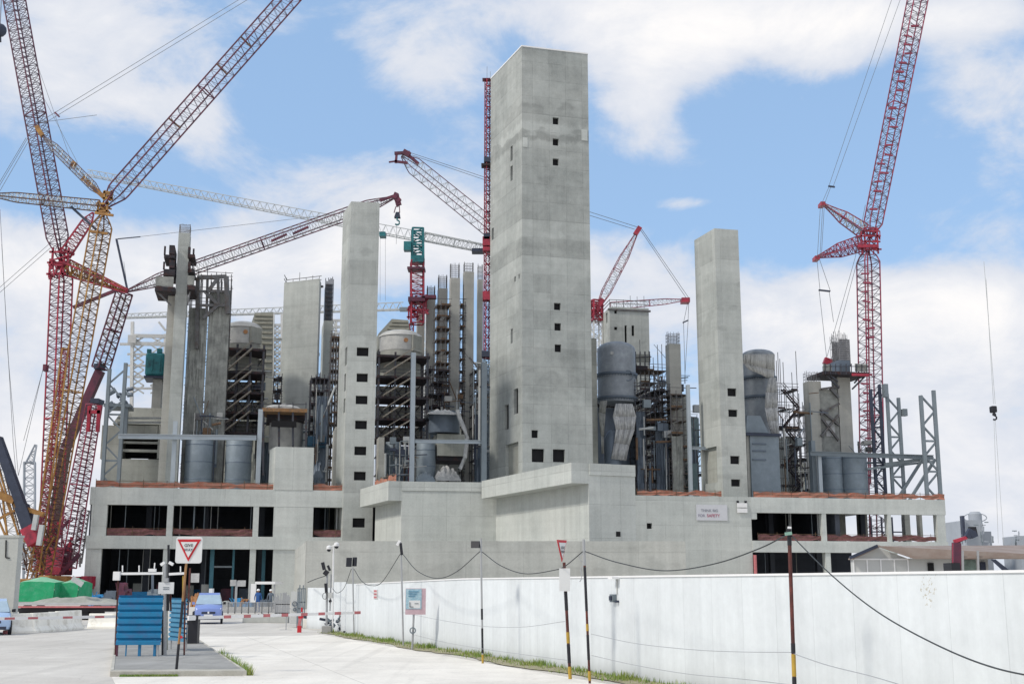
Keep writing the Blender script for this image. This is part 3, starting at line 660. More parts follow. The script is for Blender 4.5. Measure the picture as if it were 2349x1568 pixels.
# ---------------------------------------------------------------- cast concrete blocks with canopies
def PT(x, y, Z=DECK): return Vector(PZ(x, y, Z).xy)
Q0, Q1 = PT(862, 1121), PT(922, 1104); Q2 = PT(1138, 1106.5); Q3 = PT(1350, 1057.5 + 7); Q4 = PT(1456, 1063 + 6)
Q5 = Q4 + Vector(VD) * 38; Qb = Q0 + Vector(VD) * 10
blk = thing('cast_concrete_block', 'massive stepped concrete block with slab canopies in front of the tallest tower', 'concrete structure', (Q2.x, Q2.y, 0))
mb = MB(); ring = [Q0, Q1, Q2, Q3, Q4]
for a, b_ in zip(ring[:-1], ring[1:]): mb.holed(a, b_, 0, Z3 - 1.05, [])
mb.holed(Q4, Q5, 0, Z3 - 1.05, [])
n0 = len(mb.v); mb.q([(*p, Z3 - 1.05) for p in (Q0, Q1, Q2, Q3, Q4, Q5, Qb)])
obj('wall', mb, M['bastion'], blk)
# parapet slabs: project in front of the walls
def offs(a, b_, d): e = (b_ - a).normalized(); return a + Vector((e.y, -e.x)) * d, b_ + Vector((e.y, -e.x)) * d
def canopy(a, b_, d, z0, z1, name='canopy', in_=2.5):
    p, q = offs(a, b_, d); r_, s_ = offs(a, b_, -in_); mb = MB(); mb.prism([p, q, s_, r_], z0, z1); obj(name, mb, M['bastion'], blk)
e01 = (Q1 - Q0).normalized(); e23 = (Q3 - Q2).normalized()
canopy(Q0 - e01 * 1.5, Q1 + e01 * 0, 1.6, Z3 - 2.2, Z3 + .05)
canopy(Q1, Q2, .1, Z3 - 1.045, Z3 + .02, 'parapet', 1.5)
canopy(Q2 + e23 * .2, Q3 + e23 * .0, 1.9, Z3 - 1.9, Z3 + .12)
canopy(Q3 + (Q4 - Q3).normalized() * .05, Q4, .12, Z3 - 1.04, Z3 + .10, 'parapet', 3)
mb = MB()
for px, py in ((1413, 1224),):
    e = (Q4 - Q3).normalized(); s_, z_ = PP(px, py, Q3.to_3d(), Q4.to_3d()); p = Q3 + e * s_; n = Vector((e.y, -e.x)); mb.prism([p + n * .02, p + e * .5 + n * .02, p + e * .5 + n * .005, p + n * .005], z_ - .25, z_ + .25)
obj('vent', mb, M['hole'], blk)
netting([PT(864, 1119) + Vector(VD) * 2.5, PT(915, 1105) + Vector(VD) * 3], Z3 + .05, 1.2, 'crimson netting sloping behind the left canopy edge', GN)

# low retaining wall in front
Rw0, Rw1 = PY(703, 1240, 112), PY(1572, 1240.5, 112.5); hz_ = Rw0.z
rw = MB(); a, b_ = Vector(Rw0.xy), Vector(Rw1.xy); b_ = b_
rw.prism([a, b_, b_ + Vector(VD) * .8, a + Vector(VD) * .8], 0, hz_); rw.prism([a, a + Vector(VD) * .001 + Vector((.6, 0)), a + Vector(VD) * 30 + Vector((.6, 0)), a + Vector(VD) * 30], 0, hz_ - .01)
one('retaining_wall', rw, M['retain'], 'long low grey concrete retaining wall behind the white wall', 'wall')

# banner and lamp box on the wall
def face_text(s, org, ex, size, mat, parent, name='lettering', out=.03, xs=1):
    cu = bpy.data.curves.new(name, 'FONT'); cu.body = s; cu.size = size; cu.align_x = 'CENTER'; cu.align_y = 'CENTER'; cu.offset = size * .018
    t = bpy.data.objects.new('tmp', cu); me = bpy.data.meshes.new_from_object(t); bpy.data.objects.remove(t)
    ex = Vector((ex[0], ex[1], 0)).normalized(); n = Vector((ex.y, -ex.x, 0)); po = Vector(parent['_w'])
    for v in me.vertices: v.co = Vector(org) + ex * v.co.x * xs + Vector((0, 0, v.co.y)) + n * out - po
    me.materials.clear(); me.materials.append(mat); o = bpy.data.objects.new(name, me); col.objects.link(o); o.parent = parent; o['_w'] = parent['_w']; return o
u0, u1, z0, z1 = LR(1597, 1668, 1157, 1193, 0)
bn = thing('banner', 'faded white banner reading THINK BIG FOR SAFETY on the concrete wall', 'banner', tuple(LW(u0, 0, z0)))
mb = MB(); mb.lb(u0, u1, -.08, -.03, z0, z1); obj('cloth', mb, simple('faded_banner', (.58, .59, .62), .7, var=.05), bn)
uc = (u0 + u1) / 2; hh = z1 - z0
face_text('THINK BIG', LW(uc - .35, -.08, z0 + hh * .62), UD, .5, simple('grey_print', (.25, .26, .30), .7), bn)
face_text('FOR', LW(u0 + .72, -.08, z0 + hh * .3), UD, .52, simple('grey_print_b', (.30, .29, .36), .7), bn)
face_text('SAFETY', LW(u0 + 2.4, -.08, z0 + hh * .3), UD, .56, simple('red_print', (.42, .12, .18), .7), bn)
u0, u1, z0, z1 = LR(1692, 1715, 1151, 1175, -.3)
lbx = thing('white_notice_board', 'small white striped board on two black brackets beside the banner', 'board', tuple(LW(u0, -.3, z0)))
mb = MB()
for q in (0, .5): mb.lb(u0, u1, -.2, -.1, z0 + (z1 - z0) * q, z0 + (z1 - z0) * (q + .42))
obj('panel', mb, M['white'], lbx)
for u in (u0, u1 - .3): mb = MB(); mb.lb(u, u + .3, -.1, .02, z1 - .1, z1 + .2); obj('bracket', mb, M['black'], lbx)
# ============================================================ PLANT ON THE ROOF DECK
def steelcol(name, label, x0, x1, ytop, v, mat='steel', ymid=1000, group=None, cat='column', z0=None, lat=False):
    u0, u1 = PL(x0, ymid, v)[0], PL(x1, ymid, v)[0]; zt = PL((x0 + x1) / 2, ytop, v)[1]; z0 = DECK if z0 is None else z0
    w = u1 - u0; mb = MB(); t = w * .16
    mb.lb(u0, u1, v, v + t, z0, zt); mb.lb(u0, u1, v + w - t, v + w, z0, zt); mb.lb((u0 + u1) / 2 - t / 2, (u0 + u1) / 2 + t / 2, v + t, v + w - t, z0, zt)
    return one(name, mb, M[mat], label, cat, group)
def steelbeam(label, x0, x1, y0, y1, v, mat='pale_steel', ytilt=0, group=None, name='steel_beam'):
    ua, z1 = PL(x0, y0, v); ub, z1b = PL(x1, y0 + ytilt, v); _, z0 = PL(x0, y1, v); h = z1 - z0; mb = MB()
    for a, b_ in ((0, .14), (.14, .86), (.86, 1)):
        wv = .5 if a != .14 else .12; off = 0 if a != .14 else .19
        A = [LW(ua, v + off, z0 + h * a), LW(ub, v + off, z0 + h * a + z1b - z1), LW(ub, v + off + wv, z0 + h * a + z1b - z1), LW(ua, v + off + wv, z0 + h * a)]
        Bt = [p + Vector((0, 0, h * (b_ - a) - .002)) for p in A]; mb.hexa(A, Bt)
    return one(name, mb, M[mat], label, 'beam', group)

def conc_col(label, x0, x1, ytop, ybody, v, yref, group, bars=10, depth=None, mat='column', name='concrete_column', side=0, z0=None):
    """square concrete column with starter bars; x0,x1 measured on row yref"""
    u0, u1 = PL(x0, yref, v)[0], PL(x1, yref, v)[0]; xm = (x0 + x1) / 2; zb = PL(xm, ybody, v)[1]; zt = PL(xm, ytop, v)[1]
    w = u1 - u0; d = depth or w; z0 = DECK if z0 is None else z0
    r = thing(name, label, 'column', tuple(LW((u0 + u1) / 2, v, z0)), group)
    mb = MB(); mb.lb(u0, u1, v, v + d, z0, zb)
    obj('shaft', mb, M[mat], r)
    mb = MB()
    for i in range(bars):
        f = i / (bars - 1)
        for vv in (v + .12, v + d - .12):
            a = LW(u0 + .08 + (w - .16) * f, vv, zb - .2); mb.bar(a, a + Vector((0, 0, (zt - zb) * random.uniform(.88, 1.0))), .055)
    for vv in (v + d * .35, v + d * .65):
        for uu in (u0 + .08, u1 - .08): a = LW(uu, vv, zb); mb.bar(a, a + Vector((0, 0, (zt - zb) * random.uniform(.9, 1))), .06)
    for q in (.25, .5, .75):
        zz = zb + (zt - zb) * q; P = [LW(u0 + .05, v + .1, zz), LW(u1 - .05, v + .1, zz), LW(u1 - .05, v + d - .1, zz), LW(u0 + .05, v + d - .1, zz)]
        for i in range(4): mb.bar(P[i], P[(i + 1) % 4], .04)
    obj('starter_bars', mb, M['rebar'], r)
    return r, u0, u1, zb
def scaffold(label, x0, x1, ytop, v, depth, ymid=950, bays=None, lift=2.0, mat='scaf', deck='deckb', stairs=False, density=1.0, group='scaffolds on the roof deck', cat='scaffold', z0=None, levels=None, ragged=0, planks=True, sheet=None, name='scaffold'):
    u0, u1 = PL(x0, ymid, v)[0], PL(x1, ymid, v)[0]; zt = PL((x0 + x1) / 2, ytop, v)[1]; z0 = DECK if z0 is None else z0
    r = thing(name, label, cat, tuple(LW((u0 + u1) / 2, v, z0)), group); bays = bays or max(1, round((u1 - u0) / 1.8)); L = (u1 - u0) / bays
    rows = [v, v + depth] if depth < 3 else [v, v + depth / 2, v + depth]
    mb = MB()
    for i in range(bays + 1):
        for vv in rows:
            if random.random() < density: mb.bar(LW(u0 + i * L, vv, z0), LW(u0 + i * L, vv, zt + random.uniform(.2, 1.2 + ragged)), .09)
    nl = int((zt - z0) / lift)
    for j in range(1, nl + 1):
        z = z0 + j * (zt - z0) / nl
        for q in (0, .55, 1.05):
            if random.random() < density * (1 if q == 0 else .8): mb.bar(LW(u0 - .2, v, z + q), LW(u1 + .2, v, z + q), .07)
            if q == 0: mb.bar(LW(u0 - .2, v + depth, z), LW(u1 + .2, v + depth, z), .07)
        for i in range(bays + 1): mb.bar(LW(u0 + i * L, v - .2, z), LW(u0 + i * L, v + depth + .2, z), .07)
        for i in range(bays):
            if random.random() < .55 * density:
                s = random.choice((0, 1)); zz = (zt - z0) / nl; mb.bar(LW(u0 + (i + s) * L, v - .08, z - zz), LW(u0 + (i + 1 - s) * L, v - .08, z), .06)
    obj('frame', mb, M[mat], r)
    if planks:
        lv = levels or range(1, nl + 1)
        for j in lv:
            z = z0 + j * (zt - z0) / nl; mb = MB(); a = 0
            for i in range(bays):
                if random.random() < .8: mb.lb(u0 + i * L + .02, u0 + (i + 1) * L - .02, v + .05, v + depth - .05, z + .05, z + .12)
            for i in range(bays):
                if random.random() < .5: mb.lb(u0 + i * L + .03, u0 + (i + 1) * L - .03, v - .12, v - .06, z + .05, z + .3)
            obj('deck', mb, M[deck if isinstance(deck, str) else random.choice(deck)], r)
    if stairs:
        for j in range(nl):
            z = z0 + j * (zt - z0) / nl; dz = (zt - z0) / nl; mb = MB(); s = j % 2
            a, b_ = (u0 + .4, u1 - .4) if s == 0 else (u1 - .4, u0 + .4)
            for vv in (v - .5, v - 1.3): mb.bar(LW(a, vv, z + .1), LW(b_, vv, z + dz), .08, .22); mb.bar(LW(a, vv, z + 1.1), LW(b_, vv, z + dz + 1), .06)
            for q in range(10): f = (q + .5) / 10; p = LW(a + (b_ - a) * f, v - 1.25, z + .1 + (dz - .1) * f); mb.lb(a + (b_ - a) * f - .12, a + (b_ - a) * f + .12, v - 1.25, v - .55, p.z, p.z + .04)
            obj('stair', mb, M['deckb' if not isinstance(stairs, str) else stairs], r)
    if sheet:
        for (fa, fb, za, zb) in sheet[1]:
            mb = MB(); n = 14; ua, ub = u0 + (u1 - u0) * fa, u0 + (u1 - u0) * fb; Z0, Z1 = z0 + (zt - z0) * za, z0 + (zt - z0) * zb; pr = None
            m2 = max(3, int((Z1 - Z0) / 1.2)); g = [[LW(ua + (ub - ua) * i / n, v - .25 + random.uniform(-.12, .12), Z0 + (Z1 - Z0) * j / m2) for j in range(m2 + 1)] for i in range(n + 1)]
            for i in range(n):
                for j in range(m2): mb.q([g[i][j], g[i + 1][j], g[i + 1][j + 1], g[i][j + 1]])
            mb.smooth = True
            obj('sheeting', mb, M[sheet[0]], r)
    return r, u0, u1, zt
M['stairsteel'] = simple('dull_stair_steel', (.27, .25, .22), .7, .1, var=.3, dirt=(.20, .13, .06))
M['mesh_sheet'] = simple('grey_debris_sheet', (.36, .37, .345), .9, var=.35, scale=.5, dirt=(.16, .165, .16), dirtamt=.8)
M['ringgrey'] = simple('grey_tank_plate', (.30, .33, .36), .55, .15, var=.25, scale=.6, dirt=(.20, .22, .25), dirtamt=.8)

def cyl(name, label, x0, x1, ytop, ybot, v, mat, cat, group=None, dome=0, flanges=(), yref=None, parent=None, seg=32, extra=None):
    yref = yref or (ytop + ybot) / 2; u0, u1 = PL(x0, yref, v)[0], PL(x1, yref, v)[0]; xm = (x0 + x1) / 2
    rr = (u1 - u0) / 2; uc = (u0 + u1) / 2; zt = PL(xm, ytop, v - rr if dome == 0 else v)[1]; zb = DECK if ybot >= 1085 else PL(xm, ybot, v)[1]
    c = LW(uc, v, 0); prof = [(rr * .98, zb), (rr, zb + .05)]
    if dome:
        prof += [(rr, zt - dome)]
        for a in range(1, 8): t = a / 7 * math.pi / 2; prof.append((max(.02, rr * math.cos(t)), zt - dome + dome * math.sin(t)))
    else: prof += [(rr, zt - .05), (rr * .98, zt)]
    mb = MB(); mb.lathe((c.x, c.y, 0), prof, seg)
    r = thing(name, label, cat, (c.x, c.y, zb), group); obj('shell', mb, M[mat], r)
    for f in flanges:
        z = PL(xm, f, v - rr)[1]; m2 = MB(); m2.lathe((c.x, c.y, 0), [(rr * 1.0 + .01, z - .3), (rr * 1.10, z - .22), (rr * 1.10, z + .08), (rr + .01, z + .1)], seg); m3 = m2
        for q in range(seg): t = 2 * math.pi * q / seg; p = Vector((c.x + rr * 1.06 * math.cos(t), c.y + rr * 1.06 * math.sin(t), z - .32)); m3.box(p.x - .06, p.x + .06, p.y - .06, p.y + .06, z - .5, z - .31)
        obj('flange_ring', m2, M['vesseld'], r)
    return r, c, rr, zb, zt
def rivets(r, c, rr, zs, ang, mat='red', rad=.35):
    for z in zs:
        mb = MB(); p = Vector((c.x + rr * math.sin(ang), c.y - rr * math.cos(ang), z)); d = Vector((math.sin(ang), -math.cos(ang), 0)); mb.bar(p - d * .1, p + d * .12, rad * 2, rad * 2, 12)
        obj('manhole', mb, M[mat], r)
GT = 'blue-grey tanks standing on the roof deck'
tk = simple('tank_seam', (.15, .19, .24), .5, .2)
def tank(label, x0, x1, ytop, v):
    r, c, rr, zb, zt = cyl('tank', label, x0, x1, ytop, 1100, v, 'tank', 'tank', GT)
    z = zb + 2
    while z < zt: mb = MB(); mb.lathe((c.x, c.y, 0), [(rr + .004, z), (rr + .03, z + .04), (rr + .03, z + .1), (rr + .004, z + .14)], 32); z += 2.3; obj('seam', mb, tk, r)
    return r
tank('blue-grey tank left of its twin, below the pale beam at the left', 424, 489, 1006, 12)
tank('blue-grey tank right of its twin, next to the white steel post', 517, 577, 1005, 12)
tank('narrow blue tank just right of the slim stair tower', 884, 920, 1012, 12)
tank('blue tank behind the steel post, left of the sheeted bundle', 955, 999, 1014, 12)
tank('half hidden blue tank behind the steel post at the far right', 1887, 1930, 1042, 11.2)
tank('wide blue-green tank at the far right beside the crane mast', 1931, 1986, 1043, 10.6)

# steel posts and beams along the front
GB = 'steel posts and beams framing the deck'
steelcol('steel_post', 'short pale steel post crossing the long beam at the left', 393, 403, 965, 5, 'pale_steel', 1050, GB)
steelcol('steel_post', 'pale steel post at the right end of the long left beam', 589, 599.5, 938, 5, 'pale_steel', 1030, GB)
steelcol('steel_post', 'tall blue-grey steel post in front of the white domed vessel', 941.5, 952, 808, 5, 'pale_steel', 950, GB)
steelcol('steel_post', 'blue-grey steel post close to the left side of the tallest tower', 1105, 1117, 830, 5, 'steel', 950, GB)
steelcol('steel_post', 'slim pale steel post left of the right stair tower', 1578.5, 1586, 882, 6, 'pale_steel', 1000, GB)
steelcol('steel_post', 'steel post in front of the twin tanks at the far right', 1878, 1886, 1035, 8, 'pale_steel', 1080, GB)
steelbeam('long pale steel beam over the left tanks', 271, 588.5, 994, 1005, 4.4, ytilt=4, group=GB)
steelbeam('pale steel beam between the two posts left of the tallest tower', 952.5, 1105, 1007, 1015, 5.2, ytilt=2, group=GB)
steelbeam('short pale beam just left of the right stair tower', 1587, 1660, 1023, 1030, 6.2, ytilt=2, group=GB)
steelbeam('long grey steel beam at the far right tying the frames together', 1860, 2142, 1034, 1044, 7.2, 'steel', ytilt=9, group=GB)

# steel lattice frames: two legs and zigzag
def frame(label, L0, L1, R0, R1, v, w, n, mat='steel', group='braced steel frames at the deck ends', dx=.9, start=1):
    """legs given as (x,y) top and bottom"""
    r = None; P = []
    for (t, b_) in ((L0, L1), (R0, R1)):
        ut, zt = PL(t[0], t[1], v); ub, _ = PL(b_[0], b_[1], v); P.append((ub, ut, zt))
    r = thing('braced_frame', label, 'steel frame', tuple(LW(P[0][0], v, DECK)), group)
    for (ub, ut, zt) in P: mb = MB(); mb.bar(LW(ub, v, DECK), LW(ub, v, zt), w); obj('leg', mb, M[mat], r)
    mb = MB(); zt = min(P[0][2], P[1][2]); a, b_ = P[0][0], P[1][0]; s = start
    for i in range(n):
        z0, z1 = DECK + (zt - DECK) * i / n, DECK + (zt - DECK) * (i + 1) / n
        p, q = (a, b_) if (i + s) % 2 else (b_, a); mb.bar(LW(p, v + .02, z0), LW(q, v + .02, z1), w * .5)
    for i in (n // 3, 2 * n // 3): z = DECK + (zt - DECK) * i / n; mb.bar(LW(a, v + .02, z), LW(b_, v + .02, z), w * .55)
    obj('bracing', mb, M[mat], r); return r
frame('narrow braced steel frame of unequal legs right of the big crane mast', (2034, 903), (2048, 1126), (2059, 912), (2074, 1126), 9, .45, 8)
frame('tallest braced steel frame at the far right end of the deck', (2113, 907), (2127, 1137), (2138.5, 895), (2158, 1142), 5, .5, 7, start=0)
frame('dark braced frame touching the big crane mast', (1999, 893), (2010, 1120), (2022, 882), (2031, 1120), 10, .42, 9, 'dark_steel')
frame('open braced steel frame at the left end of the deck', (240, 845), (235, 1100), (278, 832), (272, 1100), 8, .42, 8, start=0)
r = thing('steel_brace', 'long crossed diagonal struts between the far right frames', 'brace', tuple(LW(PL(2100, 1120, 9)[0], 9, DECK)))
for (a, b_, v) in (((2116, 1053), (2051, 1123), 8.3), ((2145, 1053), (2082, 1139), 6.2)):
    mb = MB(); u0, z0 = PL(*a, v); u1, z1 = PL(*b_, v); mb.bar(LW(u0, v, z0), LW(u1, v, DECK), .38); obj('strut', mb, M['steel'], r)
mb = MB(); u0, z0 = PL(2030, 1065, 8.6); u1, z1 = PL(2140, 1050, 8.6); mb.bar(LW(u0, 8.6, z0), LW(u1, 8.6, z1), .5); u0, z0 = PL(1985, 1068, 9); mb.bar(LW(u0, 8.6, z0 - .5), LW(u1, 8.6, z1 - .5), .3); obj('strut', mb, M['steel'], r)

# --- tall column with climbing formwork (left)
GC = 'concrete columns with starter bars'
rc, u0, u1, zb = conc_col('tall square concrete column at the left passing through climbing formwork', 394, 421, 508, 533, 10, 820, GC, depth=2.4, mat='slim')
mb = MB(); mb.lb(u0 - 1.0, u0 - .02, 11, 14, DECK, PL(388, 660, 11)[1]); obj('rear_pier', mb, M['column'], rc)
fw = thing('climbing_formwork', 'dark climbing formwork platforms wrapped round the tall left column', 'formwork', tuple(LW(u0, 9, PL(400, 667, 9)[1])))
def pxbox(mb, x0, x1, y0, y1, v0, v1):
    a, b_, c, d = LR(x0, x1, y0, y1, v0); mb.lb(a, b_, v0, v1, DECK if y1 >= 1085 else c, d)
mb = MB(); pxbox(mb, 355, 401.5, 657, 667, 8.2, 14.5); pxbox(mb, 429, 448, 654, 664, 8.2, 14.5); obj('platform', mb, M['darkpl'], fw)
for q_ in ((357, 398, 634, 656), (430, 446, 632, 653)): mb = MB(); pxbox(mb, *q_, 8.4, 8.6); obj('guard_panel', mb, M['mesh_sheet'], fw)
for (a, b_, c, d) in ((388, 400.5, 562, 582), (376, 400.5, 584, 591), (376, 380, 564, 584), (388, 400.5, 596, 614), (375, 400.5, 617, 632), (374, 378, 600, 617), (431, 437, 566, 590), (431, 447, 583, 590), (442, 446, 570, 582), (431, 437, 600, 624), (431, 446, 616, 624), (441, 444, 604, 616)):
    mb = MB(); pxbox(mb, a, b_, c, d, 9.0, 13.8 if b_ - a > 6 else 9.4); obj('bracket', mb, M['darkpl'], fw)
mb = MB(); 
for (x0, x1) in ((360, 392), (436, 430)):
    a, za = PL(x0, 668, 9); b_, zb_ = PL(x1, 700, 9); mb.bar(LW(a, 9, za), LW(b_, 9, zb_), .2)
obj('strut', mb, M['scaf'], fw)
# --- sheeted scaffold beside it
scaffold('tall grey-sheeted scaffold with open diagonals at its top, right of the tall left column', 427, 521, 640, 14, 5, 850, bays=4, lift=3.4, mat='scaf', sheet=('mesh_sheet', [(.0, .46, 0, .86), (.48, 1.0, 0, .95)]), planks=False)
sh = thing('steel_gantry', 'open steel gantry with heavy diagonal braces above the sheeted scaffold', 'gantry', tuple(LW(PL(480, 700, 13)[0], 13, DECK)))
mb = MB()
def pxbar(mb, a, b_, v, w): (u0, z0), (u1, z1) = PL(*a, v), PL(*b_, v); mb.bar(LW(u0, v, z0), LW(u1, v, z1), w)
for a, b_, w in (((452, 637), (520, 634), .5), ((454, 637), (452, 800), .5), ((519, 634), (523, 720), .6), ((500, 636), (502, 700), .35), ((474, 672), (500, 638), .45), ((470, 668), (500, 700), .45), ((500, 700), (466, 730), .45), ((454, 668), (523, 668), .3), ((453, 700), (523, 700), .35), ((476, 640), (474, 720), .3)): pxbar(mb, a, b_, 13.2, w)
obj('frame', mb, M['scaf'], sh)
pb = MB()
for x in (456, 476, 497, 518): pb = MB(); pxbar(pb, (x, 634), (x, 634 - random.uniform(10, 32)), 13.2, .09); obj('post', pb, M['scaf'], sh)

# --- left end machinery
cm = thing('concrete_plant_block', 'low concrete machine house with dark slots behind the left steel frame', 'machine house', tuple(LW(PL(300, 1050, 18)[0], 18, DECK)))
mb = MB(); pxbox(mb, 232, 372, 1052, 1100, 17, 30); pxbox(mb, 232, 281, 975, 1051.8, 17.3, 30); pxbox(mb, 362, 392, 975, 1051.8, 17.3, 30); pxbox(mb, 281.2, 361.8, 975, 1002, 17.3, 30)
obj('housing', mb, M['dim'], cm)
for i, (a, b_) in enumerate(((1012, 1017), (1030, 1036))): mb = MB(); pxbox(mb, 281.2, 361.8, a, b_, 17.6, 18.4); obj('louvre', mb, M['dim'], cm)
mb = MB(); pxbox(mb, 281, 362, 1003, 1051, 22, 22.3); obj('back_plate', mb, M['hole'], cm)
mb = MB(); a0 = PL(285, 955, 20)[0]; a1 = PL(372, 955, 20)[0]; zb = PL(300, 974, 20)[1]; zt = PL(300, 934, 20)[1]
mb.hexa([LW(a0 - 1.4, 19, zb), LW(a1, 19, zb), LW(a1, 26, zb), LW(a0 - 1.4, 26, zb)], [LW(a0, 20, zt), LW(a1, 20, zt), LW(a1, 25, zt), LW(a0, 25, zt)]); obj('hopper', mb, M['dim'], cm)
for y in (956, 966): steelbeam('pale rail across the hopper at the left' if y == 956 else 'lower pale rail across the hopper at the left', 268, 378, y, y + 4, 16.3, 'silver', group='rails across the hopper')
# spool and pipes near the left frame
mc = thing('pipe_cluster', 'dark cluster of pipes and spools behind the left steel frame', 'machinery', tuple(LW(PL(262, 930, 14)[0], 14, DECK)))
for i in range(16):
    x, y = random.uniform(238, 294), random.uniform(893, 935); mb = MB(); a, za = PL(x, y, 14 + random.random() * 3); c = LW(a, 14 + random.random() * 2, za)
    ln = random.uniform(.6, 2.2); mb.bar(c, c + Vector((random.uniform(-.3, 1) * ln, 0, random.uniform(-1, 1) * ln * .5)), random.uniform(.35, .8), None, 10); obj('pipe', mb, M[random.choice(('tank', 'vesseld', 'dark_steel', 'vesseld'))], mc)
mb = MB(); pxbox(mb, 238, 300, 925, 932, 13.5, 18); pxbox(mb, 238, 246, 932, 1000, 14, 15); pxbox(mb, 285, 292, 932, 1000, 14, 15); obj('support', mb, M['steel'], mc)
# white truss tower
wt_ = thing('truss_tower', 'white painted open truss tower behind the teal machine', 'truss tower', tuple(LW(PL(340, 900, 30)[0], 30, DECK)))
mb = MB(); vv = 30
for (x, t) in ((304, 738), (380, 766)): pxbar(mb, (x, t), (x - 3, 1000), vv, .45)
for y in (770, 788, 812, 838, 864, 890): pxbar(mb, (292 if y > 800 else 304, y), (382, y + 1), vv, .5 if y < 800 else .3); pxbar(mb, (296, y), (380, y), vv + 5, .25)
obj('frame', mb, M['white_steel'], wt_)
mb = MB(); ys = [772, 790, 812, 830, 848, 866, 884, 902]
for i in range(len(ys) - 1):
    pxbar(mb, (303, ys[i]), (330, ys[i + 1]), vv, .22); pxbar(mb, (330, ys[i]), (303, ys[i + 1]), vv, .22); pxbar(mb, (345, ys[i]), (378, ys[i + 1]), vv + 2, .2); pxbar(mb, (378, ys[i]), (345, ys[i + 1]), vv + 2, .2)
pxbar(mb, (275, 789), (305, 789), vv, .35); pxbar(mb, (364, 738), (380, 758), vv, .3)
obj('bracing', mb, M['white_steel'], wt_)
mb = MB(); pxbox(mb, 293, 312, 768, 786, vv - .5, vv - .3); obj('panel', mb, M['white_steel'], wt_)
tm = thing('teal_machine', 'teal motor housing on a concrete pedestal near the left truss tower', 'machine', tuple(LW(PL(353, 860, 22)[0], 22, DECK)))
mb = MB(); pxbox(mb, 333, 377, 808, 861, 22, 26); obj('housing', mb, M['teal'], tm, bevel=.3)
mb = MB(); pxbox(mb, 337, 347, 800, 807.8, 22.5, 23.5); pxbox(mb, 360, 372, 799, 807.8, 22.5, 23.5); pxbox(mb, 347, 350, 822, 850, 21.8, 21.95); pxbox(mb, 365, 368, 815, 850, 21.8, 21.95); obj('vent', mb, M['teal'], tm)
mb = MB(); pxbox(mb, 330, 378, 861.5, 866, 21.8, 26.5); obj('skid', mb, M['dark_steel'], tm)
mb = MB(); a, b_, c, d = LR(347, 368, 867, 1000, 23); mb.lb(a, b_, 23, 25.5, DECK, d); obj('pedestal', mb, M['column'], tm)

# --- vessels on stair scaffolds
def vessel(label, x0, x1, yt, yb, v):
    r, c, rr, zb, zt = cyl('vessel', label, x0, x1, yt, yb, v, 'vessel', 'vessel', 'pale cylindrical vessels', dome=1.0, seg=40)
    mb = MB(); mb.lathe((c.x, c.y, 0), [(rr + .01, zt - 1.2), (rr + .14, zt - 1.15), (rr + .14, zt - .95), (rr + .01, zt - .9)], 40); obj('rim', mb, M['white_steel'], r)
    rivets(r, c, rr, (zt - 2.0,), .35, 'orange_sheet', .32)
    mb = MB(); p = Vector((c.x + rr * math.sin(1.0), c.y - rr * math.cos(1.0), zt - 2.3)); mb.bar(p - Vector((math.sin(1), -math.cos(1), 0)) * .3, p + Vector((math.sin(1), -math.cos(1), 0)) * .12, 2.2, 2.4, 4); obj('hatch', mb, M['dim'], r)
    mb = MB(); mb.lathe((c.x, c.y, 0), [(rr * .96, zb - 4), (rr * .99, zb)], 40); obj('skirt', mb, M['dim'], r)
vessel('pale flat-domed vessel on the left stair scaffold, behind the sheeted scaffold', 516, 599, 738, 794, 24)
vessel('pale flat-domed vessel on the scaffold right of the slim stair tower', 871, 966, 758, 810, 20)
def stairscaf(label, x0, x1, ytop, ybot, floors, v, side=True):
    u0, u1 = PL(x0, (ytop + ybot) / 2, v)[0], PL(x1, (ytop + ybot) / 2, v)[0]; r = thing('stair_scaffold', label, 'scaffold', tuple(LW(u0, v, DECK)), 'dark stair scaffolds under the vessels')
    zt = PL(x0, ytop, v)[1]; mb = MB(); d = 6
    for i in range(4):
        for vv in (v, v + d): mb.bar(LW(u0 + (u1 - u0) * i / 3, vv, DECK), LW(u0 + (u1 - u0) * i / 3, vv, zt + .6), .28)
    prev = zt
    for y in floors[1:]:
        z = PL(x0, y, v)[1]
        for i in range(3):
            if random.random() < .75: mb.bar(LW(u0 + (u1 - u0) * i / 3, v + d, z), LW(u0 + (u1 - u0) * (i + 1) / 3, v + d, prev), .14); mb.bar(LW(u0 + (u1 - u0) * (i + 1) / 3, v + d, z), LW(u0 + (u1 - u0) * i / 3, v + d, prev), .14)
        for q in (.5, 1.0): mb.bar(LW(u0, v, z + q), LW(u1, v, z + q), .08)
        prev = z
    obj('frame', mb, M['scafdk'], r); zs = [PL(x0, y, v)[1] for y in floors]
    for i, z in enumerate(zs):
        mb = MB(); mb.lb(u0 - .3, u1 + .3, v - .3, v + d, z - .32, z); obj('floor', mb, M['darkpl'], r)
        if i:
            mb = MB(); h = zs[i - 1] - z; n = 12; a, b_ = (u0 + .6, u0 + (u1 - u0) * .72)
            for vv in (v - 1.4, v - .4):
                mb.bar(LW(a, vv, z), LW(b_, vv, z + h), .08, .16); mb.bar(LW(a, vv, z + 1.1), LW(b_, vv, z + h + 1.1), .06)
            for q in range(n): f = (q + .5) / n; uu = a + (b_ - a) * f; mb.lb(uu - .15, uu + .15, v - 1.35, v - .45, z + h * f, z + h * f + .06)
            obj('stair', mb, M['stairsteel'], r)
            mb = MB(); mb.lb(u0 + .2, u1 - .2, v + d + .1, v + d + .25, z + .02, z + h - .52); obj('back_panel', mb, M['dim'] if (i % 2 or 'right' in label) else M['mesh_sheet'], r)
    return r
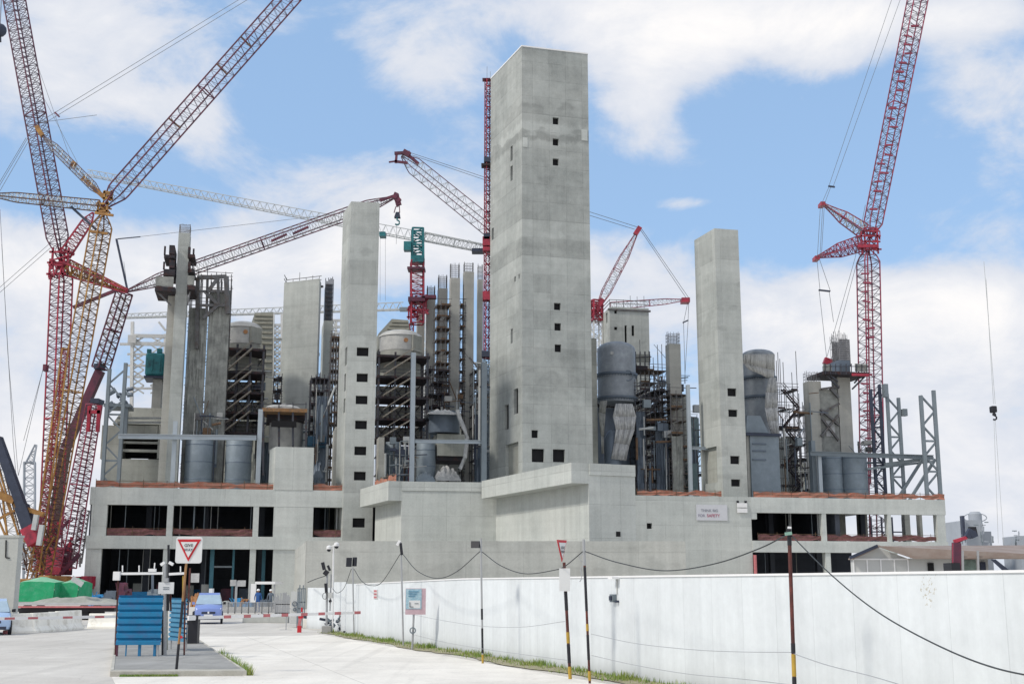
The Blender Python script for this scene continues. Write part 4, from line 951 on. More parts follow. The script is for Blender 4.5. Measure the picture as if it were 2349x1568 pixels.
stairscaf('dark zigzag stair scaffold under the left vessel', 510, 602, 797, 990, (797, 850, 897, 943, 990), 17)
stairscaf('floored scaffold with stairs right of the slim stair tower, under the domed vessel', 868, 980, 815, 1000, (813, 861, 908, 958, 1003), 14)
# hatched precast stacks behind the vessels
def stack(label, pts, yb, v, lines, group='ribbed precast housings behind the vessels'):
    r = thing('ribbed_housing', label, 'housing', tuple(LW(PL(*pts[0], v)[0], v, DECK)), group)
    P = [PL(x, y, v) for x, y in pts]; mb = MB(); n = len(P); f = [LW(u, v, z) for u, z in P]; b_ = [LW(u, v + 8, z) for u, z in P]
    k0 = len(mb.v); mb.v += f + b_; mb.f.append(tuple(range(k0, k0 + n))); mb.f.append(tuple(reversed(range(k0 + n, k0 + 2 * n))))
    for i in range(n): j = (i + 1) % n; mb.f.append((k0 + i, k0 + n + i, k0 + n + j, k0 + j))
    obj('body', mb, M['dim'], r); rm_ = simple('rib_concrete', (.36, .35, .29), .8, var=.2)
    for (x0, x1, y) in lines: mb = MB(); pxbar(mb, (x0, y), (x1, y + 1), v - .15, .3); obj('rib', mb, rm_, r)
stack('ribbed precast housing with a sloping left side behind the left vessel', [(598, 1000), (575, 745), (585, 717), (627, 715), (624, 1000)], 1000, 30, [(585, 626, 722), (583, 626, 731), (580, 625, 740), (600, 625, 750), (600, 625, 762), (600, 625, 774), (601, 625, 786), (601, 624, 798), (601, 624, 812), (602, 624, 828), (602, 624, 845)])
stack('ribbed precast housing with a sloping left side behind the domed vessel', [(868, 800), (868, 765), (899, 731), (937, 734), (945, 800)], 800, 30, [(899, 936, 737), (893, 937, 745), (888, 938, 753), (884, 938, 761)])

# platform with debris + vessel below
pl = thing('debris_platform', 'timber-edged platform heaped with sheeting right of the left vessel', 'platform', tuple(LW(PL(650, 940, 9)[0], 9, DECK)))
mb = MB(); pxbox(mb, 601, 705, 936, 944, 9, 15); obj('deck', mb, simple('weathered_orange_boards', (.30, .16, .07), .9, var=.4, dirt=(.12, .11, .09), dirtamt=.5), pl)
mb = MB()
for x in (604, 640, 672, 702): pxbar(mb, (x, 944), (x, 1090), 9.3, .25); pxbar(mb, (x, 936), (x, 922), 9.3, .1)
pxbar(mb, (602, 927), (704, 927), 9.2, .09); obj('frame', mb, M['scafdk'], pl)
def heap(parent, x0, x1, yt, yb, v, mat, name='sheeting', n=14, d=3, seed=1):
    rnd = random.Random(seed); a, b_, c, dd = LR(x0, x1, yt, yb, v); mb = MB(); m2 = 6
    g = [[LW(a + (b_ - a) * i / n, v + d * j / m2, c + (dd - c) * (math.sin(math.pi * min(1, (i + .3) / (n + .6))) ** .5) * (math.sin(math.pi * (j + .4) / (m2 + .8)) ** .6) * rnd.uniform(.65, 1)) for j in range(m2 + 1)] for i in range(n + 1)]
    for i in range(n):
        for j in range(m2): mb.q([g[i][j], g[i + 1][j], g[i + 1][j + 1], g[i][j + 1]])
        mb.q([LW(a + (b_ - a) * i / n, v, c), LW(a + (b_ - a) * (i + 1) / n, v, c), g[i + 1][0], g[i][0]])
    mb.smooth = False
    return obj(name, mb, M[mat], parent) if parent else mb
heap(pl, 608, 690, 921, 936, 9.4, 'tarp', seed=3)
r, c, rr, zb, zt = cyl('vessel', 'short greenish vessel under the debris platform', 617, 694, 962, 1040, 17, 'vessel', 'vessel', 'pale cylindrical vessels')
mb = MB(); pxbox(mb, 612, 700, 948, 960, 12, 20); obj('lid_frame', mb, M['darkpl'], r)
mb = MB(); pxbox(mb, 622, 680, 965, 979, 8.9, 9.1); obj('opening', mb, M['hole'], r)
bb = MB(); pxbox(bb, 706, 748, 1000, 1022, 12, 18); one('blue_container', bb, simple('dark_blue_panels', (.03, .10, .17), .6, var=.3), 'dark blue container behind the small concrete block', 'container')
heap_mb = heap(None, 719, 742, 1044, 1095, 8, 'tarp', seed=9, n=8); one('covered_equipment', heap_mb, M['vesseld'], 'dark sheeted equipment right of the small concrete block', 'equipment')

# dense dark scaffolds between towers
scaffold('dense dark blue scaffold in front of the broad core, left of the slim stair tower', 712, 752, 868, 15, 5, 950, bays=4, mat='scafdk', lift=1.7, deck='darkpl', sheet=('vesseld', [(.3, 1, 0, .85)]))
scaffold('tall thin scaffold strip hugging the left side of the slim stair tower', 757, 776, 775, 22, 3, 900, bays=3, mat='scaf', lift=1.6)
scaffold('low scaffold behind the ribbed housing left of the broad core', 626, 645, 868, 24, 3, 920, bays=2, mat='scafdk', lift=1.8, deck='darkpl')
steelbeam('white truss chord just behind the broad core', 627, 650, 775, 780, 40, 'white_steel', group='white truss chords')
wtt = thing('truss_tower', 'white open truss glimpsed left of the broad core', 'truss tower', tuple(LW(PL(636, 900, 42)[0], 42, DECK)))
mb = MB()
for y in range(745, 900, 16): pxbar(mb, (622, y), (650, y), 42, .35); pxbar(mb, (626, y), (646, y + 16), 42, .2); pxbar(mb, (646, y), (626, y + 16), 42, .2)
pxbar(mb, (627, 720), (625, 1000), 42, .4); pxbar(mb, (647, 720), (645, 1000), 42, .4); obj('frame', mb, M['white_steel'], wtt)
wtt = thing('truss_tower', 'white ladder-like truss seen in the gap left of the slim stair tower', 'truss tower', tuple(LW(PL(767, 900, 42)[0], 42, DECK)))
mb = MB()
for y in range(735, 880, 15): pxbar(mb, (757, y), (786, y), 42, .4); pxbar(mb, (761, y), (772, y + 15), 42, .2)
pxbar(mb, (771, 735), (770, 1000), 42, .35); obj('frame', mb, M['white_steel'], wtt)
# column stub + wall right of the slim tower
mb = MB(); pxbox(mb, 868, 881, 1002, 1098, 9, 12); one('concrete_pier', mb, M['column'], 'low concrete pier just right of the slim stair tower', 'pier')
mb = MB(); pxbox(mb, 765, 787, 985, 1100, 6, 9); pxbox(mb, 770, 786, 978, 984.8, 6.4, 9); one('concrete_pier', mb, M['column'], 'rough-topped concrete pier just left of the slim stair tower', 'pier')
# covered vessel & bundle near x 1000-1070
r, c, rr, zb, zt = cyl('vessel', 'dark drum with a white sheet over its top, left of the tallest tower', 984, 1054, 940, 994, 12, 'vesseld', 'vessel', None)
heap(r, 984, 1056, 931, 950, 8, 'tarp', seed=5, d=6)
mb = MB(); pts = [PL(1048, 940, 7.5), PL(1056, 962, 7.3), PL(1066, 985, 7.3), PL(1072, 1004, 7.2), PL(1067, 1050, 7.2), PL(1055, 1075, 7.2)]
mb.path([LW(u, 7.3, z) for u, z in pts], .3, 8); mb.smooth = True; one('sheeted_pipe', mb, M['tarp'], 'white sheet-wrapped pipe bending down beside the dark drum', 'pipe')
mb = MB(); pxbox(mb, 1003, 1068, 995, 1045, 11, 17); one('concrete_block', mb, M['dim'], 'square dull block below the dark sheeted drum', 'concrete block')
mb = MB(); pxbox(mb, 1003, 1066, 1045.5, 1056, 11.5, 17); one('dark_frame', mb, M['darkpl'], 'dark flat frame under the dull block', 'frame')
hm = heap(None, 1000, 1058, 1062, 1102, 9, 'tarp', seed=11, d=4); one('sheeted_bundle', hm, M['tarp'], 'crumpled pale sheeted bundle on the deck left of the tallest tower', 'bundle')
hm = heap(None, 955, 999, 1076, 1104, 8, 'tarp', seed=12, d=2); one('sheeted_bundle', hm, M['tank'], 'grey-blue wrapped bundle in front of the blue tank', 'bundle')

# column cluster
for (x0, x1, yt, yb, v, lab) in ((980, 999, 651, 686, 34, 'shortest of the concrete columns left of the tallest tower'), (1006, 1026.5, 626, 661, 34, 'second concrete column from the left in the row left of the tallest tower'),
                                 (1033.5, 1055, 599, 637, 30, 'broad pale column in the middle of the row left of the tallest tower'), (1065, 1087, 598, 623, 30, 'tallest column of the row left of the tallest tower'), (1096, 1108, 603, 641, 36, 'column of the row half hidden by the red hoist mast')):
    conc_col(lab, x0, x1, yt, yb, v, 700, GC, bars=7)
conc_col('plain column behind the red tower crane mast', 957, 974, 700, 712, 38, 760, GC, bars=5)
scaffold('thin scaffold climbing between the second and third columns of the row', 1000, 1032, 700, 28, 3, 850, bays=3, lift=1.8, mat='scaf', density=.9)
scaffold('dark scaffold between the tallest and broad columns of the row', 1055, 1066, 700, 30, 2.5, 850, bays=2, lift=1.7, mat='scafdk')
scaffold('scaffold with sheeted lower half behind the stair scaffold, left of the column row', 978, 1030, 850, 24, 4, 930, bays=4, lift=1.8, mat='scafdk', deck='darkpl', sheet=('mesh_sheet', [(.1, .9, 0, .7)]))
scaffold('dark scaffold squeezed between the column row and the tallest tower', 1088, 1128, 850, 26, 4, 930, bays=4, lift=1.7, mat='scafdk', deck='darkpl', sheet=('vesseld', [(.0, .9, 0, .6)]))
# hoist mast fin on tower right side
mb = MB(); z1 = PL(1362, 775, 9)[1]; a, b_ = PL(1354, 900, 9)[0], PL(1370, 900, 9)[0]; mb.lb(a, b_, 9, 11, DECK, z1); one('concrete_fin', mb, M['dim'], 'narrow concrete wall behind the right edge of the tallest tower', 'wall')

# big ringed tank right of the tower
r, c, rr, zb, zt = cyl('ringed_tank', 'large grey tank with two flange rings right of the tallest tower', 1372, 1456, 784, 925, 14, 'ringgrey', 'tank', None, dome=1.3, flanges=(852, 907), yref=850, seg=44)
rivets(r, c, rr, (zt - 2.2,), -.3, 'tarp', .25)
mb = MB(); p = c + Vector((rr * .5, -rr * .87, zt - 5.5))
for t in range(20): a = t / 20 * 2 * math.pi; b_ = (t + 1) / 20 * 2 * math.pi; mb.bar(p + Vector((math.cos(a) * .75, -.05, math.sin(a) * .75)), p + Vector((math.cos(b_) * .75, -.05, math.sin(b_) * .75)), .12)
obj('nozzle_ring', mb, M['vesseld'], r)
r2, c2, rr2, _, _ = cyl('vessel', 'dark rounded vessel below the ringed tank', 1386, 1424, 985, 1100, 9, 'vesseld', 'vessel', None, dome=2.4)
def drape(label, pts0, pts1, v, mat='tarp', n=10, amp=.35, name='hanging_sheet', seed=2, d=.15, cat='sheeting'):
    rnd = random.Random(seed); mb = MB(); m2 = len(pts0) - 1; g = []
    for j in range(m2 + 1):
        (ua, za), (ub, zb_) = PL(*pts0[j], v), PL(*pts1[j], v)
        g.append([LW(ua + (ub - ua) * i / n, v + amp * .5 * math.sin(i * 2.1 + j * 1.9) + rnd.uniform(-.14, .14), za + (zb_ - za) * i / n) for i in range(n + 1)])
    for j in range(m2):
        for i in range(n): mb.q([g[j][i], g[j][i + 1], g[j + 1][i + 1], g[j + 1][i]])
    mb.smooth = True; o = one(name, mb, M[mat], label, cat); s = o.modifiers.new('thick', 'SOLIDIFY'); s.thickness = .05; return o
drape('torn white sheeting hanging below the ringed tank', [(1413, 925), (1406, 955), (1412, 985), (1409, 1015), (1403, 1052)], [(1452, 926), (1458, 955), (1455, 985), (1445, 1020), (1436, 1056)], 7.5)
drape('narrow strip of pale sheeting left of the rounded vessel', [(1376, 920), (1374, 945), (1378, 1000), (1380, 1040)], [(1392, 918), (1388, 950), (1386, 1000), (1386, 1040)], 8, 'mesh_sheet', seed=4, n=5)
scaffold('dark scaffold around the vessel directly below the ringed tank', 1368, 1460, 925, 16, 5, 990, bays=6, lift=1.8, mat='scafdk', deck='darkpl', sheet=('vesseld', [(0, 1, 0, .95)]))
# dark mass of scaffolding
scaffold('big dark tangle of scaffolding between the ringed tank and the right stair tower', 1459, 1538, 895, 12, 6, 1000, bays=7, lift=1.6, mat='scafdk', deck='darkpl', ragged=1.5, sheet=('vesseld', [(.0, .25, 0, .8), (.55, .95, 0, .7)]))
scaffold('lighter upper scaffold with ragged tubes right of the broad core behind the ringed tank', 1470, 1530, 850, 22, 4, 900, bays=6, lift=1.9, mat='scaf', ragged=4, density=.85)
scaffold('scaffold tower fixed to the column left of the right stair tower', 1540, 1580, 905, 9, 4, 1000, bays=3, lift=1.7, mat='scaf', deck='deckb', sheet=('mesh_sheet', [(.0, .6, 0, .6)]))
fw2 = thing('formwork_platform', 'dark brown formwork platform at the side of the broad core behind the ringed tank', 'formwork', tuple(LW(PL(1470, 830, 20)[0], 20, PL(1470, 847, 20)[1])))
mb = MB(); pxbox(mb, 1456, 1486, 838, 847, 20, 26); obj('platform', mb, M['darkpl'], fw2)
mb = MB(); pxbox(mb, 1458, 1492, 812, 830, 21, 21.3); obj('panel', mb, M['dim'], fw2)
mb = MB()
for x in (1458, 1468, 1480, 1490): pxbar(mb, (x, 806), (x, 838), 20.5, .14)
pxbar(mb, (1456, 820), (1494, 818), 20.4, .14); obj('frame', mb, M['scafdk'], fw2)
conc_col('concrete column with bare starter bars left of the right stair tower', 1536, 1562, 758, 788, 12, 830, GC, bars=8)
mb = MB(); pxbox(mb, 1552, 1579, 905, 1100, 14, 17); one('concrete_pier', mb, M['dim'], 'stout lower pier beside the column left of the right stair tower', 'pier')
pbg = simple('pale_blue_green_panel', (.24, .33, .34), .6, var=.3)
mb = MB(); pxbox(mb, 1583, 1600, 1062, 1100, 12, 16); one('equipment_box', mb, pbg, 'lower pale blue-green box at the foot of the steel post by the right stair tower', 'equipment')
mb = MB(); pxbox(mb, 1588, 1604, 958, 1030, 18, 22); one('equipment_box', mb, pbg, 'taller blue-green box in the gap just left of the right stair tower', 'equipment')

# right vessel group
r, c, rr, zb, zt = cyl('cyclone_vessel', 'tall weathered vessel right of the right stair tower, half wrapped', 1706, 1776, 802, 1000, 13, 'ringgrey', 'vessel', None, dome=.9, flanges=(860, 905), yref=880, seg=44)
mb = MB()
for i in range(12):
    pass
drape('pale sheeting hanging from the top of the tall weathered vessel', [(1706, 812), (1704, 832), (1716, 846)], [(1777, 812), (1777, 850), (1774, 872)], 8.6, 'vessel', n=18, amp=.12, seed=8)
drape('long tapering pale sheet down the right side of the weathered vessel', [(1764, 866), (1757, 900), (1754, 935), (1760, 965), (1772, 998)], [(1780, 866), (1782, 900), (1784, 935), (1785, 965), (1786, 998)], 8.3, 'tarp', n=8, amp=.2, seed=9)
mb = MB(); a, b_, z0, z1 = LR(1711, 1763, 953, 992, 7.5); mb.hexa([LW(a, 7.5, z0), LW(b_, 7.5, z0), LW(b_, 11, z0), LW(a, 11, z0)], [LW(a + .2, 7.5, z1), LW(b_ - 1.2, 7.5, z1), LW(b_ - 1.2, 11, z1), LW(a + .2, 11, z1)]); one('hopper', mb, M['tank'], 'grey tapered hopper at the foot of the weathered vessel', 'hopper')
dc = thing('duct_housing', 'rectangular grey steel housing below the weathered vessel', 'housing', tuple(LW(PL(1750, 1050, 6)[0], 6, DECK)))
mb = MB(); pxbox(mb, 1722, 1788, 999, 1100, 7, 15); obj('body', mb, M['tank'], dc)
mb = MB(); pxbox(mb, 1712, 1792, 993, 998.8, 6.5, 15.5); obj('ledge', mb, M['dark_steel'], dc)
mb = MB(); pxbox(mb, 1714, 1721.5, 999, 1100, 7.3, 10); obj('pier', mb, M['column'], dc)
for y in (1016, 1032, 1052): mb = MB(); pxbox(mb, 1727, 1758, y, y + 3, 6.85, 6.98); obj('rail', mb, M['vesseld'], dc)
scaffold('spindly open scaffold with dark stair landings right of the weathered vessel', 1788, 1834, 895, 14, 3.5, 1000, bays=3, lift=2.6, mat='scaf', deck='darkpl', ragged=5, density=.7, stairs='darkpl')
scaffold('thin bare scaffold tubes rising left of the far right columns', 1832, 1856, 950, 17, 3, 1000, bays=2, lift=2.2, mat='scafdk', deck='darkpl', ragged=3, density=.9)
mb = MB(); pxbox(mb, 1806, 1830, 1000, 1100, 20, 23); pxbox(mb, 1794, 1812, 1005, 1100, 22, 24); one('concrete_pier', mb, M['dim'], 'ragged concrete pier behind the spindly scaffold', 'pier')
conc_col('concrete column with a cage of starter bars left of the far right formwork', 1856, 1884, 848, 874, 15, 900, GC, bars=8)
conc_col('far right concrete column rising through the round formwork platform', 1926, 1955, 755, 840, 15, 960, GC, bars=9)
cg = MB(); a, b_ = PL(1925, 810, 15)[0], PL(1949, 810, 15)[0]; z0, z1 = PL(1937, 840, 15)[1], PL(1937, 778, 15)[1]
for i in range(11):
    for vv in (15, 17.2): uu = a + (b_ - a) * i / 10; cg.bar(LW(uu, vv - .05, z0), LW(uu, vv - .05, z1), .12)
z = z0
while z < z1: cg.bar(LW(a, 14.9, z), LW(b_, 14.9, z), .1); cg.bar(LW(a, 17.2, z), LW(b_, 17.2, z), .1); z += .35
one('rebar_cage', cg, M['rebar'], 'dense reinforcement cage on top of the far right column', 'rebar cage')
fw3 = thing('formwork_platform', 'rust-edged formwork platform ringing the far right column', 'formwork', tuple(LW(PL(1940, 850, 10)[0], 10, PL(1940, 860, 10)[1])))
mb = MB(); pxbox(mb, 1890, 1994, 852, 859, 12.6, 18.6); obj('platform', mb, M['darkpl'], fw3)
mb = MB(); pxbox(mb, 1955, 1994, 856, 862, 12.3, 12.5); obj('edge_board', mb, M['redcrane'], fw3)
for q_ in ((1889, 1908, 836, 851.8), (1962, 1990, 834, 851.8)): mb = MB(); pxbox(mb, *q_, 12.65, 12.8); obj('guard_panel', mb, M['mesh_sheet'], fw3)
mb = MB(); pxbox(mb, 1924, 1950, 826, 851.8, 13, 18.5); obj('shutter', mb, M['vesseld'], fw3)
mb = MB()
for x in range(1893, 1995, 12): pxbar(mb, (x, 834), (x, 858), 12.55, .12)
pxbar(mb, (1890, 840), (1994, 840), 12.5, .1)
for a, b_ in (((1895, 860), (1925, 890)), ((1985, 862), (1955, 892)), ((1905, 860), (1922, 875)), ((1974, 862), (1960, 878))): pxbar(mb, a, b_, 13.2, .22)
obj('frame', mb, M['scafdk'], fw3)
wb = thing('braced_wall', 'grey concrete wall panel with X braces between the two far right columns', 'wall', tuple(LW(PL(1905, 960, 15)[0], 15, DECK)))
mb = MB(); pxbox(mb, 1884, 1926, 893, 1100, 15, 16); obj('wall_panel', mb, M['mesh_sheet'], wb)
for a, b_ in (((1882, 938), (1925, 975)), ((1925, 925), (1882, 950)), ((1884, 1000), (1924, 950)), ((1886, 960), (1924, 1010)), ((1904, 890), (1924, 912)), ((1884, 892), (1925, 886))): mb = MB(); pxbar(mb, a, b_, 14.6, .32); obj('brace', mb, M['scaf'], wb)
mb = MB(); pxbox(mb, 1895, 1915, 965, 1000, 14.85, 14.95); obj('sheeting', mb, M['tarp'], wb)
mb = MB(); pxbox(mb, 1863, 1872, 1010, 1100, 9, 10); one('steel_column', mb, M['steel'], 'dark steel upright beside the far right tanks', 'column')
for i, (x, y) in enumerate(((2030, 882), (2074, 925))):
    mb = MB(); pxbox(mb, x - 4 + 3, x + 8, y - 2 + (i * 14), y + 28, 8.2, 9.0)
    one('gusset_bundle', mb, M['steel'], ('rolled grey sheet hooked on the dark braced frame' if i == 0 else 'small plate bundle on the narrow braced frame'), 'bundle')

# dark ribbed annex on the right half of the left core tower
ax_ = thing('core_annex', 'narrow concrete wall with dark bare rebar above it on the right of the left core', 'tower', tuple(LW(PL(748, 800, 33)[0], 33, DECK)))
mb = MB(); a, b_, _, d_ = LR(737.5, 759, 735, 1100, 33.5); mb.lb(a, b_, 33.5, 40, DECK, d_); obj('shaft', mb, M['slim'], ax_)
mb = MB(); _, _, z0_a, z1_a = LR(739, 758, 650, 735, 33.8); mb.lb(a + .15, b_ - .15, 34.5, 38, d_, z1_a); obj('dark_core', mb, M['vesseld'], ax_)
mb = MB()
for i in range(9): uu = a + .1 + (b_ - a - .2) * i / 8; mb.bar(LW(uu, 33.9, d_), LW(uu, 33.9, z1_a + random.uniform(.3, 1.6)), .1)
z = d_ + .4
while z < z1_a: mb.bar(LW(a + .1, 33.8, z), LW(b_ - .1, 33.8, z), .08); z += .7
obj('rebar', mb, M['scafdk'], ax_)
# dim structures filling the depth behind the front row
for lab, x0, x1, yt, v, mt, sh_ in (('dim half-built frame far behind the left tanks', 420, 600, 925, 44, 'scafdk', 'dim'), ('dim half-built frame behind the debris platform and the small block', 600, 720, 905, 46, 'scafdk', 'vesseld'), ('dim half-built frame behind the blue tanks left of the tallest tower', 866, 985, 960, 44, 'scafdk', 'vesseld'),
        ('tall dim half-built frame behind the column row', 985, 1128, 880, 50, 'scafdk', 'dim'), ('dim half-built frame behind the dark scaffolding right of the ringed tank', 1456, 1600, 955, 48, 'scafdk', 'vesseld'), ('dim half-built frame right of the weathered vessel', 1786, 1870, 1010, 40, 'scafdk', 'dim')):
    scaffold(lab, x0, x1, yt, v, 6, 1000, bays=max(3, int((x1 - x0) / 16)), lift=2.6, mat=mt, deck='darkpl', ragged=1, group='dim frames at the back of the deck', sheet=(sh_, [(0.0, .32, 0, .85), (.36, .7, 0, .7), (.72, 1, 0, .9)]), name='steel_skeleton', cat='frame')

# small pipes, stub columns and platforms scattered through the plant
rnd = random.Random(41)
spots_ = [(655, 700, 960, 1090, 20), (575, 600, 850, 1000, 22), (880, 940, 1000, 1090, 8), (960, 1060, 880, 1000, 20), (1085, 1105, 820, 1090, 14), (1460, 1535, 900, 1095, 9.5), (1590, 1604, 940, 1095, 16), (1790, 1860, 900, 1100, 10), (700, 760, 880, 1090, 10), (1965, 1990, 1010, 1100, 11), (440, 500, 940, 1000, 11), (1500, 1560, 860, 900, 18)]
for si, (xa, xb, ya, yb, v) in enumerate(spots_):
    rr_ = thing('pipe_run', ['pipes and stubs between the debris platform and the left core', 'pipes beside the left stair scaffold', 'small pipes around the narrow blue tank', 'pipes behind the dark sheeted drum', 'vertical pipes close left of the tallest tower', 'tangled pipes in front of the big dark scaffolding', 'pipes in the gap left of the right stair tower', 'pipes around the spindly scaffold on the right', 'pipes before the dark blue scaffold left of the slim tower', 'pipes right of the far right twin tanks', 'pipes at the foot of the sheeted scaffold', 'pipes high on the scaffold left of the bare column'][si], 'pipework', tuple(LW(PL(xa, yb, v)[0], v, DECK)), 'pipework scattered through the plant')
    for i in range(28):
        mb = MB(); x, y = rnd.uniform(xa, xb), rnd.uniform(ya, yb); vv_ = v + rnd.uniform(0, 1.5); w = rnd.choice((.1, .14, .2, .35)); t_ = rnd.random()
        (u0_, z0_p) = PL(x, y, vv_)
        if t_ < .45: L_ = rnd.uniform(2, 7); mb.bar(LW(u0_, vv_, max(DECK, z0_p - L_)), LW(u0_, vv_, z0_p), w, None, 6)
        elif t_ < .75: mb.bar(LW(u0_, vv_, z0_p), LW(u0_ + rnd.uniform(1, 3.5), vv_, z0_p + rnd.uniform(-.3, .3)), w, None, 6)
        elif t_ < .9: mb.bar(LW(u0_, vv_, z0_p), LW(u0_ + rnd.uniform(-2, 2), vv_ + .5, z0_p + rnd.uniform(1, 3)), w * .8, None, 6)
        else: mb.lb(u0_, u0_ + rnd.uniform(.6, 1.6), vv_, vv_ + .8, z0_p, z0_p + rnd.uniform(.4, 1.2))
        obj('pipe' if t_ < .9 else 'box', mb, M[rnd.choice(('silver', 'vesseld', 'scaf', 'steel', 'dark_steel', 'deckb', 'vessel'))], rr_)
# ============================================================ CRANES
def V3(p, Y): return PY(p[0], p[1], Y)
def lattice(p0, p1, w0, w1, n, rc, rb, parent, name, mat, brmat=None, roll=0.0, pinch0=0, pinch1=0, d0=None, faces=4, lace=1):
    """four-chord lattice from p0 to p1; w in metres; pinch = share of the length that tapers to a tip"""
    p0, p1 = Vector(p0), Vector(p1); ax = (p1 - p0).normalized(); s = ax.cross(Vector((0, 1, 0))).normalized(); t = ax.cross(s).normalized()
    if roll: q = Matrix.Rotation(roll, 3, ax); s, t = q @ s, q @ t
    def wid(f):
        w = w0 + (w1 - w0) * f
        if pinch0 and f < pinch0: w *= .15 + .85 * f / pinch0
        if pinch1 and f > 1 - pinch1: w *= .15 + .85 * (1 - f) / pinch1
        return w
    sec = []
    for i in range(n + 1):
        f = i / n; w = wid(f) / 2; c = p0.lerp(p1, f); sec.append([c + s * w * a + t * w * b for a, b in ((-1, -1), (1, -1), (1, 1), (-1, 1))])
    rc *= .78; rb *= .72
    mb = MB(); br = MB()
    for i in range(n):
        for k in range(4): mb.bar(sec[i][k], sec[i + 1][k], 2 * rc)
        for k in range(faces):
            j = (k + 1) % 4
            if (i + k) % 2: br.bar(sec[i][k], sec[i + 1][j], 2 * rb)
            else: br.bar(sec[i][j], sec[i + 1][k], 2 * rb)
            if i % lace == 0: br.bar(sec[i][k], sec[i][j], 2 * rb)
    for i in (0, n // 2, n):
        for k in range(4): mb.bar(sec[i][k], sec[i][(k + 1) % 4], 1.6 * rc)
    if brmat in (None, mat):
        o_ = len(mb.v); mb.v += br.v; mb.f += [tuple(i + o_ for i in f) for f in br.f]; obj(name, mb, M[mat], parent)
    else: obj(name, mb, M[mat], parent); obj('lacing', br, M[brmat], parent)
    return sec
def ropes(parent, segs, Y, r=.035, name='rope', mat='rope'):
    for s in segs:
        mb = MB(); Ys = s[2] if len(s) > 2 else (Y, Y); mb.bar(V3(s[0], Ys[0]), V3(s[1], Ys[1]), 2 * r); obj(name, mb, M[mat], parent)
def bx(parent, name, mat, x0, x1, y0, y1, Y0, Y1, bevel=0):
    mb = MB(); a = PY(x0, (y0 + y1) / 2, Y0); b = PY(x1, (y0 + y1) / 2, Y0); zt = PY((x0 + x1) / 2, y0, Y0).z; zb = PY((x0 + x1) / 2, y1, Y0).z
    mb.box(a.x, b.x, Y0, Y1, zb, zt); return obj(name, mb, M[mat], parent, bevel)
def pb(parent, name, mat, p, q, Y, w, Y2=None):
    mb = MB(); mb.bar(V3(p, Y), V3(q, Y2 or Y), w); return obj(name, mb, M[mat], parent)
def joint(parent, cx, cy, Y, r, mat, name='joint', seed=1):
    rnd = random.Random(seed); mb = MB(); c = V3((cx, cy), Y)
    pts = [c + Vector((rnd.uniform(-1, 1) * r, rnd.uniform(-.8, .8) * r, rnd.uniform(-1.1, 1.1) * r)) for _ in range(12)]
    for i in range(12): mb.bar(pts[i], pts[(i * 5 + 3) % 12], .15)
    for q in (-1, 1): mb.bar(c + Vector((q * r * .7, -r * .5, -r)), c + Vector((q * r * .7, -r * .5, r)), .24); mb.bar(c + Vector((-r, -r * .5, q * r * .6)), c + Vector((r, -r * .5, q * r * .6)), .24)
    obj(name, mb, M[mat], parent)
def crawler(parent, cx, Y, mat, w=9, seed=0, h=4.6):
    c = V3((cx, 1330), Y); x = c.x
    for s in (-1, 1):
        mb = MB(); ya = Y + s * 3.2
        pr = [(-w / 2, .2), (-w / 2 + .8, 0), (w / 2 - .8, 0), (w / 2, .2), (w / 2 + .1, .8), (w / 2 - .6, 1.4), (-w / 2 + .6, 1.4), (-w / 2 - .1, .8)]
        f = [(x + a, ya - .5, z) for a, z in pr]; b = [(x + a, ya + .5, z) for a, z in pr]; k0 = len(mb.v); mb.v += [Vector(p) for p in f + b]; m = len(pr)
        mb.f.append(tuple(range(k0, k0 + m))); mb.f.append(tuple(reversed(range(k0 + m, k0 + 2 * m))))
        for i in range(m): j = (i + 1) % m; mb.f.append((k0 + i, k0 + m + i, k0 + m + j, k0 + j))
        obj('crawler_track', mb, M['black'], parent)
    mb = MB(); mb.box(x - w * .42, x + w * .42, Y - 2.4, Y + 2.4, 1.6, 2.2); mb.box(x - w * .35, x + w * .25, Y - 1.7, Y + 1.7, 2.21, 2.75); obj('machine_deck', mb, M[mat], parent, .1)
    mb = MB(); mb.box(x + w * .31, x + w * .5, Y - 2.6, Y - 1.0, 1.9, 3.1); obj('cab', mb, M[mat], parent, .1)
    for i in range(2): mb = MB(); mb.box(x - w * .62, x - w * .46, Y - 2.4, Y + 2.4, 1.2 + i * .8, 1.95 + i * .8); obj('counterweight', mb, M['maroon'], parent, .06)

# 1 ---- red crawler crane (left)
Y1 = 158
c1 = thing('lattice_crane', 'tall maroon-red lattice crane at the left with an upright jib', 'crane', (V3((115, 1335), Y1).x, Y1, 0), 'lattice boom crawler cranes')
g = V3((112, 1325), Y1); g.z = 2.5
lattice(g, V3((143, 606), Y1), 2.0, 2.0, 60, .11, .045, c1, 'main_boom', 'redcrane', 'maroon', roll=.92, pinch1=.05)
lattice(V3((142, 600), Y1), V3((22, -60), Y1), 2.0, 2.1, 60, .10, .04, c1, 'jib', 'maroon', 'lace', roll=.92, pinch0=.08)
joint(c1, 143, 596, Y1, 1.5, 'redcrane', seed=4); joint(c1, 134, 618, Y1, 1.3, 'redcrane', seed=7)
lattice(V3((148, 585), Y1), V3((214, 488), Y1), 1.5, 1.2, 12, .09, .04, c1, 'jib_strut', 'redcrane', roll=.5, pinch1=.2)
lattice(V3((150, 612), Y1), V3((290, 667), Y1), 1.7, .4, 14, .14, .08, c1, 'back_strut', 'redcrane', 'gold', roll=.5)
pb(c1, 'brace', 'maroon', (270, 664), (168, 705), Y1, .4)
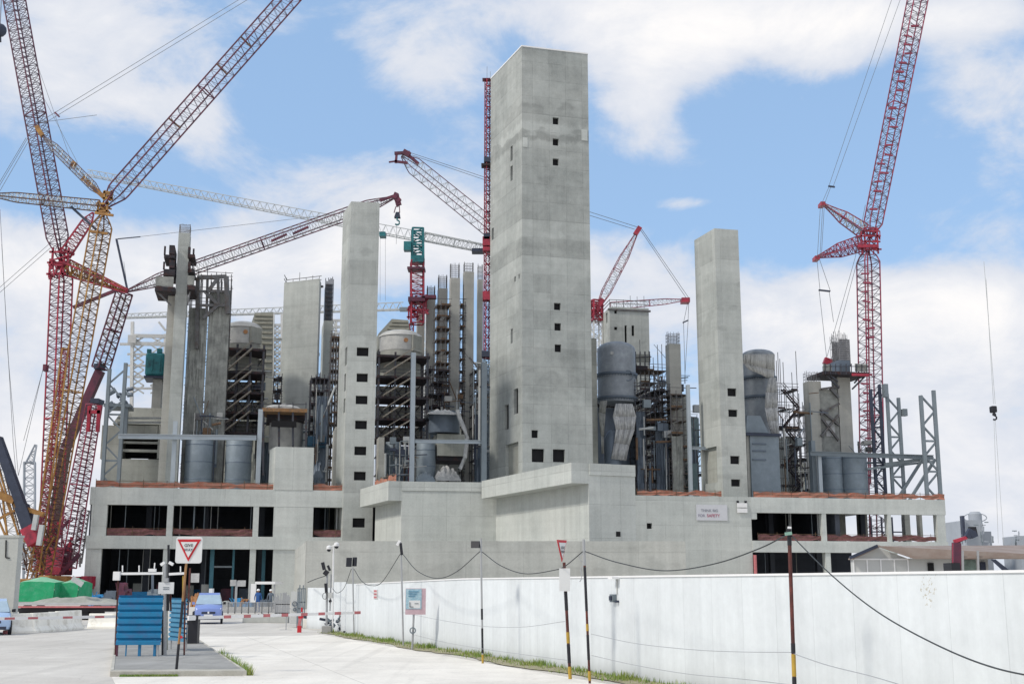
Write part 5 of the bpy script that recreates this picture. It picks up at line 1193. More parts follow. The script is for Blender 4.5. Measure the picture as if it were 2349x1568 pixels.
ropes(c1, [((112, 560), (-20, 676)), ((116, 568), (-20, 688)), ((44, 30), (164, 372)), ((72, 170), (178, 374)), ((0, 480), (18, 810)), ((4, 560), (30, 1010)), ((18, 810), (42, 1090)), ((30, 1010), (42, 1150)), ((102, 835), (54, 1010)), ((100, 840), (42, 1090))], Y1 - 2, .022)
bx(c1, 'hook_block', 'maroon', 98, 105, 835, 850, Y1 - 3, Y1 - 2)
crawler(c1, 118, Y1, 'redcrane', 9)
for i in range(64):
    rnd = random.Random(i); x = rnd.uniform(82, 152); y = rnd.uniform(1180, 1322); pb(c1, 'winch_frame', rnd.choice(('redcrane', 'maroon', 'redcrane')), (x, y), (x + rnd.uniform(-22, 26), y + rnd.uniform(-34, 34)), Y1 + rnd.uniform(-3, 2), rnd.uniform(.12, .36))
mb = MB(); a = V3((112, 1205), Y1 - 3); b_ = V3((140, 1318), Y1 - 3); mb.box(a.x, b_.x, Y1 - 3, Y1 + 1, b_.z, b_.z + 3.4); obj('winch_housing', mb, M['redcrane'], c1, .1)

# 2 ---- ochre crane
Y2 = 146
c2 = thing('lattice_crane', 'ochre-brown lattice crane whose long boom slants up to the right out of the picture', 'crane', (V3((95, 1335), Y2).x, Y2, 0), 'lattice boom crawler cranes')
g = V3((88, 1325), Y2); g.z = 2.5
lattice(g, V3((238, 488), Y2), 1.85, 1.85, 70, .10, .04, c2, 'mast', 'gold', 'darkgold', roll=.88, pinch1=.04)
lattice(V3((236, 478), Y2), V3((700, -46), Y2), 1.95, 1.95, 60, .095, .026, c2, 'boom', 'maroon', 'lace', roll=.85, pinch0=.07, lace=4)
for (a, b_) in (((388, 272), (414, 294)), ((498, 147), (521, 171)), ((552, 84), (574, 106))): pb(c2, 'spreader_bar', 'darkgold', a, b_, Y2 - 1.2, .22)
joint(c2, 238, 478, Y2, .8, 'gold', seed=2); joint(c2, 250, 450, Y2, .65, 'gold', seed=9)
lattice(V3((228, 472), Y2), V3((-30, 446), Y2), 1.0, .8, 22, .08, .035, c2, 'rear_strut', 'darkgold', 'silver', roll=.5, pinch1=.25)
lattice(V3((234, 448), Y2), V3((98, 312), Y2), .8, .8, 20, .07, .035, c2, 'front_strut', 'lace', 'silver', roll=.5, pinch0=.15, pinch1=.2)
for (a, b_) in (((98, 312), (84, 290)), ((190, 408), (238, 452)), ((165, 384), (172, 372))): pb(c2, 'strut_head', 'gold', a, b_, Y2, .55)
pb(c2, 'brace', 'dark_steel', (163, 474), (220, 526), Y2, .3)
for (x, y) in ((218, 488), (205, 530)): pb(c2, 'brace', 'gold', (x, y), (x + 42, y + 6), Y2 - 1, .28)
ropes(c2, [((94, 278), (580, -20)), ((97, 286), (600, -20)), ((92, 281), (222, 262 + 2)), ((64, 316), (-14, 448)), ((70, 316), (-6, 448)), ((60, 316), (-20, 450))], Y2 - 1, .022)
pb(c2, 'spreader_bar', 'maroon', (126, 258), (136, 268), Y2 - 1, .2)
crawler(c2, 92, Y2, 'gold', 8)
for i in range(52):
    rnd = random.Random(100 + i); x = rnd.uniform(56, 108); y = rnd.uniform(1190, 1322); pb(c2, 'winch_frame', rnd.choice(('gold', 'gold', 'darkgold')), (x, y), (x + rnd.uniform(-16, 20), y + rnd.uniform(-36, 36)), Y2 + rnd.uniform(-3, 2), rnd.uniform(.1, .28))
# orange inner mast ladder
lattice(V3((80, 1310), Y2 - 3), V3((150, 800), Y2 - 3), .9, .7, 46, .10, .05, c2, 'inner_mast', 'gold', 'redcrane', roll=.4)

# 3 ---- luffing crane with level boom to the hook
Y3 = 170
c3 = thing('lattice_crane', 'lattice crane with a long boom reaching right to a hanging purple hook', 'crane', (V3((110, 1335), Y3).x, Y3, 0), 'lattice boom crawler cranes')
g = V3((108, 1325), Y3); g.z = 2.5
lattice(V3((231, 845), Y3), V3((285, 672), Y3), 1.8, 1.7, 14, .12, .05, c3, 'upper_mast', 'maroon', 'darkgold', roll=.85)
pb(c3, 'lower_mast', 'maroon', (230, 850), (150, 1030), Y3, 1.15)
pb(c3, 'lower_mast', 'darkgold', (150, 1030), (104, 1318), Y3, 1.2)
mb = MB(); mb.box(*[0] * 0, V3((222, 822), Y3).x, V3((238, 822), Y3).x, Y3 - 1, Y3 + 1, V3((230, 848), Y3).z, V3((230, 836), Y3).z); obj('collar', mb, M['dark_steel'], c3)
lattice(V3((290, 668), Y3), V3((906, 452), 172), 1.5, 1.5, 62, .09, .035, c3, 'boom', 'maroon', 'silver', roll=.6, pinch0=.12, pinch1=.10, lace=2)
for (x, y) in ((690, 532), (640, 549)): pb(c3, 'walkway', 'maroon', (x - 18, y + 4), (x + 18, y - 12), Y3 - 1, .28)
pb(c3, 'a_frame', 'dark_steel', (267, 548), (293, 668), Y3, .26)
ropes(c3, [((267, 549), (780, 490)), ((293, 668), (284, 600)), ((780, 490), (905, 450)), ((910, 516), (909, 560))], Y3, .022)
pb(c3, 'pendant_bar', 'dark_steel', (270, 548), (322, 543), Y3, .13)
for (a, b_, w) in (((872, 460), (905, 449), .35), ((903, 448), (912, 452), .9), ((906, 452), (917, 462), .7)): pb(c3, 'boom_head', 'maroon', a, b_, Y3, w)
hb = thing('hook_block', 'purple-red hook block with teal hook hanging beside the slim stair tower', 'hook block', tuple(V3((911, 518), Y3)))
mb = MB()
for a, b_, w in (((911, 449), (917, 470), .55), ((907, 456), (912, 474), .35), ((908, 474), (904, 488), .12), ((916, 472), (917, 488), .12)): mb.bar(V3(a, Y3), V3(b_, Y3), w)
obj('sheave_plates', mb, M['maroon'], hb); mb = MB()
mb.hexa([V3((904, 498), Y3), V3((918, 498), Y3), V3((918, 498), Y3) + Vector((0, .8, 0)), V3((904, 498), Y3) + Vector((0, .8, 0))], [V3((908, 486), Y3), V3((916, 486), Y3), V3((916, 486), Y3) + Vector((0, .8, 0)), V3((908, 486), Y3) + Vector((0, .8, 0))]); obj('block', mb, M['dark_steel'], hb)
mb = MB(); c = V3((911, 508), Y3); mb.path([c + Vector((0, 0, .6))] + [c + Vector((math.sin(t) * .35, 0, -.15 + math.cos(t) * .35)) for t in [0, .6, 1.2, 1.9, 2.6, 3.3, 4.0]], .13, 6); obj('hook', mb, M['teal'], hb)

# 4 ---- shorter purple crane
Y4 = 150
c4 = thing('lattice_crane', 'short purple-red lattice crane leaning beside the left corner of the concrete building', 'crane', (V3((150, 1335), Y4).x, Y4, 0), 'lattice boom crawler cranes')
g = V3((148, 1300), Y4)
lattice(g, V3((216, 928), Y4), 2.0, 1.4, 44, .09, .04, c4, 'mast', 'pinkred', 'maroon', roll=.85)
bx(c4, 'mast_head', 'dark_steel', 207, 226, 913, 924, Y4 - 1, Y4 + .6)
bx(c4, 'crosshead', 'redcrane', 204, 230, 940, 948, Y4 - 1.2, Y4 - .6)
for x in (206, 228): pb(c4, 'crosshead_post', 'redcrane', (x, 930), (x - 4, 990), Y4 - 1, .4)
lattice(V3((176, 1290), Y4 + 2), V3((196, 1170), Y4 + 2), 1.1, .9, 12, .08, .05, c4, 'derrick_mast', 'silver', 'maroon', roll=.4)
pb(c4, 'derrick_brace', 'maroon', (140, 1316), (182, 1270), Y4 - 2, .45)
crawler(c4, 160, Y4, 'redcrane', 7)
for i in range(12):
    rnd = random.Random(300 + i); x = rnd.uniform(140, 185); y = rnd.uniform(1210, 1318); pb(c4, 'winch_frame', rnd.choice(('maroon', 'redcrane', 'silver')), (x, y), (x + rnd.uniform(-14, 20), y + rnd.uniform(-36, 36)), Y4 + rnd.uniform(-2, 2), rnd.uniform(.12, .3))

# 5 ---- dark boom at far left edge
Y5 = 140
c5 = thing('lattice_crane', 'crane at the left edge with a thick dark boom and thin ochre lattice legs', 'crane', (V3((60, 1335), Y5).x, Y5, 0), 'lattice boom crawler cranes')
pb(c5, 'boom', 'dark_steel', (-6, 1005), (50, 1160), Y5, 1.0); pb(c5, 'boom', 'dark_steel', (50, 1160), (68, 1212), Y5, 1.3); pb(c5, 'boom_foot', 'redcrane', (66, 1208), (84, 1245), Y5, 1.6)
for (a, b_, w) in (((-6, 1064), (34, 1196), .18), ((-6, 1090), (44, 1230), .18), ((4, 1120), (20, 1260), .2), ((-8, 1180), (26, 1260), .2), ((30, 1150), (70, 1262), .16), ((-6, 1133), (34, 1148), .8), ((56, 1165), (100, 1180), .5), ((-4, 1190), (34, 1170), .25)): pb(c5, 'strut', 'gold', a, b_, Y5, w)
lattice(V3((0, 1060), Y5 + 2), V3((60, 1290), Y5 + 2), 1.6, 1.6, 18, .07, .035, c5, 'lattice_leg', 'darkgold', 'silver', roll=.3)
for (a, b_) in (((97, 1203), (89, 1250)), ((84, 1180), (78, 1215))): pb(c5, 'hydraulic_cylinder', 'silver', a, b_, Y5 - 1, .5)
crawler(c5, 62, Y5, 'gold', 7)
# 6 ---- faint distant crane
c6 = thing('lattice_crane', 'small faint grey lattice crane far behind the left edge cranes', 'crane', (V3((65, 1335), 420).x, 420, 0), 'lattice boom crawler cranes')
p = V3((68, 1330), 420); p.z = 1
lattice(p, V3((68, 1060), 420), 3.6, 3.4, 16, .3, .14, c6, 'mast', 'plant', roll=.3, faces=4)
lattice(V3((68, 1062), 420), V3((82, 1020), 420), 2.4, .6, 4, .25, .12, c6, 'jib', 'plant', roll=.3)

# 7 ---- big crane on the right
Y7 = 196
c7 = thing('lattice_crane', 'tall red lattice crane on the right with a jib cut by the top edge', 'crane', (V3((2000, 1335), Y7).x, Y7, 0), 'lattice boom crawler cranes')
g = V3((2003, 1300), Y7); g.z = 1
lattice(g, V3((1991, 572), Y7), 2.75, 2.7, 50, .12, .05, c7, 'main_boom', 'pinkred', 'lace', roll=.22, pinch1=.03)
lattice(V3((1996, 545), Y7), V3((2115, -50), Y7), 2.2, 2.6, 40, .12, .045, c7, 'jib', 'pinkred', 'lace', roll=.22, pinch0=.05)
joint(c7, 1991, 560, Y7, 1.9, 'redcrane', seed=5); joint(c7, 1995, 545, Y7, 1.5, 'redcrane', seed=15)
bx(c7, 'joint_beam', 'redcrane', 1968, 2014, 560, 567, Y7 - 1.6, Y7 - 1)
lattice(V3((1982, 530), Y7), V3((1887, 467), Y7), 1.8, 1.2, 12, .11, .06, c7, 'upper_strut', 'pinkred', 'silver', roll=.5, pinch1=.5)
lattice(V3((1976, 558), Y7), V3((1873, 590), Y7), 1.9, 1.4, 12, .11, .06, c7, 'lower_strut', 'pinkred', roll=.5, pinch1=.5)
rnd = random.Random(8)
for y in range(60, 1110, 21):
    if y < 540: xc = 2110 - (y + 20) * .205; 
    elif y > 590: xc = 1992
    else: continue
    if rnd.random() < .75: x = xc + rnd.uniform(-10, 6); pb(c7, 'rung_plate', 'pinkred', (x - 9, y), (x + 9, y + rnd.uniform(-1, 4)), Y7 - 1.7, rnd.uniform(.18, .34))
pb(c7, 'ladder', 'pinkred', (1990, 580), (1997, 1110), Y7 - 1.5, .2)
ropes(c7, [((1885, 467), (1901, 430)), ((1892, 466), (1906, 428)), ((1901, 428), (2050, -14)), ((1912, 426), (2070, -14)), ((1882, 472), (1875, 590)), ((1887, 472), (1881, 590)), ((1891, 470), (1884, 590)), ((1874, 595), (1881, 665)), ((1880, 595), (1905, 668)), ((1879, 665), (1896, 818)), ((1902, 668), (1912, 738)), ((1962, 590), (1897, 818)), ((1966, 600), (1905, 830)), ((1985, 470), (1962, 590))], Y7 - 1, .032)
pb(c7, 'spreader_bar', 'dark_steel', (1878, 665), (1904, 668), Y7 - 1, .25); pb(c7, 'spreader_bar', 'dark_steel', (1900, 427), (1915, 429), Y7 - 1, .25)
for (x, y) in ((1886, 466), (1873, 590)): bx(c7, 'strut_head', 'redcrane', x - 3, x + 8, y - 4, y + 4, Y7 - 1, Y7 + 1)
mb = MB(); mb.bar(V3((1890, 826), 190), V3((1910, 834), 190), 1.0); one('lifting_clamp', mb, M['redcrane'], 'small red lifting beam at the edge of the far right formwork platform', 'lifting beam')

# 8 ---- luffing tower crane behind the tallest tower
Y8 = 205
c8 = thing('luffing_tower_crane', 'red and white luffing tower crane hidden behind the tallest tower, boom rising to the left', 'tower crane', (V3((1368, 1100), Y8).x, Y8, 0))
p = V3((1368, 1200), Y8); p.z = 0; lattice(p, V3((1368, 724), Y8), 1.5, 1.5, 40, .14, .06, c8, 'mast', 'white_steel', roll=.3)
lattice(V3((1367, 735), Y8), V3((1367, 690), Y8), 1.8, 1.6, 4, .2, .12, c8, 'slewing_frame', 'redcrane', roll=.4); joint(c8, 1367, 712, Y8, 1.3, 'redcrane', seed=21)
lattice(V3((1364, 716), Y8), V3((922, 358), Y8), 2.6, 2.2, 46, .08, .035, c8, 'boom', 'maroon', 'silver', roll=.3, pinch0=.08, pinch1=.06, lace=2)
lattice(V3((1366, 716), Y8), V3((1466, 524), Y8), 1.5, 1.3, 20, .075, .035, c8, 'a_frame', 'pinkred', 'silver', roll=.2, pinch0=.25, pinch1=.35)
pb(c8, 'a_frame_foot', 'redcrane', (1364, 718), (1383, 686), Y8 - .5, .7); pb(c8, 'a_frame_head', 'redcrane', (1457, 538), (1468, 521), Y8 - .5, .8)
lattice(V3((1400, 702), Y8), V3((1580, 687), Y8), 1.3, .8, 18, .075, .03, c8, 'counter_jib', 'pinkred', 'silver', roll=.2, pinch1=.3); bx(c8, 'counterweight', 'redcrane', 1564, 1583, 682, 692, Y8 - 1, Y8 + 1)
ropes(c8, [((1467, 524), (1576, 686)), ((1471, 524), (1582, 686)), ((1466, 522), (1356, 487)), ((1456, 526), (1356, 495)), ((1356, 487), (940, 350)), ((1356, 495), (945, 356)), ((1578, 692), (1568, 740)), ((1580, 692), (1578, 745)), ((1568, 740), (1572, 880)), ((1578, 745), (1570, 880)), ((1500, 790), (1548, 845))], Y8, .035)
pb(c8, 'spreader_bar', 'dark_steel', (1566, 740), (1579, 734), Y8, .2)
for (a, b_, w) in (((905, 352), (940, 350), .5), ((925, 348), (940, 356), .9), ((905, 370), (935, 374), .4), ((892, 372), (906, 370), .25), ((932, 352), (960, 376), .5), ((910, 352), (908, 374), .4)): pb(c8, 'boom_head', 'maroon', a, b_, Y8 - .8, w)
# 9 ---- teal-topped tower crane
Y9 = 192
c9 = thing('tower_crane', 'tower crane with a teal head and red mast, long pale jib running to the left', 'tower crane', (V3((956, 1100), Y9).x, Y9, 0), 'tower cranes with level jibs')
lattice(V3((957, 742), Y9), V3((957, 600), Y9), 2.0, 2.0, 14, .15, .07, c9, 'mast', 'redcrane', roll=.15)
p = V3((944, 1100), Y9); p.z = 0; lattice(p, V3((944, 742), Y9), .6, .6, 50, .1, .05, c9, 'lower_mast', 'redcrane', roll=.15)
bx(c9, 'climbing_frame', 'maroon', 936, 975, 680, 690, Y9 - 1.6, Y9 + 1.5); bx(c9, 'platform', 'maroon', 968, 1000, 676, 683, Y9 - 1.6, Y9 - .4); joint(c9, 962, 700, Y9, 1.6, 'redcrane', seed=31); joint(c9, 948, 720, Y9, 1.0, 'redcrane', seed=33); bx(c9, 'collar', 'maroon', 934, 974, 611, 616, Y9 - 1.6, Y9 + 1)
lattice(V3((958, 602), Y9), V3((958, 526), Y9), 1.8, 1.7, 6, .2, .12, c9, 'slewing_tower', 'teal', roll=.15)
bx(c9, 'turntable', 'teal', 942, 972, 585, 600, Y9 - 1.2, Y9 + 1.2); bx(c9, 'cab', 'teal', 926, 943, 553, 573, Y9 - 1.6, Y9 - .2)
def jib3(parent, p0, p1, h0, h1, n, w, rc, rb, mat):
    """triangular level jib: two bottom chords, one top chord"""
    p0, p1 = Vector(p0), Vector(p1); mb = MB(); br = MB(); ax = (p1 - p0).normalized(); s = ax.cross(Vector((0, 0, 1))).normalized(); pr = None
    for i in range(n + 1):
        f = i / n; c = p0.lerp(p1, f); h = h0 + (h1 - h0) * f; cur = (c - s * w / 2, c + s * w / 2, c + Vector((0, 0, h)))
        if pr:
            for k in range(3): mb.bar(pr[k], cur[k], 2 * rc if k < 2 else 1.6 * rc)
            mid = (pr[2] + cur[2]) / 2
            for k in (0, 1): br.bar(pr[k], mid, 2 * rb); br.bar(cur[k], mid, 2 * rb)
            br.bar(pr[0], cur[1], 2 * rb); br.bar(pr[0], pr[1], 2 * rb)
        pr = cur
    o_ = len(mb.v); mb.v += br.v; mb.f += [tuple(i + o_ for i in f) for f in br.f]; obj('jib', mb, M[mat], parent)
jib3(c9, V3((944, 549), Y9), V3((200, 402), Y9), 1.6, 1.0, 44, 1.2, .065, .025, 'silver')
lattice(V3((974, 543), Y9), V3((1110, 570), Y9), 1.3, 1.2, 14, .09, .04, c9, 'counter_jib', 'silver', roll=.1)
bx(c9, 'counterweight', 'dark_steel', 1082, 1110, 569, 576, Y9 - 1, Y9 + 1); bx(c9, 'trolley', 'teal', 870, 884, 531, 541, Y9 - .8, Y9 + .8); bx(c9, 'winch', 'dark_steel', 802, 814, 494, 500, Y9 - .5, Y9 + .5)
ropes(c9, [((1074, 550), (1108, 566)), ((884, 540), (884, 690)), ((872, 540), (872, 690))], Y9, .02)
# 10 --- distant level jib
Y10 = 300
c10 = thing('tower_crane', 'distant pale tower crane with a thin level jib crossing behind the towers', 'tower crane', (V3((960, 1100), Y10).x, Y10, 0), 'tower cranes with level jibs')
p = V3((968, 1200), Y10); p.z = 0; lattice(p, V3((968, 700), Y10), 1.6, 1.6, 40, .14, .06, c10, 'mast', 'white_steel', roll=.3)
jib3(c10, V3((925, 710), Y10), V3((280, 729), Y10), 1.9, 1.0, 40, 1.4, .13, .05, 'silver'); bx(c10, 'counterweight', 'steel', 916, 940, 704, 711, Y10 - 1, Y10 + 1)
# 11 --- hoist mast at the tallest tower
e = (mL - mF).normalized(); nn = Vector((-e.y, e.x)); hp = mL + e * 1.1
c11 = thing('hoist_mast', 'red rack hoist mast fixed to the left edge of the tallest tower', 'hoist', (hp.x, hp.y, 0)); zt = mZ + .3; zlo = zof(hp.x, hp.y, 822)
lattice(Vector((hp.x, hp.y, zlo)), Vector((hp.x, hp.y, zt)), .8, .8, 64, .09, .045, c11, 'mast', 'redcrane', 'maroon', roll=.4)
lattice(Vector((hp.x, hp.y, 0)), Vector((hp.x, hp.y, zlo - .05)), .8, .8, 40, .08, .04, c11, 'lower_mast', 'steel', roll=.4)
def hz_at(y): return zof(hp.x, hp.y, y)
mb = MB(); mb.box(hp.x - .9, hp.x + .9, hp.y - .6, hp.y + .6, zt - .02, zt + .1); obj('top_plate', mb, M['maroon'], c11)
for y, w, h, mt in ((383, 1.0, .35, 'darkpl'), (375, .6, .8, 'dark_steel'), (566, .75, 1.4, 'redcrane'), (552, .6, .9, 'dark_steel'), (578, .7, .6, 'redcrane'), (690, .7, 1.3, 'redcrane'), (820, .8, .9, 'dark_steel')):
    mb = MB(); z = hz_at(y); mb.box(hp.x - w, hp.x + w * .6, hp.y - .8, hp.y + .7, z, z + h); obj('hoist_car' if h > .85 else 'tie_frame', mb, M[mt], c11, .04)
rnd = random.Random(5)
for y in range(200, 820, 24):
    z = hz_at(y); mb = MB(); mb.bar((hp.x - .3, hp.y - .5, z), (hp.x + 1.0, hp.y - .2, z + rnd.uniform(-.1, .1)), .14); obj('wall_tie', mb, M['maroon' if rnd.random() < .6 else 'redcrane'], c11)
for y in (178,):
    mb = MB(); mb.bar((hp.x - .2, hp.y, zt), (hp.x - .2, hp.y, zt + 2.2), .05); mb.bar((hp.x + .3, hp.y, zt), (hp.x + .3, hp.y, zt + 1.4), .05); obj('antenna', mb, M['rope'], c11)
# 12 --- hook hanging at the far right
h12 = thing('hook_block', 'black hook block hanging alone in the sky at the far right', 'hook block', tuple(V3((2281, 962), 120)), None)
mb = MB(); mb.bar(V3((2262, 640), 120), V3((2279, 926), 120), .035); mb.bar(V3((2257, 600), 120), V3((2283, 926), 120), .035); obj('rope', mb, M['silver'], h12)
bx(h12, 'block', 'black', 2275, 2288, 930, 945, 120, 120.7, .1)
mb = MB(); c = V3((2281, 955), 120); mb.path([c + Vector((0, 0, .45)), c + Vector((0, 0, .15))] + [c + Vector((math.sin(t) * .22, 0, -.1 + math.cos(t) * .22)) for t in (0, .7, 1.4, 2.2, 3.0, 3.8)], .09, 6); mb.lathe((c.x, c.y, c.z), [(.05, .05), (.18, .12), (.18, .3), (.05, .4)], 12); obj('hook', mb, M['black'], h12)
mb = MB(); mb.bar(V3((2280, 962), 120), V3((2290, 1245), 120), .03); mb.bar(V3((2283, 962), 120), V3((2302, 1245), 120), .03); obj('sling', mb, M['silver'], h12)
h13 = thing('hook_block', 'dark ball hook cut by the left edge near the top', 'hook block', tuple(V3((2, 90), 90)))
mb = MB(); c = V3((0, 70), 90); mb.lathe(c, [(.05, -.5), (.3, -.42), (.46, -.2), (.5, 0), (.46, .25), (.3, .45), (.05, .52)], 20); obj('ball', mb, M['dark_steel'], h13)
mb = MB(); mb.bar(c + Vector((-.1, 0, -.5)), c + Vector((-.05, 0, -.95)), .35); obj('hook', mb, M['black'], h13); mb = MB(); mb.bar(c, c + Vector((-.6, 0, 14)), .05); obj('rope', mb, M['rope'], h13)
# ============================================================ BACKGROUND RIGHT
def Bx(mb, x0, x1, y0, y1, Y0, Y1):
    a = PY(x0, (y0 + y1) / 2, Y0); b = PY(x1, (y0 + y1) / 2, Y0); mb.box(a.x, b.x, Y0, Y1, max(0, PY((x0 + x1) / 2, y1, Y0).z), PY((x0 + x1) / 2, y0, Y0).z)
def bar2(mb, a, b, Y, w): mb.bar(PY(*a, Y), PY(*b, Y), w)
for (n_, x0, s, lab) in ((0, 2203, 1.0, 'distant grey processing plant with railings and pipes on the right horizon'), (1, 2318, .8, 'distant low grey plant cut by the right edge')):
    r = thing('process_plant', lab, 'industrial plant', tuple(PY(x0, 1335, 420)), 'distant plants on the horizon'); r.location.z = 0; r['_w'] = (PY(x0, 1335, 420).x, 420, 0)
    rnd = random.Random(n_ + 3)
    mb = MB()
    if n_ == 0: Bx(mb, 2219, 2256, 1192, 1335, 420, 440)
    Bx(mb, x0 + 25, x0 + 75, 1218 if n_ == 0 else 1228, 1335, 425, 440); obj('building', mb, M['plant'], r)
    if n_ == 0:
        mb = MB(); c = PY(2238, 1200, 424); mb.lathe((c.x, c.y, 0), [(2.2, c.z - 4), (2.2, c.z + 3.2), (1.5, c.z + 4)], 20); obj('silo', mb, M['plant'], r)
        mb = MB()
        for k in range(16): a = 2 * math.pi * k / 16; b_ = 2 * math.pi * (k + 1) / 16; mb.bar((c.x + 4 * math.cos(a), c.y, c.z + 2 + 1.5 * math.sin(a)), (c.x + 4 * math.cos(b_), c.y, c.z + 2 + 1.5 * math.sin(b_)), .25)
        obj('pipe_loop', mb, M['plant'], r)
    for i in range(26 if n_ == 0 else 14):
        x = x0 + rnd.uniform(0, 75 if n_ == 0 else 40); y = rnd.uniform(1196 if x < 2262 else 1215, 1245); mb = MB()
        if rnd.random() < .5: bar2(mb, (x, y), (x + rnd.uniform(-2, 14), y), 418, .3)
        else: bar2(mb, (x, y), (x, y + rnd.uniform(8, 24)), 418, .3)
        obj('pipework', mb, M['plant' if rnd.random() < .6 else 'steel'], r)
    if n_ == 0: mb = MB(); Bx(mb, 2208, 2214, 1182, 1230, 417, 419); obj('lift_shaft', mb, M['dark_steel'], r)
# sheds behind the wall
Ysh = 62
sh1 = thing('shed', 'white gabled shed with panelled end wall behind the boundary wall', 'shed', tuple(PY(2015, 1340, Ysh)), 'low sheds behind the wall'); sh1.location.z = 0; sh1['_w'] = (PY(2015, 1340, Ysh).x, Ysh, 0)
A, B_, C = PY(1952, 1280, Ysh), PY(2090, 1277, Ysh), PY(2013, 1252, Ysh); g = MB()
k0 = 0; w0, w1 = PY(1958, 1300, Ysh).x, PY(2083, 1300, Ysh).x; ze = A.z
g.v += [Vector((w0, Ysh, 0)), Vector((w1, Ysh, 0)), Vector((w1, Ysh, ze)), Vector((C.x, Ysh, C.z - .05)), Vector((w0, Ysh, ze))]; g.f.append((0, 1, 2, 3, 4))
rx = PY(2230, 1274, Ysh - 6).x
g.q([(w1, Ysh, 0), (rx + 3, Ysh + .01, 0), (rx + 3, Ysh + .01, ze), (w1, Ysh, ze)])
g.q([(w0, Ysh, 0), (w0, Ysh, ze), (w0, Ysh + .5, ze), (w0, Ysh + .5, 0)])
obj('wall', g, M['shedwall'], sh1)
g = MB()
for i in range(5): x = w0 + (w1 - w0) * i / 4; g.box(x - .03, x + .03, Ysh - .05, Ysh - .005, 0, ze)
g.box(w0, w1, Ysh - .07, Ysh - .051, ze - .08, ze); obj('trim', g, M['white'], sh1)
g = MB(); zr = C.z; right_end = PY(2420, 1250, Ysh + 4).x
g.hexa([(A.x, Ysh - .4, ze - .06), (C.x, Ysh - .4, zr - .06), (C.x, Ysh + .5, zr - .06), (A.x, Ysh + .5, ze - .06)], [(A.x, Ysh - .4, ze), (C.x, Ysh - .4, zr), (C.x, Ysh + .5, zr), (A.x, Ysh + .5, ze)])
g.hexa([(C.x + .01, Ysh - .4, zr - .06), (B_.x, Ysh - .5, ze - .04), (right_end, Ysh - .5, ze - .04), (right_end, Ysh + 8, zr - .06)], [(C.x + .01, Ysh - .4, zr), (B_.x, Ysh - .5, ze + .03), (right_end, Ysh - .5, ze + .03), (right_end, Ysh + 8, zr + .3)])
obj('roof', g, M['roof'], sh1)
g = MB(); bar2(g, (1949, 1279), (2013, 1251), Ysh - .5, .14); obj('barge_board', g, M['dark_steel'], sh1)
g = MB(); bar2(g, (2014, 1251), (2088, 1276), Ysh - .55, .08); bar2(g, (2088, 1277), (2360, 1276), Ysh - .8, .1); obj('gutter', g, M['roof'], sh1)
g = MB(); Bx(g, 2130, 2143, 1290, 1330, Ysh - .1, Ysh - .02); obj('door', g, M['hole'], sh1)
g = MB(); Bx(g, 2206, 2240, 1283, 1330, Ysh - .1, Ysh - .02); obj('window', g, simple('greenish_glass', (.16, .22, .19), .3, var=.4, scale=4), sh1)
g = MB(); Bx(g, 2250, 2262, 1288, 1330, Ysh - .12, Ysh - .03); obj('window', g, M['dark_steel'], sh1)
for x in (2208, 2243): g = MB(); bar2(g, (x, 1262), (x + 1, 1318), Ysh - .9, .09); obj('post', g, M['galv'], sh1)
g = MB(); g.hexa([PY(2272, 1282, Ysh - 1), PY(2284, 1282, Ysh - 1), PY(2284, 1282, Ysh), PY(2272, 1282, Ysh)][::1], [PY(2304, 1312, Ysh - 1), PY(2322, 1312, Ysh - 1), PY(2322, 1312, Ysh), PY(2304, 1312, Ysh)]); one('awning', g, M['dark_steel'], 'dark slanting panel leaning at the far right shed', 'panel')
kl = thing('knuckle_loader', 'dark red knuckle-boom loader sticking up behind the wall at the right', 'loader', tuple(PY(2194, 1330, 48))); kl.location.z = 0; kl['_w'] = (PY(2194, 1330, 48).x, 48, 0)
for (nm, a, b_, w, mt) in (('post', (2194, 1340), (2194, 1244), .28, 'maroon'), ('post_rib', (2188, 1320), (2188, 1246), .08, 'redcrane'), ('boom', (2188, 1241), (2217, 1232), .13, 'redcrane'), ('boom', (2192, 1247), (2222, 1226), .1, 'maroon'), ('grapple', (2219, 1232), (2228, 1214), .22, 'dark_steel'), ('grapple', (2226, 1228), (2238, 1222), .24, 'dark_steel'), ('grapple', (2222, 1212), (2238, 1212), .15, 'black'), ('grapple', (2232, 1212), (2236, 1230), .2, 'black')):
    mb = MB(); bar2(mb, a, b_, 48, w); obj(nm, mb, M[mt], kl)
g = MB(); Bx(g, 2184, 2204, 1290, 1345, 47.7, 48.6); obj('base', g, M['black'], kl)

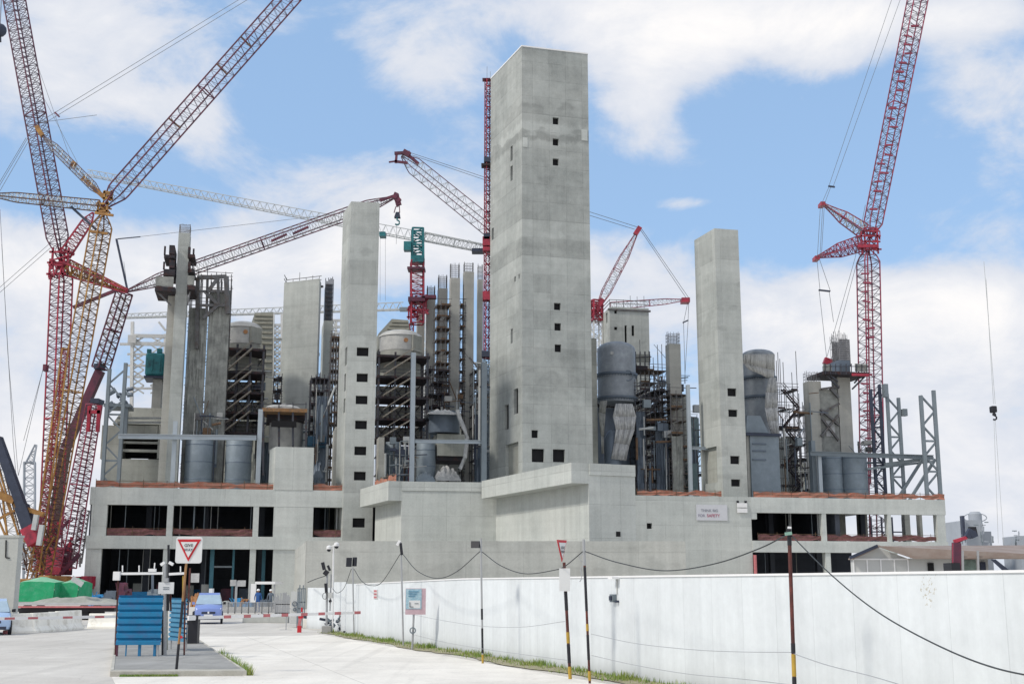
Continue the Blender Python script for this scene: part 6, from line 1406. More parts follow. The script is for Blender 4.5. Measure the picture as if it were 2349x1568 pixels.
# ============================================================ POLES, CABLES, SIGNS ALONG THE WALL
def gpt(x, y): p = G(x, y); return Vector((p.x, p.y, 0))
def pole(label, base, top, r, mat, name='lamp_post', cat='lamp post', Y=None, group=None, bands=()):
    b = gpt(*base) if Y is None else Vector((PY(base[0], base[1], Y).x, Y, 0)); t = PY(top[0], top[1], b.y)
    R_ = thing(name, label, cat, tuple(b), group); mb = MB(); mb.tube(b, t, r, 10); mb.smooth = True; obj('pole', mb, M[mat], R_)
    for (y0, y1, mt) in bands:
        d = t - b
        def at(y): z = zof(b.x, b.y, y); f = max(0, min(1, (z - b.z) / (t.z - b.z))); return b + d * f
        mb = MB(); mb.tube(at(y1), at(y0), r + .004, 10); mb.smooth = True; obj('painted_band', mb, M[mt], R_)
    return R_, b, t
def flood(parent, x0, x1, y0, y1, Y, yaw=0, mat='black'):
    mb = MB(); a = PY(x0, (y0 + y1) / 2, Y); b = PY(x1, (y0 + y1) / 2, Y); zt = PY(x0, y0, Y).z; zb = PY(x0, y1, Y).z
    c = (a + b) / 2; w = (b.x - a.x) / 2; ex = Vector((math.cos(yaw), math.sin(yaw), 0)) * w; ey = Vector((-math.sin(yaw), math.cos(yaw), 0)) * .07
    P = [Vector((c.x, c.y, 0)) + s * ex + t * ey for s, t in ((-1, -1), (1, -1), (1, 1), (-1, 1))]; sh_ = Vector((0, .09, 0))
    mb.hexa([(p.x, p.y, zb) for p in P], [(p.x + .0, p.y + .09, zt) for p in P]); return obj('floodlight', mb, M[mat], parent, .008)
GP = 'slim poles along the white wall'
P1, b1, t1 = pole('slim grey pole with two black floodlights near the gate', (812, 1459), (809, 1300), .03, 'galv', group=GP)
flood(P1, 794, 806.5, 1278, 1299, b1.y, .25); flood(P1, 809.5, 817, 1277, 1298, b1.y + .1, .9)
P2, b2, t2 = pole('slim grey pole with a small white camera on top, second from the gate', (925.3, 1483), (919.5, 1243), .03, 'galv', group=GP)
mb = MB(); mb.bar(PY(911, 1250, b2.y), PY(917, 1239, b2.y), .09); obj('camera', mb, M['white'], P2); mb = MB(); bar2(mb, (919, 1245), (922, 1272), b2.y - .07, .09); obj('bracket', mb, M['black'], P2)
P3, b3, t3 = pole('slim pole with one tilted black floodlight, third from the gate', (1107.4, 1521), (1102.8, 1234), .026, 'galv', group=GP, bands=((1395, 1420, 'black'), (1440, 1497, 'black'), (1500, 1520, 'yellow')))
flood(P3, 1081, 1101, 1240, 1256, b3.y, -.2)
P4, b4, t4 = pole('dark pole with yellow and rusty bands in the middle of the wall', (1353, 1567), (1338.5, 1236), .027, 'rust', group=GP, bands=((1236, 1262, 'galv'), (1300, 1400, 'black'), (1262, 1296, 'galv'), (1430, 1446, 'yellow'), (1455, 1512, 'black'), (1538, 1560, 'yellow')))
P5, b5, t5 = pole('thick rusty pole with a yellow band at the right, black cable tied to its top', (1823, 1600), (1810, 1212), .031, 'rust', Y=19.6, group=GP, bands=((1212, 1250, 'black'), (1474, 1497, 'black'), (1499, 1550, 'yellow'), (1552, 1600, 'black')))
mb = MB(); bar2(mb, (1811, 1207), (1811, 1212), b5.y, .05); obj('cap', mb, M['white'], P5); mb = MB(); bar2(mb, (1801, 1224), (1816, 1222), b5.y - .06, .05); obj('insulator', mb, simple('pale_green_insulator', (.22, .38, .31), .5), P5)
mb = MB(); rnd = random.Random(2); p = PY(1335, 1262, b4.y - .1); pts = [p]
for i in range(12): pts.append(PY(1333 + rnd.uniform(-5, 5), 1262 + i * 6.5, b4.y - .1))
mb.path(pts, .01, 5); obj('loose_wire', mb, M['galv'], P4)
# camera poles by the gate
P6, b6, t6 = pole('white pole carrying two white dome cameras by the gate', (763, 1448), (765, 1250), .035, 'white', 'camera_pole', 'camera pole')
for (x, y) in ((754.6, 1258), (772, 1251)):
    mb = MB(); c = PY(x, y, b6.y); mb.lathe(c, [(.02, .16), (.11, .12), (.12, 0), (.11, -.02)], 14); obj('dome_camera', mb, M['white'], P6); m2 = MB(); m2.lathe(c, [(.10, -.02), (.08, -.1), (.02, -.13)], 14); obj('lens', m2, M['black'], P6)
mb = MB(); bar2(mb, (754, 1254), (772, 1247), b6.y, .03); obj('arm', mb, M['white'], P6)
P7, b7, t7 = pole('pale pole with a dark lamp head, junction boxes and cable coil at the gate', (749, 1450), (750, 1312), .05, 'galv', 'camera_pole', 'camera pole')
for (a, b_, w, mt) in (((740, 1289), (744, 1306), .14, 'black'), ((744, 1310), (752, 1316), .22, 'black'), ((752, 1296), (757, 1308), .1, 'black'), ((747, 1337), (749, 1358), .12, 'black')): mb = MB(); bar2(mb, a, b_, b7.y - .1, w); obj('lamp_head', mb, M[mt], P7)
mb = MB(); c = PY(745, 1366, b7.y - .1)
for k in range(14): a = 2 * math.pi * k / 14; d = 2 * math.pi * (k + 1) / 14; mb.bar(c + Vector((.1 * math.cos(a), 0, .14 * math.sin(a))), c + Vector((.1 * math.cos(d), 0, .14 * math.sin(d))), .02)
obj('cable_coil', mb, M['cable'], P7); mb = MB(); Bx(mb, 752, 763, 1358, 1371, b7.y - .2, b7.y); obj('junction_box', mb, M['shedwall'], P7); mb = MB(); bar2(mb, (760, 1316), (757, 1400), b7.y, .06); obj('conduit', mb, M['galv'], P7)
mb = MB(); bar2(mb, (757, 1375), (758, 1380), b7.y - .1, .12); obj('clamp', mb, M['black'], P7)

def sagcable(label, pts, Y0, Y1, r, n=24, mat='cable'):
    out = []; m_ = len(pts) - 1
    def cr(p0, p1, p2, p3, t): return tuple(.5 * ((2 * p1[k]) + (-p0[k] + p2[k]) * t + (2 * p0[k] - 5 * p1[k] + 4 * p2[k] - p3[k]) * t * t + (-p0[k] + 3 * p1[k] - 3 * p2[k] + p3[k]) * t ** 3) for k in (0, 1))
    ext = [(2 * pts[0][0] - pts[1][0], 2 * pts[0][1] - pts[1][1])] + list(pts) + [(2 * pts[-1][0] - pts[-2][0], 2 * pts[-1][1] - pts[-2][1])]
    X0, X1 = pts[0][0], pts[-1][0]
    for i in range(m_):
        for j in range(n):
            x, y = cr(ext[i], ext[i + 1], ext[i + 2], ext[i + 3], j / n); f = (x - X0) / (X1 - X0); out.append(PY(x, y, 1 / ((1 - f) / Y0 + f / Y1)))
    out.append(PY(*pts[-1], Y1)); mb = MB(); mb.path(out, r, 6); mb.smooth = True; return one('cable', mb, M[mat], label, 'cable', 'cables strung from pole to pole')
sagcable('thin cable sagging from the camera pole to the first pole of the wall', [(763, 1349), (774, 1359), (790, 1346), (806, 1304)], b7.y, b1.y, .012)
sagcable('cable sagging between the first and second poles of the wall', [(812, 1304), (830, 1332), (851, 1342), (877, 1333), (918, 1270)], b1.y, b2.y, .013)
sagcable('cable sagging between the second and third poles of the wall', [(924, 1270), (958, 1309), (1003, 1325.5), (1048, 1310), (1101, 1264)], b2.y, b3.y, .012)
sagcable('cable sagging from the third pole past the narrow give way sign', [(1106, 1265), (1150, 1297), (1205, 1315), (1270, 1307), (1297, 1297), (1337, 1264)], b3.y, b4.y, .011)
sagcable('black cable sagging from the banded middle pole up to the rusty right pole', [(1342, 1264), (1420, 1290), (1526, 1308), (1640, 1292), (1740, 1258), (1801, 1228)], b4.y, b5.y, .011)
sagcable('heavy black cable sweeping down across the wall to the right edge', [(1816, 1228), (1903, 1314), (1990, 1386), (2075, 1440), (2190, 1497), (2290, 1533), (2400, 1556)], b5.y, 11.5, .009)
sagcable('short thin cable from the retaining wall to the camera pole', [(706, 1335), (722, 1328), (746, 1320)], b7.y + 5, b7.y, .018)
for lab, pts, Ya, Yb in (('fine wire low along the wall from the second pole to the narrow sign post', [(926, 1404), (1010, 1421), (1105, 1435), (1200, 1437), (1296, 1424)], b2.y, 27), ('fine wire drooping low from the middle pole to the rusty right pole', [(1356, 1453), (1460, 1475), (1590, 1489), (1700, 1494), (1818, 1495)], b4.y, b5.y), ('fine wire running down to the right from the rusty pole', [(1820, 1498), (1900, 1525), (2000, 1550), (2100, 1580)], b5.y, 15), ('lowest fine wire close to the ground right of the middle pole', [(1357, 1502), (1460, 1525), (1580, 1545), (1700, 1556), (1820, 1570)], b4.y, b5.y), ('lowest fine wire left of the narrow sign post', [(950, 1455), (1020, 1472), (1107, 1487), (1200, 1500), (1300, 1513)], b2.y, 27)):
    sagcable(lab, pts, Ya, Yb, .006, 10, 'galv')

# narrow give way sign and white board
b8 = gpt(1308, 1557); Y8_ = b8.y
s8 = thing('give_way_sign', 'narrow side-on give way sign above a blank white board on a striped post', 'road sign', tuple(b8), 'give way signs')
mb = MB(); mb.tube(b8, PY(1294, 1289, Y8_), .035, 10); mb.smooth = True; obj('post', mb, M['rust'], s8)
for (y0, y1, mt) in ((1357, 1400, 'black'), (1450, 1475, 'yellow'), (1478, 1520, 'black'), (1528, 1556, 'yellow')):
    f0 = (y0 - 1289) / 268; f1 = (y1 - 1289) / 268; t8 = PY(1294, 1289, Y8_); mb = MB(); mb.tube(t8.lerp(b8, f0), t8.lerp(b8, f1), .04, 10); mb.smooth = True; obj('painted_band', mb, M[mt], s8)
yw = R(68); ex = Vector((math.cos(yw), -math.sin(yw), 0)); nn8 = Vector((-math.sin(yw), -math.cos(yw), 0)); ez = Vector((0, 0, 1))
def tri_sign(parent, c, ex, n, w, h, plate=None):
    def P(a, b, o): return c + ex * a + ez * b + n * o
    def tri(w_, ht, hb, o, mat, name):
        mb = MB(); f = [P(-w_ / 2, ht, o), P(w_ / 2, ht, o), P(0, -hb, o)]; k = [p - n * .012 for p in f]; mb.v += f + k; mb.f += [(2, 1, 0), (3, 4, 5), (0, 1, 4, 3), (1, 2, 5, 4), (2, 0, 3, 5)]; obj(name, mb, mat, parent)
    if plate:
        mb = MB(); s = plate / 2; rr = .1 * plate; pts = []
        for (sx, sy, a0) in ((1, 1, 0), (-1, 1, 90), (-1, -1, 180), (1, -1, 270)):
            for q in range(5): a = R(a0 + q * 22.5); pts.append((sx * (s - rr) + rr * math.cos(a), sy * (s - rr) + rr * math.sin(a)))
        f = [P(a, b, -.01) for a, b in pts]; k = [P(a, b, -.03) for a, b in pts]; m_ = len(pts); mb.v += f + k; mb.f.append(tuple(range(m_))); mb.f.append(tuple(reversed(range(m_, 2 * m_))))
        for i in range(m_): j = (i + 1) % m_; mb.f.append((i, m_ + i, m_ + j, j))
        obj('plate', mb, M['signwhite'], parent)
    tri(w, h * .48, h * .52, .004, M['red'], 'border'); tri(w * .70, h * .36, h * .34, .02, M['signwhite'], 'face')
M['signwhite'] = simple('sign_white', (.66, .67, .67), .5, var=.04)
cc8 = PY(1289, 1262, Y8_ - .1)
tri_sign(s8, cc8, Vector((math.cos(R(62)), math.sin(R(62)), 0)), Vector((math.sin(R(62)), -math.cos(R(62)), 0)), .52, .50)
face_text('GIVE', cc8 + Vector((0, 0, .06)), Vector((math.cos(R(62)), math.sin(R(62)), 0)), .09, M['black'], s8, out=.03); face_text('WAY', cc8 - Vector((0, 0, .03)), Vector((math.cos(R(62)), math.sin(R(62)), 0)), .09, M['black'], s8, out=.03)
mb = MB(); Bx(mb, 1283, 1308, 1302.5, 1355, Y8_ - .09, Y8_ - .06); obj('board', mb, M['signwhite'], s8)

# site sign on post, notice, wall conduit
b9 = gpt(945.5, 1489); s9 = thing('site_sign', 'faded blue and pink site sign on a short post in front of the wall', 'sign', tuple(b9)); Y9_ = b9.y
mb = MB(); mb.tube(b9, PY(949.5, 1400, Y9_), .035, 8); mb.smooth = True; obj('post', mb, M['galv'], s9)
mb = MB(); Bx(mb, 930, 976.5, 1348.5, 1408.5, Y9_ - .07, Y9_ - .04); obj('frame', mb, simple('faded_pink', (.50, .36, .40), .6, var=.15, scale=6), s9)
mb = MB(); Bx(mb, 931, 967, 1350, 1396, Y9_ - .085, Y9_ - .072); obj('poster', mb, simple('faded_blue_print', (.38, .52, .58), .6, var=.3, scale=9, dirt=(.16, .34, .46), dirtamt=.6), s9)
mb = MB(); Bx(mb, 938, 964, 1376, 1394, Y9_ - .09, Y9_ - .0865); obj('text_field', mb, M['signwhite'], s9)
mb = MB(); c = PY(953, 1366, Y9_ - .1)
for q in range(3): bar2(mb, (937, 1356 + q * 5), (960 - q * 4, 1356 + q * 5), Y9_ - .09, .025)
obj('print_line', mb, simple('print_blue', (.10, .25, .38), .6), s9)
mb = MB(); bar2(mb, (940, 1380), (940, 1391), Y9_ - .095, .03); bar2(mb, (940, 1391), (948, 1391), Y9_ - .095, .03); bar2(mb, (951, 1383), (960, 1383), Y9_ - .095, .02); obj('print_line', mb, simple('print_grey', (.22, .24, .26), .6), s9)
mb = MB(); c = PY(946.8, 1445, Y9_ - .08)
for k in range(16): a = 2 * math.pi * k / 16; d = 2 * math.pi * (k + 1) / 16; mb.bar(c + Vector((.09 * math.cos(a), 0, .09 * math.sin(a))), c + Vector((.09 * math.cos(d), 0, .09 * math.sin(d))), .04)
obj('ring', mb, M['steel'], s9)
def onwall(mb, x0, x1, y0, y1, d0, d1):
    a = W1.to_2d().to_3d(); b = W3.to_2d().to_3d(); s0, za = PP(x0, (y0 + y1) / 2, a, b); s1, zb = PP(x1, (y0 + y1) / 2, a, b); _, zt = PP((x0 + x1) / 2, y0, a, b); _, zl = PP((x0 + x1) / 2, y1, a, b)
    mb.prism([wallpt(s0, d1), wallpt(s1, d1), wallpt(s1, d0), wallpt(s0, d0)], zl, zt)
nt_ = thing('notice', 'small red and white notice fixed to the wall between the first and second poles', 'notice', tuple(b1 + Vector((1, -1, 0)))); mb = MB(); onwall(mb, 858.5, 867, 1351, 1372, .005, .03); obj('board', mb, M['signwhite'], nt_)
for q in range(3): mb = MB(); onwall(mb, 859.5, 866, 1352.5 + q * 7, 1357 + q * 7, .032, .036); obj('print_block', mb, M['fadered'], nt_)
wc = thing('wall_camera', 'small wall camera and junction box with hanging cable on the white wall', 'camera', tuple(Vector((*wallpt(20, .1), 1.4)))); mb = MB(); onwall(mb, 1407, 1415, 1362, 1380, .0, .1); obj('junction_box', mb, M['steel'], wc)
mb = MB(); onwall(mb, 1409, 1413, 1366, 1376, .1, .14); obj('lens', mb, M['dark_steel'], wc); mb = MB(); onwall(mb, 1417, 1420.5, 1376, 1381, .0, .08); obj('plug', mb, M['dark_steel'], wc)
mb = MB(); onwall(mb, 1412, 1422, 1322, 1327, .0, .2); obj('camera', mb, M['white'], wc); mb = MB(); onwall(mb, 1416, 1417.5, 1327, 1362, .0, .03); obj('conduit', mb, M['shedwall'], wc)
# door outline in the retaining wall region
# parasol
b10 = gpt(799, 1450); pr_ = thing('parasol', 'folded dark blue parasol standing against the white wall by the gate', 'parasol', tuple(b10)); Yp = b10.y
mb = MB(); c = PY(799, 1395, Yp); zt = PY(800.5, 1346, Yp).z; prof = [(.09, c.z), (.11, c.z + .1), (.10, c.z + .4), (.06, c.z + .75), (.02, zt)]; mb.lathe((c.x + .02, Yp, 0), prof, 8); obj('canopy', mb, simple('navy_cloth', (.03, .04, .16), .8, var=.3, scale=5, dirt=(.16, .04, .10), dirtamt=.5), pr_)
mb = MB(); mb.tube((c.x + .02, Yp, 0), (c.x + .02, Yp, c.z + .02), .025, 8); obj('pole', mb, M['galv'], pr_); mb = MB(); mb.lathe((c.x + .02, Yp, 0), [(.22, .01), (.22, .07), (.05, .1)], 14); obj('base', mb, M['black'], pr_)

# gate junk: concrete block, barrow, bench
r = thing('concrete_block', 'rough brown-grey concrete block at the foot of the camera poles', 'concrete block', tuple(gpt(748, 1451))); mb = MB(); c = gpt(748, 1452); mb.box(c.x - .2, c.x + .22, c.y, c.y + .4, 0, .32); obj('block', mb, M['island'], r, .02)
r = thing('junk_heap', 'dark heap of discarded metal beside the concrete block at the gate', 'scrap', tuple(gpt(766, 1447))); rnd = random.Random(12); c = gpt(762, 1448)
for i in range(18):
    p = c + Vector((rnd.uniform(-.3, .35), rnd.uniform(-.1, .3), rnd.uniform(.05, .75))); mb = MB(); mb.bar(p, p + Vector((rnd.uniform(-.3, .3), rnd.uniform(-.2, .2), rnd.uniform(-.25, .25))), rnd.uniform(.04, .14)); obj('scrap_piece', mb, M[rnd.choice(('vesseld', 'dark_steel', 'black', 'steel', 'island'))], r)
def barrier_low(label, x0, x1, y0, y1, mat, seed):
    c0, c1 = gpt(x0, y1), gpt(x1, y1); h = zof(c0.x, c0.y, y0); rnd = random.Random(seed)
    r = thing('low_barrier', label, 'barrier', tuple(c0)); mb = MB(); d = (c1 - c0).normalized(); n = Vector((-d.y, d.x, 0)); mb.prism([c0, c1, c1 + n * .4, c0 + n * .4], 0, h); obj('wall_panel', mb, M[mat], r, .02)
    for i in range(12): p = c0.lerp(c1, rnd.random()) + n * rnd.uniform(.05, .3); p.z = h; mb = MB(); mb.bar(p, p + Vector((rnd.uniform(-.3, .4), 0, rnd.uniform(.02, .25))), rnd.uniform(.04, .12)); obj('debris', mb, M[rnd.choice(('vesseld', 'maroon', 'steel', 'dark_steel'))], r)
barrier_low('long grey concrete barrier behind the barrier arm, strewn with debris', 556, 660, 1414, 1428, 'retain', 1)
barrier_low('pale sandy concrete barrier left of the camera poles', 694, 735, 1418, 1440, 'apron', 2)

# ============================================================ ISLAND FURNITURE
def corr_panel(label, xa, xb, yt, yb, Ya, Yb, legs, mat, ribs=7):
    A_ = PY(xa, yb, Ya); B2 = PY(xb, yb, Yb); zt = PY(xa, yt, Ya).z; zb = A_.z; r = thing('corrugated_panel', label, 'panel', (A_.x, A_.y, .12), 'blue corrugated panels on the traffic island')
    mb = MB(); n = ribs * 8; e = Vector((B2.x - A_.x, B2.y - A_.y, 0)); nn = Vector((e.y, -e.x, 0)).normalized(); pr = None
    for i in range(n + 1):
        f = i / n; ph = (f * ribs) % 1; o = .035 if ph < .55 else (.035 - .06 * min(1, (ph - .55) / .12) if ph < .82 else -.025 + .06 * (ph - .82) / .18); z = zb + (zt - zb) * f
        cur = [Vector((A_.x, A_.y, z)) + nn * o, Vector((B2.x, B2.y, z)) + nn * o]; bk_ = [p - nn * .006 for p in cur]
        if pr: mb.q([pr[0], pr[1], cur[1], cur[0]]); mb.q([pb_[1], pb_[0], bk_[0], bk_[1]])
        pr, pb_ = cur, bk_
    obj('sheet', mb, M[mat], r)
    for (f, w, mt, z1) in legs:
        p = Vector((A_.x, A_.y, 0)) + e * f - nn * .05; mb = MB(); mb.bar((p.x, p.y, .115), (p.x, p.y, z1), w); obj('leg', mb, M[mt], r)
    for z in (zb + .1, zt - .1): mb = MB(); a = Vector((A_.x, A_.y, z)) - nn * .045; mb.bar(a, a + e, .03, .05); obj('rail', mb, M['steel'], r)
    return r
def bluemat(name, c): return simple(name, c, .55, .1, var=.12, scale=2.5, dirt=(c[0] + .04, c[1] * .75, c[2] * .8), dirtamt=.4)
M['panelblue'] = bluemat('blue_corrugated_sheet', (.012, .185, .37)); M['panelblue2'] = bluemat('weathered_blue_sheet', (.06, .25, .40))
corr_panel('large blue corrugated panel on legs at the front of the traffic island', 266, 369, 1364, 1478, 35.6, 35.6, ((.02, .05, 'maroon', .9), (.22, .03, 'panelblue', .6), (.52, .07, 'panelblue', .6), (.86, .07, 'panelblue', .6), (.93, .04, 'galv', .6)), 'panelblue')
corr_panel('smaller paler blue corrugated panel behind the black barrier cabinet', 388, 426, 1370, 1467, 39.5, 38.2, ((.05, .04, 'galv', .6), (.95, .04, 'galv', .9)), 'panelblue2', 9)
gy = 36.2
gt = thing('gantry_frame', 'white pipe gantry above the blue panels with small lamps and boxes', 'gantry', tuple(gpt(268, 1505)))
for (nm, a, b_, w, mt) in (('post', (264, 1502), (271.5, 1314), .045, 'rust'), ('post', (372.5, 1503), (373, 1400), .06, 'black'), ('post', (379, 1490), (379, 1292), .1, 'galv'), ('post', (386, 1400), (386.5, 1249), .07, 'black'), ('post', (424, 1470), (425, 1315), .05, 'rust'), ('post', (419, 1400), (420, 1320), .04, 'yellow'), ('crossbar', (270, 1315), (375, 1314), .07, 'white'), ('crossbar', (388, 1316), (424, 1314), .07, 'white'), ('lamp', (341, 1307), (358, 1307), .09, 'white'), ('bracket', (350, 1312), (350, 1360), .06, 'vesseld'), ('camera', (369, 1295), (378, 1289), .08, 'white'), ('camera', (388, 1289), (397, 1294), .08, 'white'), ('prong', (281, 1311), (281, 1296), .03, 'white'), ('prong', (319, 1311), (319, 1296), .03, 'white'), ('prong', (354, 1303), (355, 1290), .03, 'white'), ('prong', (414, 1311), (414, 1298), .03, 'white')):
    mb = MB()
    a_ = PY(*a, gy); b__ = PY(*b_, gy)
    if nm == 'post' and a[1] > 1460: a_.z = .115
    mb.bar(a_, b__, w, None, 8 if nm == 'post' else 4); obj(nm, mb, M[mt], gt)
mb = MB(); Bx(mb, 259, 274, 1310, 1330, gy - .1, gy); obj('white_box', mb, M['white'], gt)
mb = MB(); bar2(mb, (382, 1350), (382, 1490), gy + .05, .06); obj('conduit', mb, simple('mossy_pipe', (.28, .30, .24), .8, var=.4, scale=6), gt)
mb = MB(); bar2(mb, (391, 1352), (392, 1400), gy + .1, .04); obj('conduit', mb, M['rust'], gt)
mb = MB(); Bx(mb, 363, 398.5, 1334.5, 1361, gy - .2, gy - .17); pn_ = thing('white_notice', 'small white notice board hung on the gantry post between the blue panels', 'notice', tuple(PY(380, 1361, gy - .2))); obj('board', mb, M['signwhite'], pn_)
mb = MB(); bar2(mb, (374, 1346), (388, 1346), gy - .205, .015); bar2(mb, (374, 1350), (388, 1350), gy - .205, .015); obj('print_line', mb, M['steel'], pn_)
mb = MB(); bar2(mb, (381, 1334), (381, 1325), gy - .18, .12); obj('hanger', mb, M['galv'], pn_)

# big give way sign
b11 = gpt(404, 1546); b11.z = .118; Yg = b11.y; t11 = PY(428, 1284, Yg); sg = thing('give_way_sign', 'square white give way sign facing the road on a leaning rusty post', 'road sign', tuple(b11), 'give way signs')
mb = MB(); mb.tube(b11, t11, .03, 10); mb.smooth = True; obj('post', mb, M['brown'], sg); mb = MB(); mb.tube(b11, b11.lerp(t11, .23), .034, 10); mb.smooth = True; obj('painted_band', mb, M['black'], sg)
mb = MB(); mb.tube(b11.lerp(t11, .38), b11.lerp(t11, .62), .034, 10); mb.smooth = True; obj('painted_band', mb, M['black'], sg)
mb = MB(); bar2(mb, (414.5, 1461), (418, 1459), Yg - .04, .06); obj('reflector', mb, M['red'], sg)
c = PY(433, 1260.5, Yg - .06); exg = Vector((1, .03, 0)).normalized(); ng = Vector((.03, -1, 0)).normalized()
tri_sign(sg, c, exg, ng, .57, .53, .635)
face_text('GIVE', c + Vector((0, 0, .105)), exg, .10, simple('sign_black', (.06, .06, .06), .6), sg, out=.03); face_text('WAY', c + Vector((0, 0, .0)), exg, .09, M['dark_steel'], sg, out=.03)

# barrier cabinet and arms
b12 = gpt(438, 1483); bc = thing('barrier_gate', 'black barrier cabinet with a red and white arm lowered to the right', 'barrier', tuple(b12)); zc = zof(b12.x, b12.y, 1410)
xl, xr = PY(426, 1480, b12.y).x, PY(451, 1480, b12.y).x; mb = MB(); mb.box(xl, xr, b12.y, b12.y + .35, .115, zc); obj('cabinet', mb, M['black'], bc, .01)
p0 = Vector(((xl + xr) / 2, b12.y - .06, zc - .09)); p1 = PZ(824, 1404, p0.z + .08); p0 = p0 + (p1 - p0).normalized() * .1
mb = MB(); mb.bar(p0, p1, .07, .1); obj('arm', mb, M['white'], bc)
d = p1 - p0; L = d.length
for f in (.16, .275, .39, .50, .62, .73, .835, .965): mb = MB(); a = p0 + d * f; mb.bar(a, a + d.normalized() * .28, .076, .106); obj('red_stripe', mb, M['fadered'], bc)
mb = MB(); mb.bar(p0 + d.normalized() * -.25, p0, .13, .16); obj('arm_bracket', mb, M['white'], bc); mb = MB(); c = Vector(((xl + xr) / 2 - .1, b12.y - .012, zc - .1)); mb.bar(c, c + Vector((0, .01, 0)), .05, .05, 8); obj('lamp', mb, M['white'], bc)
b13 = PZ(268, 1413, 1.05); q1 = PZ(-60, 1419, 1.05); bl = thing('barrier_gate', 'second white barrier arm with faded red stripes reaching in from the left edge', 'barrier', (b13.x, b13.y, 0)); mb = MB(); mb.bar(b13, q1, .05, .09); obj('arm', mb, M['white'], bl)
d = q1 - b13
for x in (236, 160, 80, 28): f = (268 - x) / 328; mb = MB(); a = b13 + d * f; mb.bar(a, a + d.normalized() * .32, .056, .07); obj('red_stripe', mb, M['fadered'], bl)
mb = MB(); mb.box(b13.x - .02, b13.x + .1, b13.y - .05, b13.y + .05, .1, 1.1); obj('post', mb, M['galv'], bl)
# rests
r = thing('arm_rest', 'red forked rest post under the barrier arm', 'post', tuple(gpt(686, 1450))); p = gpt(686, 1450); mb = MB(); mb.box(p.x - .09, p.x + .09, p.y, p.y + .12, 0, .3); obj('foot', mb, M['red'], r, .01)
mb = MB(); mb.bar(p + Vector((-.02, .06, .3)), p + Vector((.03, .06, .62)), .12); obj('stem', mb, M['fadered'], r); mb = MB(); mb.box(p.x - .06, p.x + .16, p.y, p.y + .06, .62, .72); mb.box(p.x + .05, p.x + .12, p.y, p.y + .06, .9, 1.1); obj('fork', mb, M['red'], r)
r = thing('arm_rest', 'thin grey stand with a flat foot under the barrier arm', 'post', tuple(gpt(656, 1444))); p = gpt(656, 1444); mb = MB(); mb.bar(p, p + Vector((0, 0, .62)), .04); mb.box(p.x - .3, p.x + .3, p.y - .05, p.y + .05, 0, .02); obj('stand', mb, M['galv'], r)
mb = MB(); mb.bar(p + Vector((0, -.03, .62)), p + Vector((0, -.03, .72)), .06); obj('cap', mb, M['black'], r)

# ============================================================ LEFT FOREGROUND
def jersey(label, x0, x1, yb0, yb1, h):
    a, b_ = gpt(x0, yb0), gpt(x1, yb1); d = (b_ - a); L = d.length; d.normalize(); n = Vector((-d.y, d.x, 0)); prof = [(0, 0), (0, .10), (.13, .30), (.20, h), (.38, h), (.45, .30), (.58, .10), (.58, 0)]
    mb = MB(); A = [a + n * o + Vector((0, 0, z)) for o, z in prof]; B = [b_ + n * o + Vector((0, 0, z)) for o, z in prof]; m_ = len(prof); mb.v += A + B; mb.f.append(tuple(range(m_))); mb.f.append(tuple(reversed(range(m_, 2 * m_))))
    for i in range(m_): j = (i + 1) % m_; mb.f.append((i, m_ + i, m_ + j, j))
    return one('jersey_barrier', mb, M['jersey'], label, 'barrier', 'white concrete road barriers at the left', bevel=.02)
M['jersey'] = simple('whitewashed_concrete', (.86, .84, .77), .85, var=.08, scale=1.2, dirt=(.50, .46, .38), dirtamt=.35)
jersey('first white concrete barrier from the left, beside the light blue car', 22, 82, 1453, 1451.5, .86)
jersey('longest white concrete barrier in the middle of the left row', 83, 140, 1451.5, 1447, .87); jersey('white concrete barrier with a sloping end, third in the left row', 140.8, 194, 1447, 1442.5, .9)
jersey('short white concrete barrier nearest the blue panel', 199, 264, 1441, 1441, .72)
r = thing('traffic_marker', 'red and white plastic marker between the light blue car and the barriers', 'marker', tuple(gpt(17, 1453))); p = gpt(17, 1453)
for i in range(4): mb = MB(); mb.box(p.x - .09 + i * .02, p.x + .12 - i * .01, p.y - .3, p.y - .1, i * .17, i * .17 + .16); obj('segment', mb, M['fadered' if i % 2 == 0 else 'white'], r, .01)
# battered concrete pier at the left edge
Ypr = 63; mb = MB(); zt = PY(20, 1232, Ypr).z; xa = PY(-60, 1300, Ypr).x; xt = PY(43, 1234, Ypr).x; xb_ = PY(27, 1440, Ypr).x
mb.hexa([(xa, Ypr, 0), (xb_, Ypr, 0), (xb_, Ypr + .6, 0), (xa, Ypr + .6, 0)], [(xa, Ypr, zt), (xt, Ypr, zt), (xt, Ypr + .6, zt), (xa, Ypr + .6, zt)])
r = thing('concrete_pier', 'leaning weathered concrete pier at the left edge', 'pier', (xb_, Ypr, 0)); obj('shaft', mb, M['retain'], r)
mb = MB(); bar2(mb, (14, 1238), (13, 1278), Ypr - .03, .05); bar2(mb, (13, 1278), (22, 1279), Ypr - .03, .05); obj('groove', mb, M['hole'], r)
mb = MB(); mb.box(xa, xt + .04, Ypr - .04, Ypr + .64, zt + .001, zt + .12); obj('cap', mb, M['retain'], r)

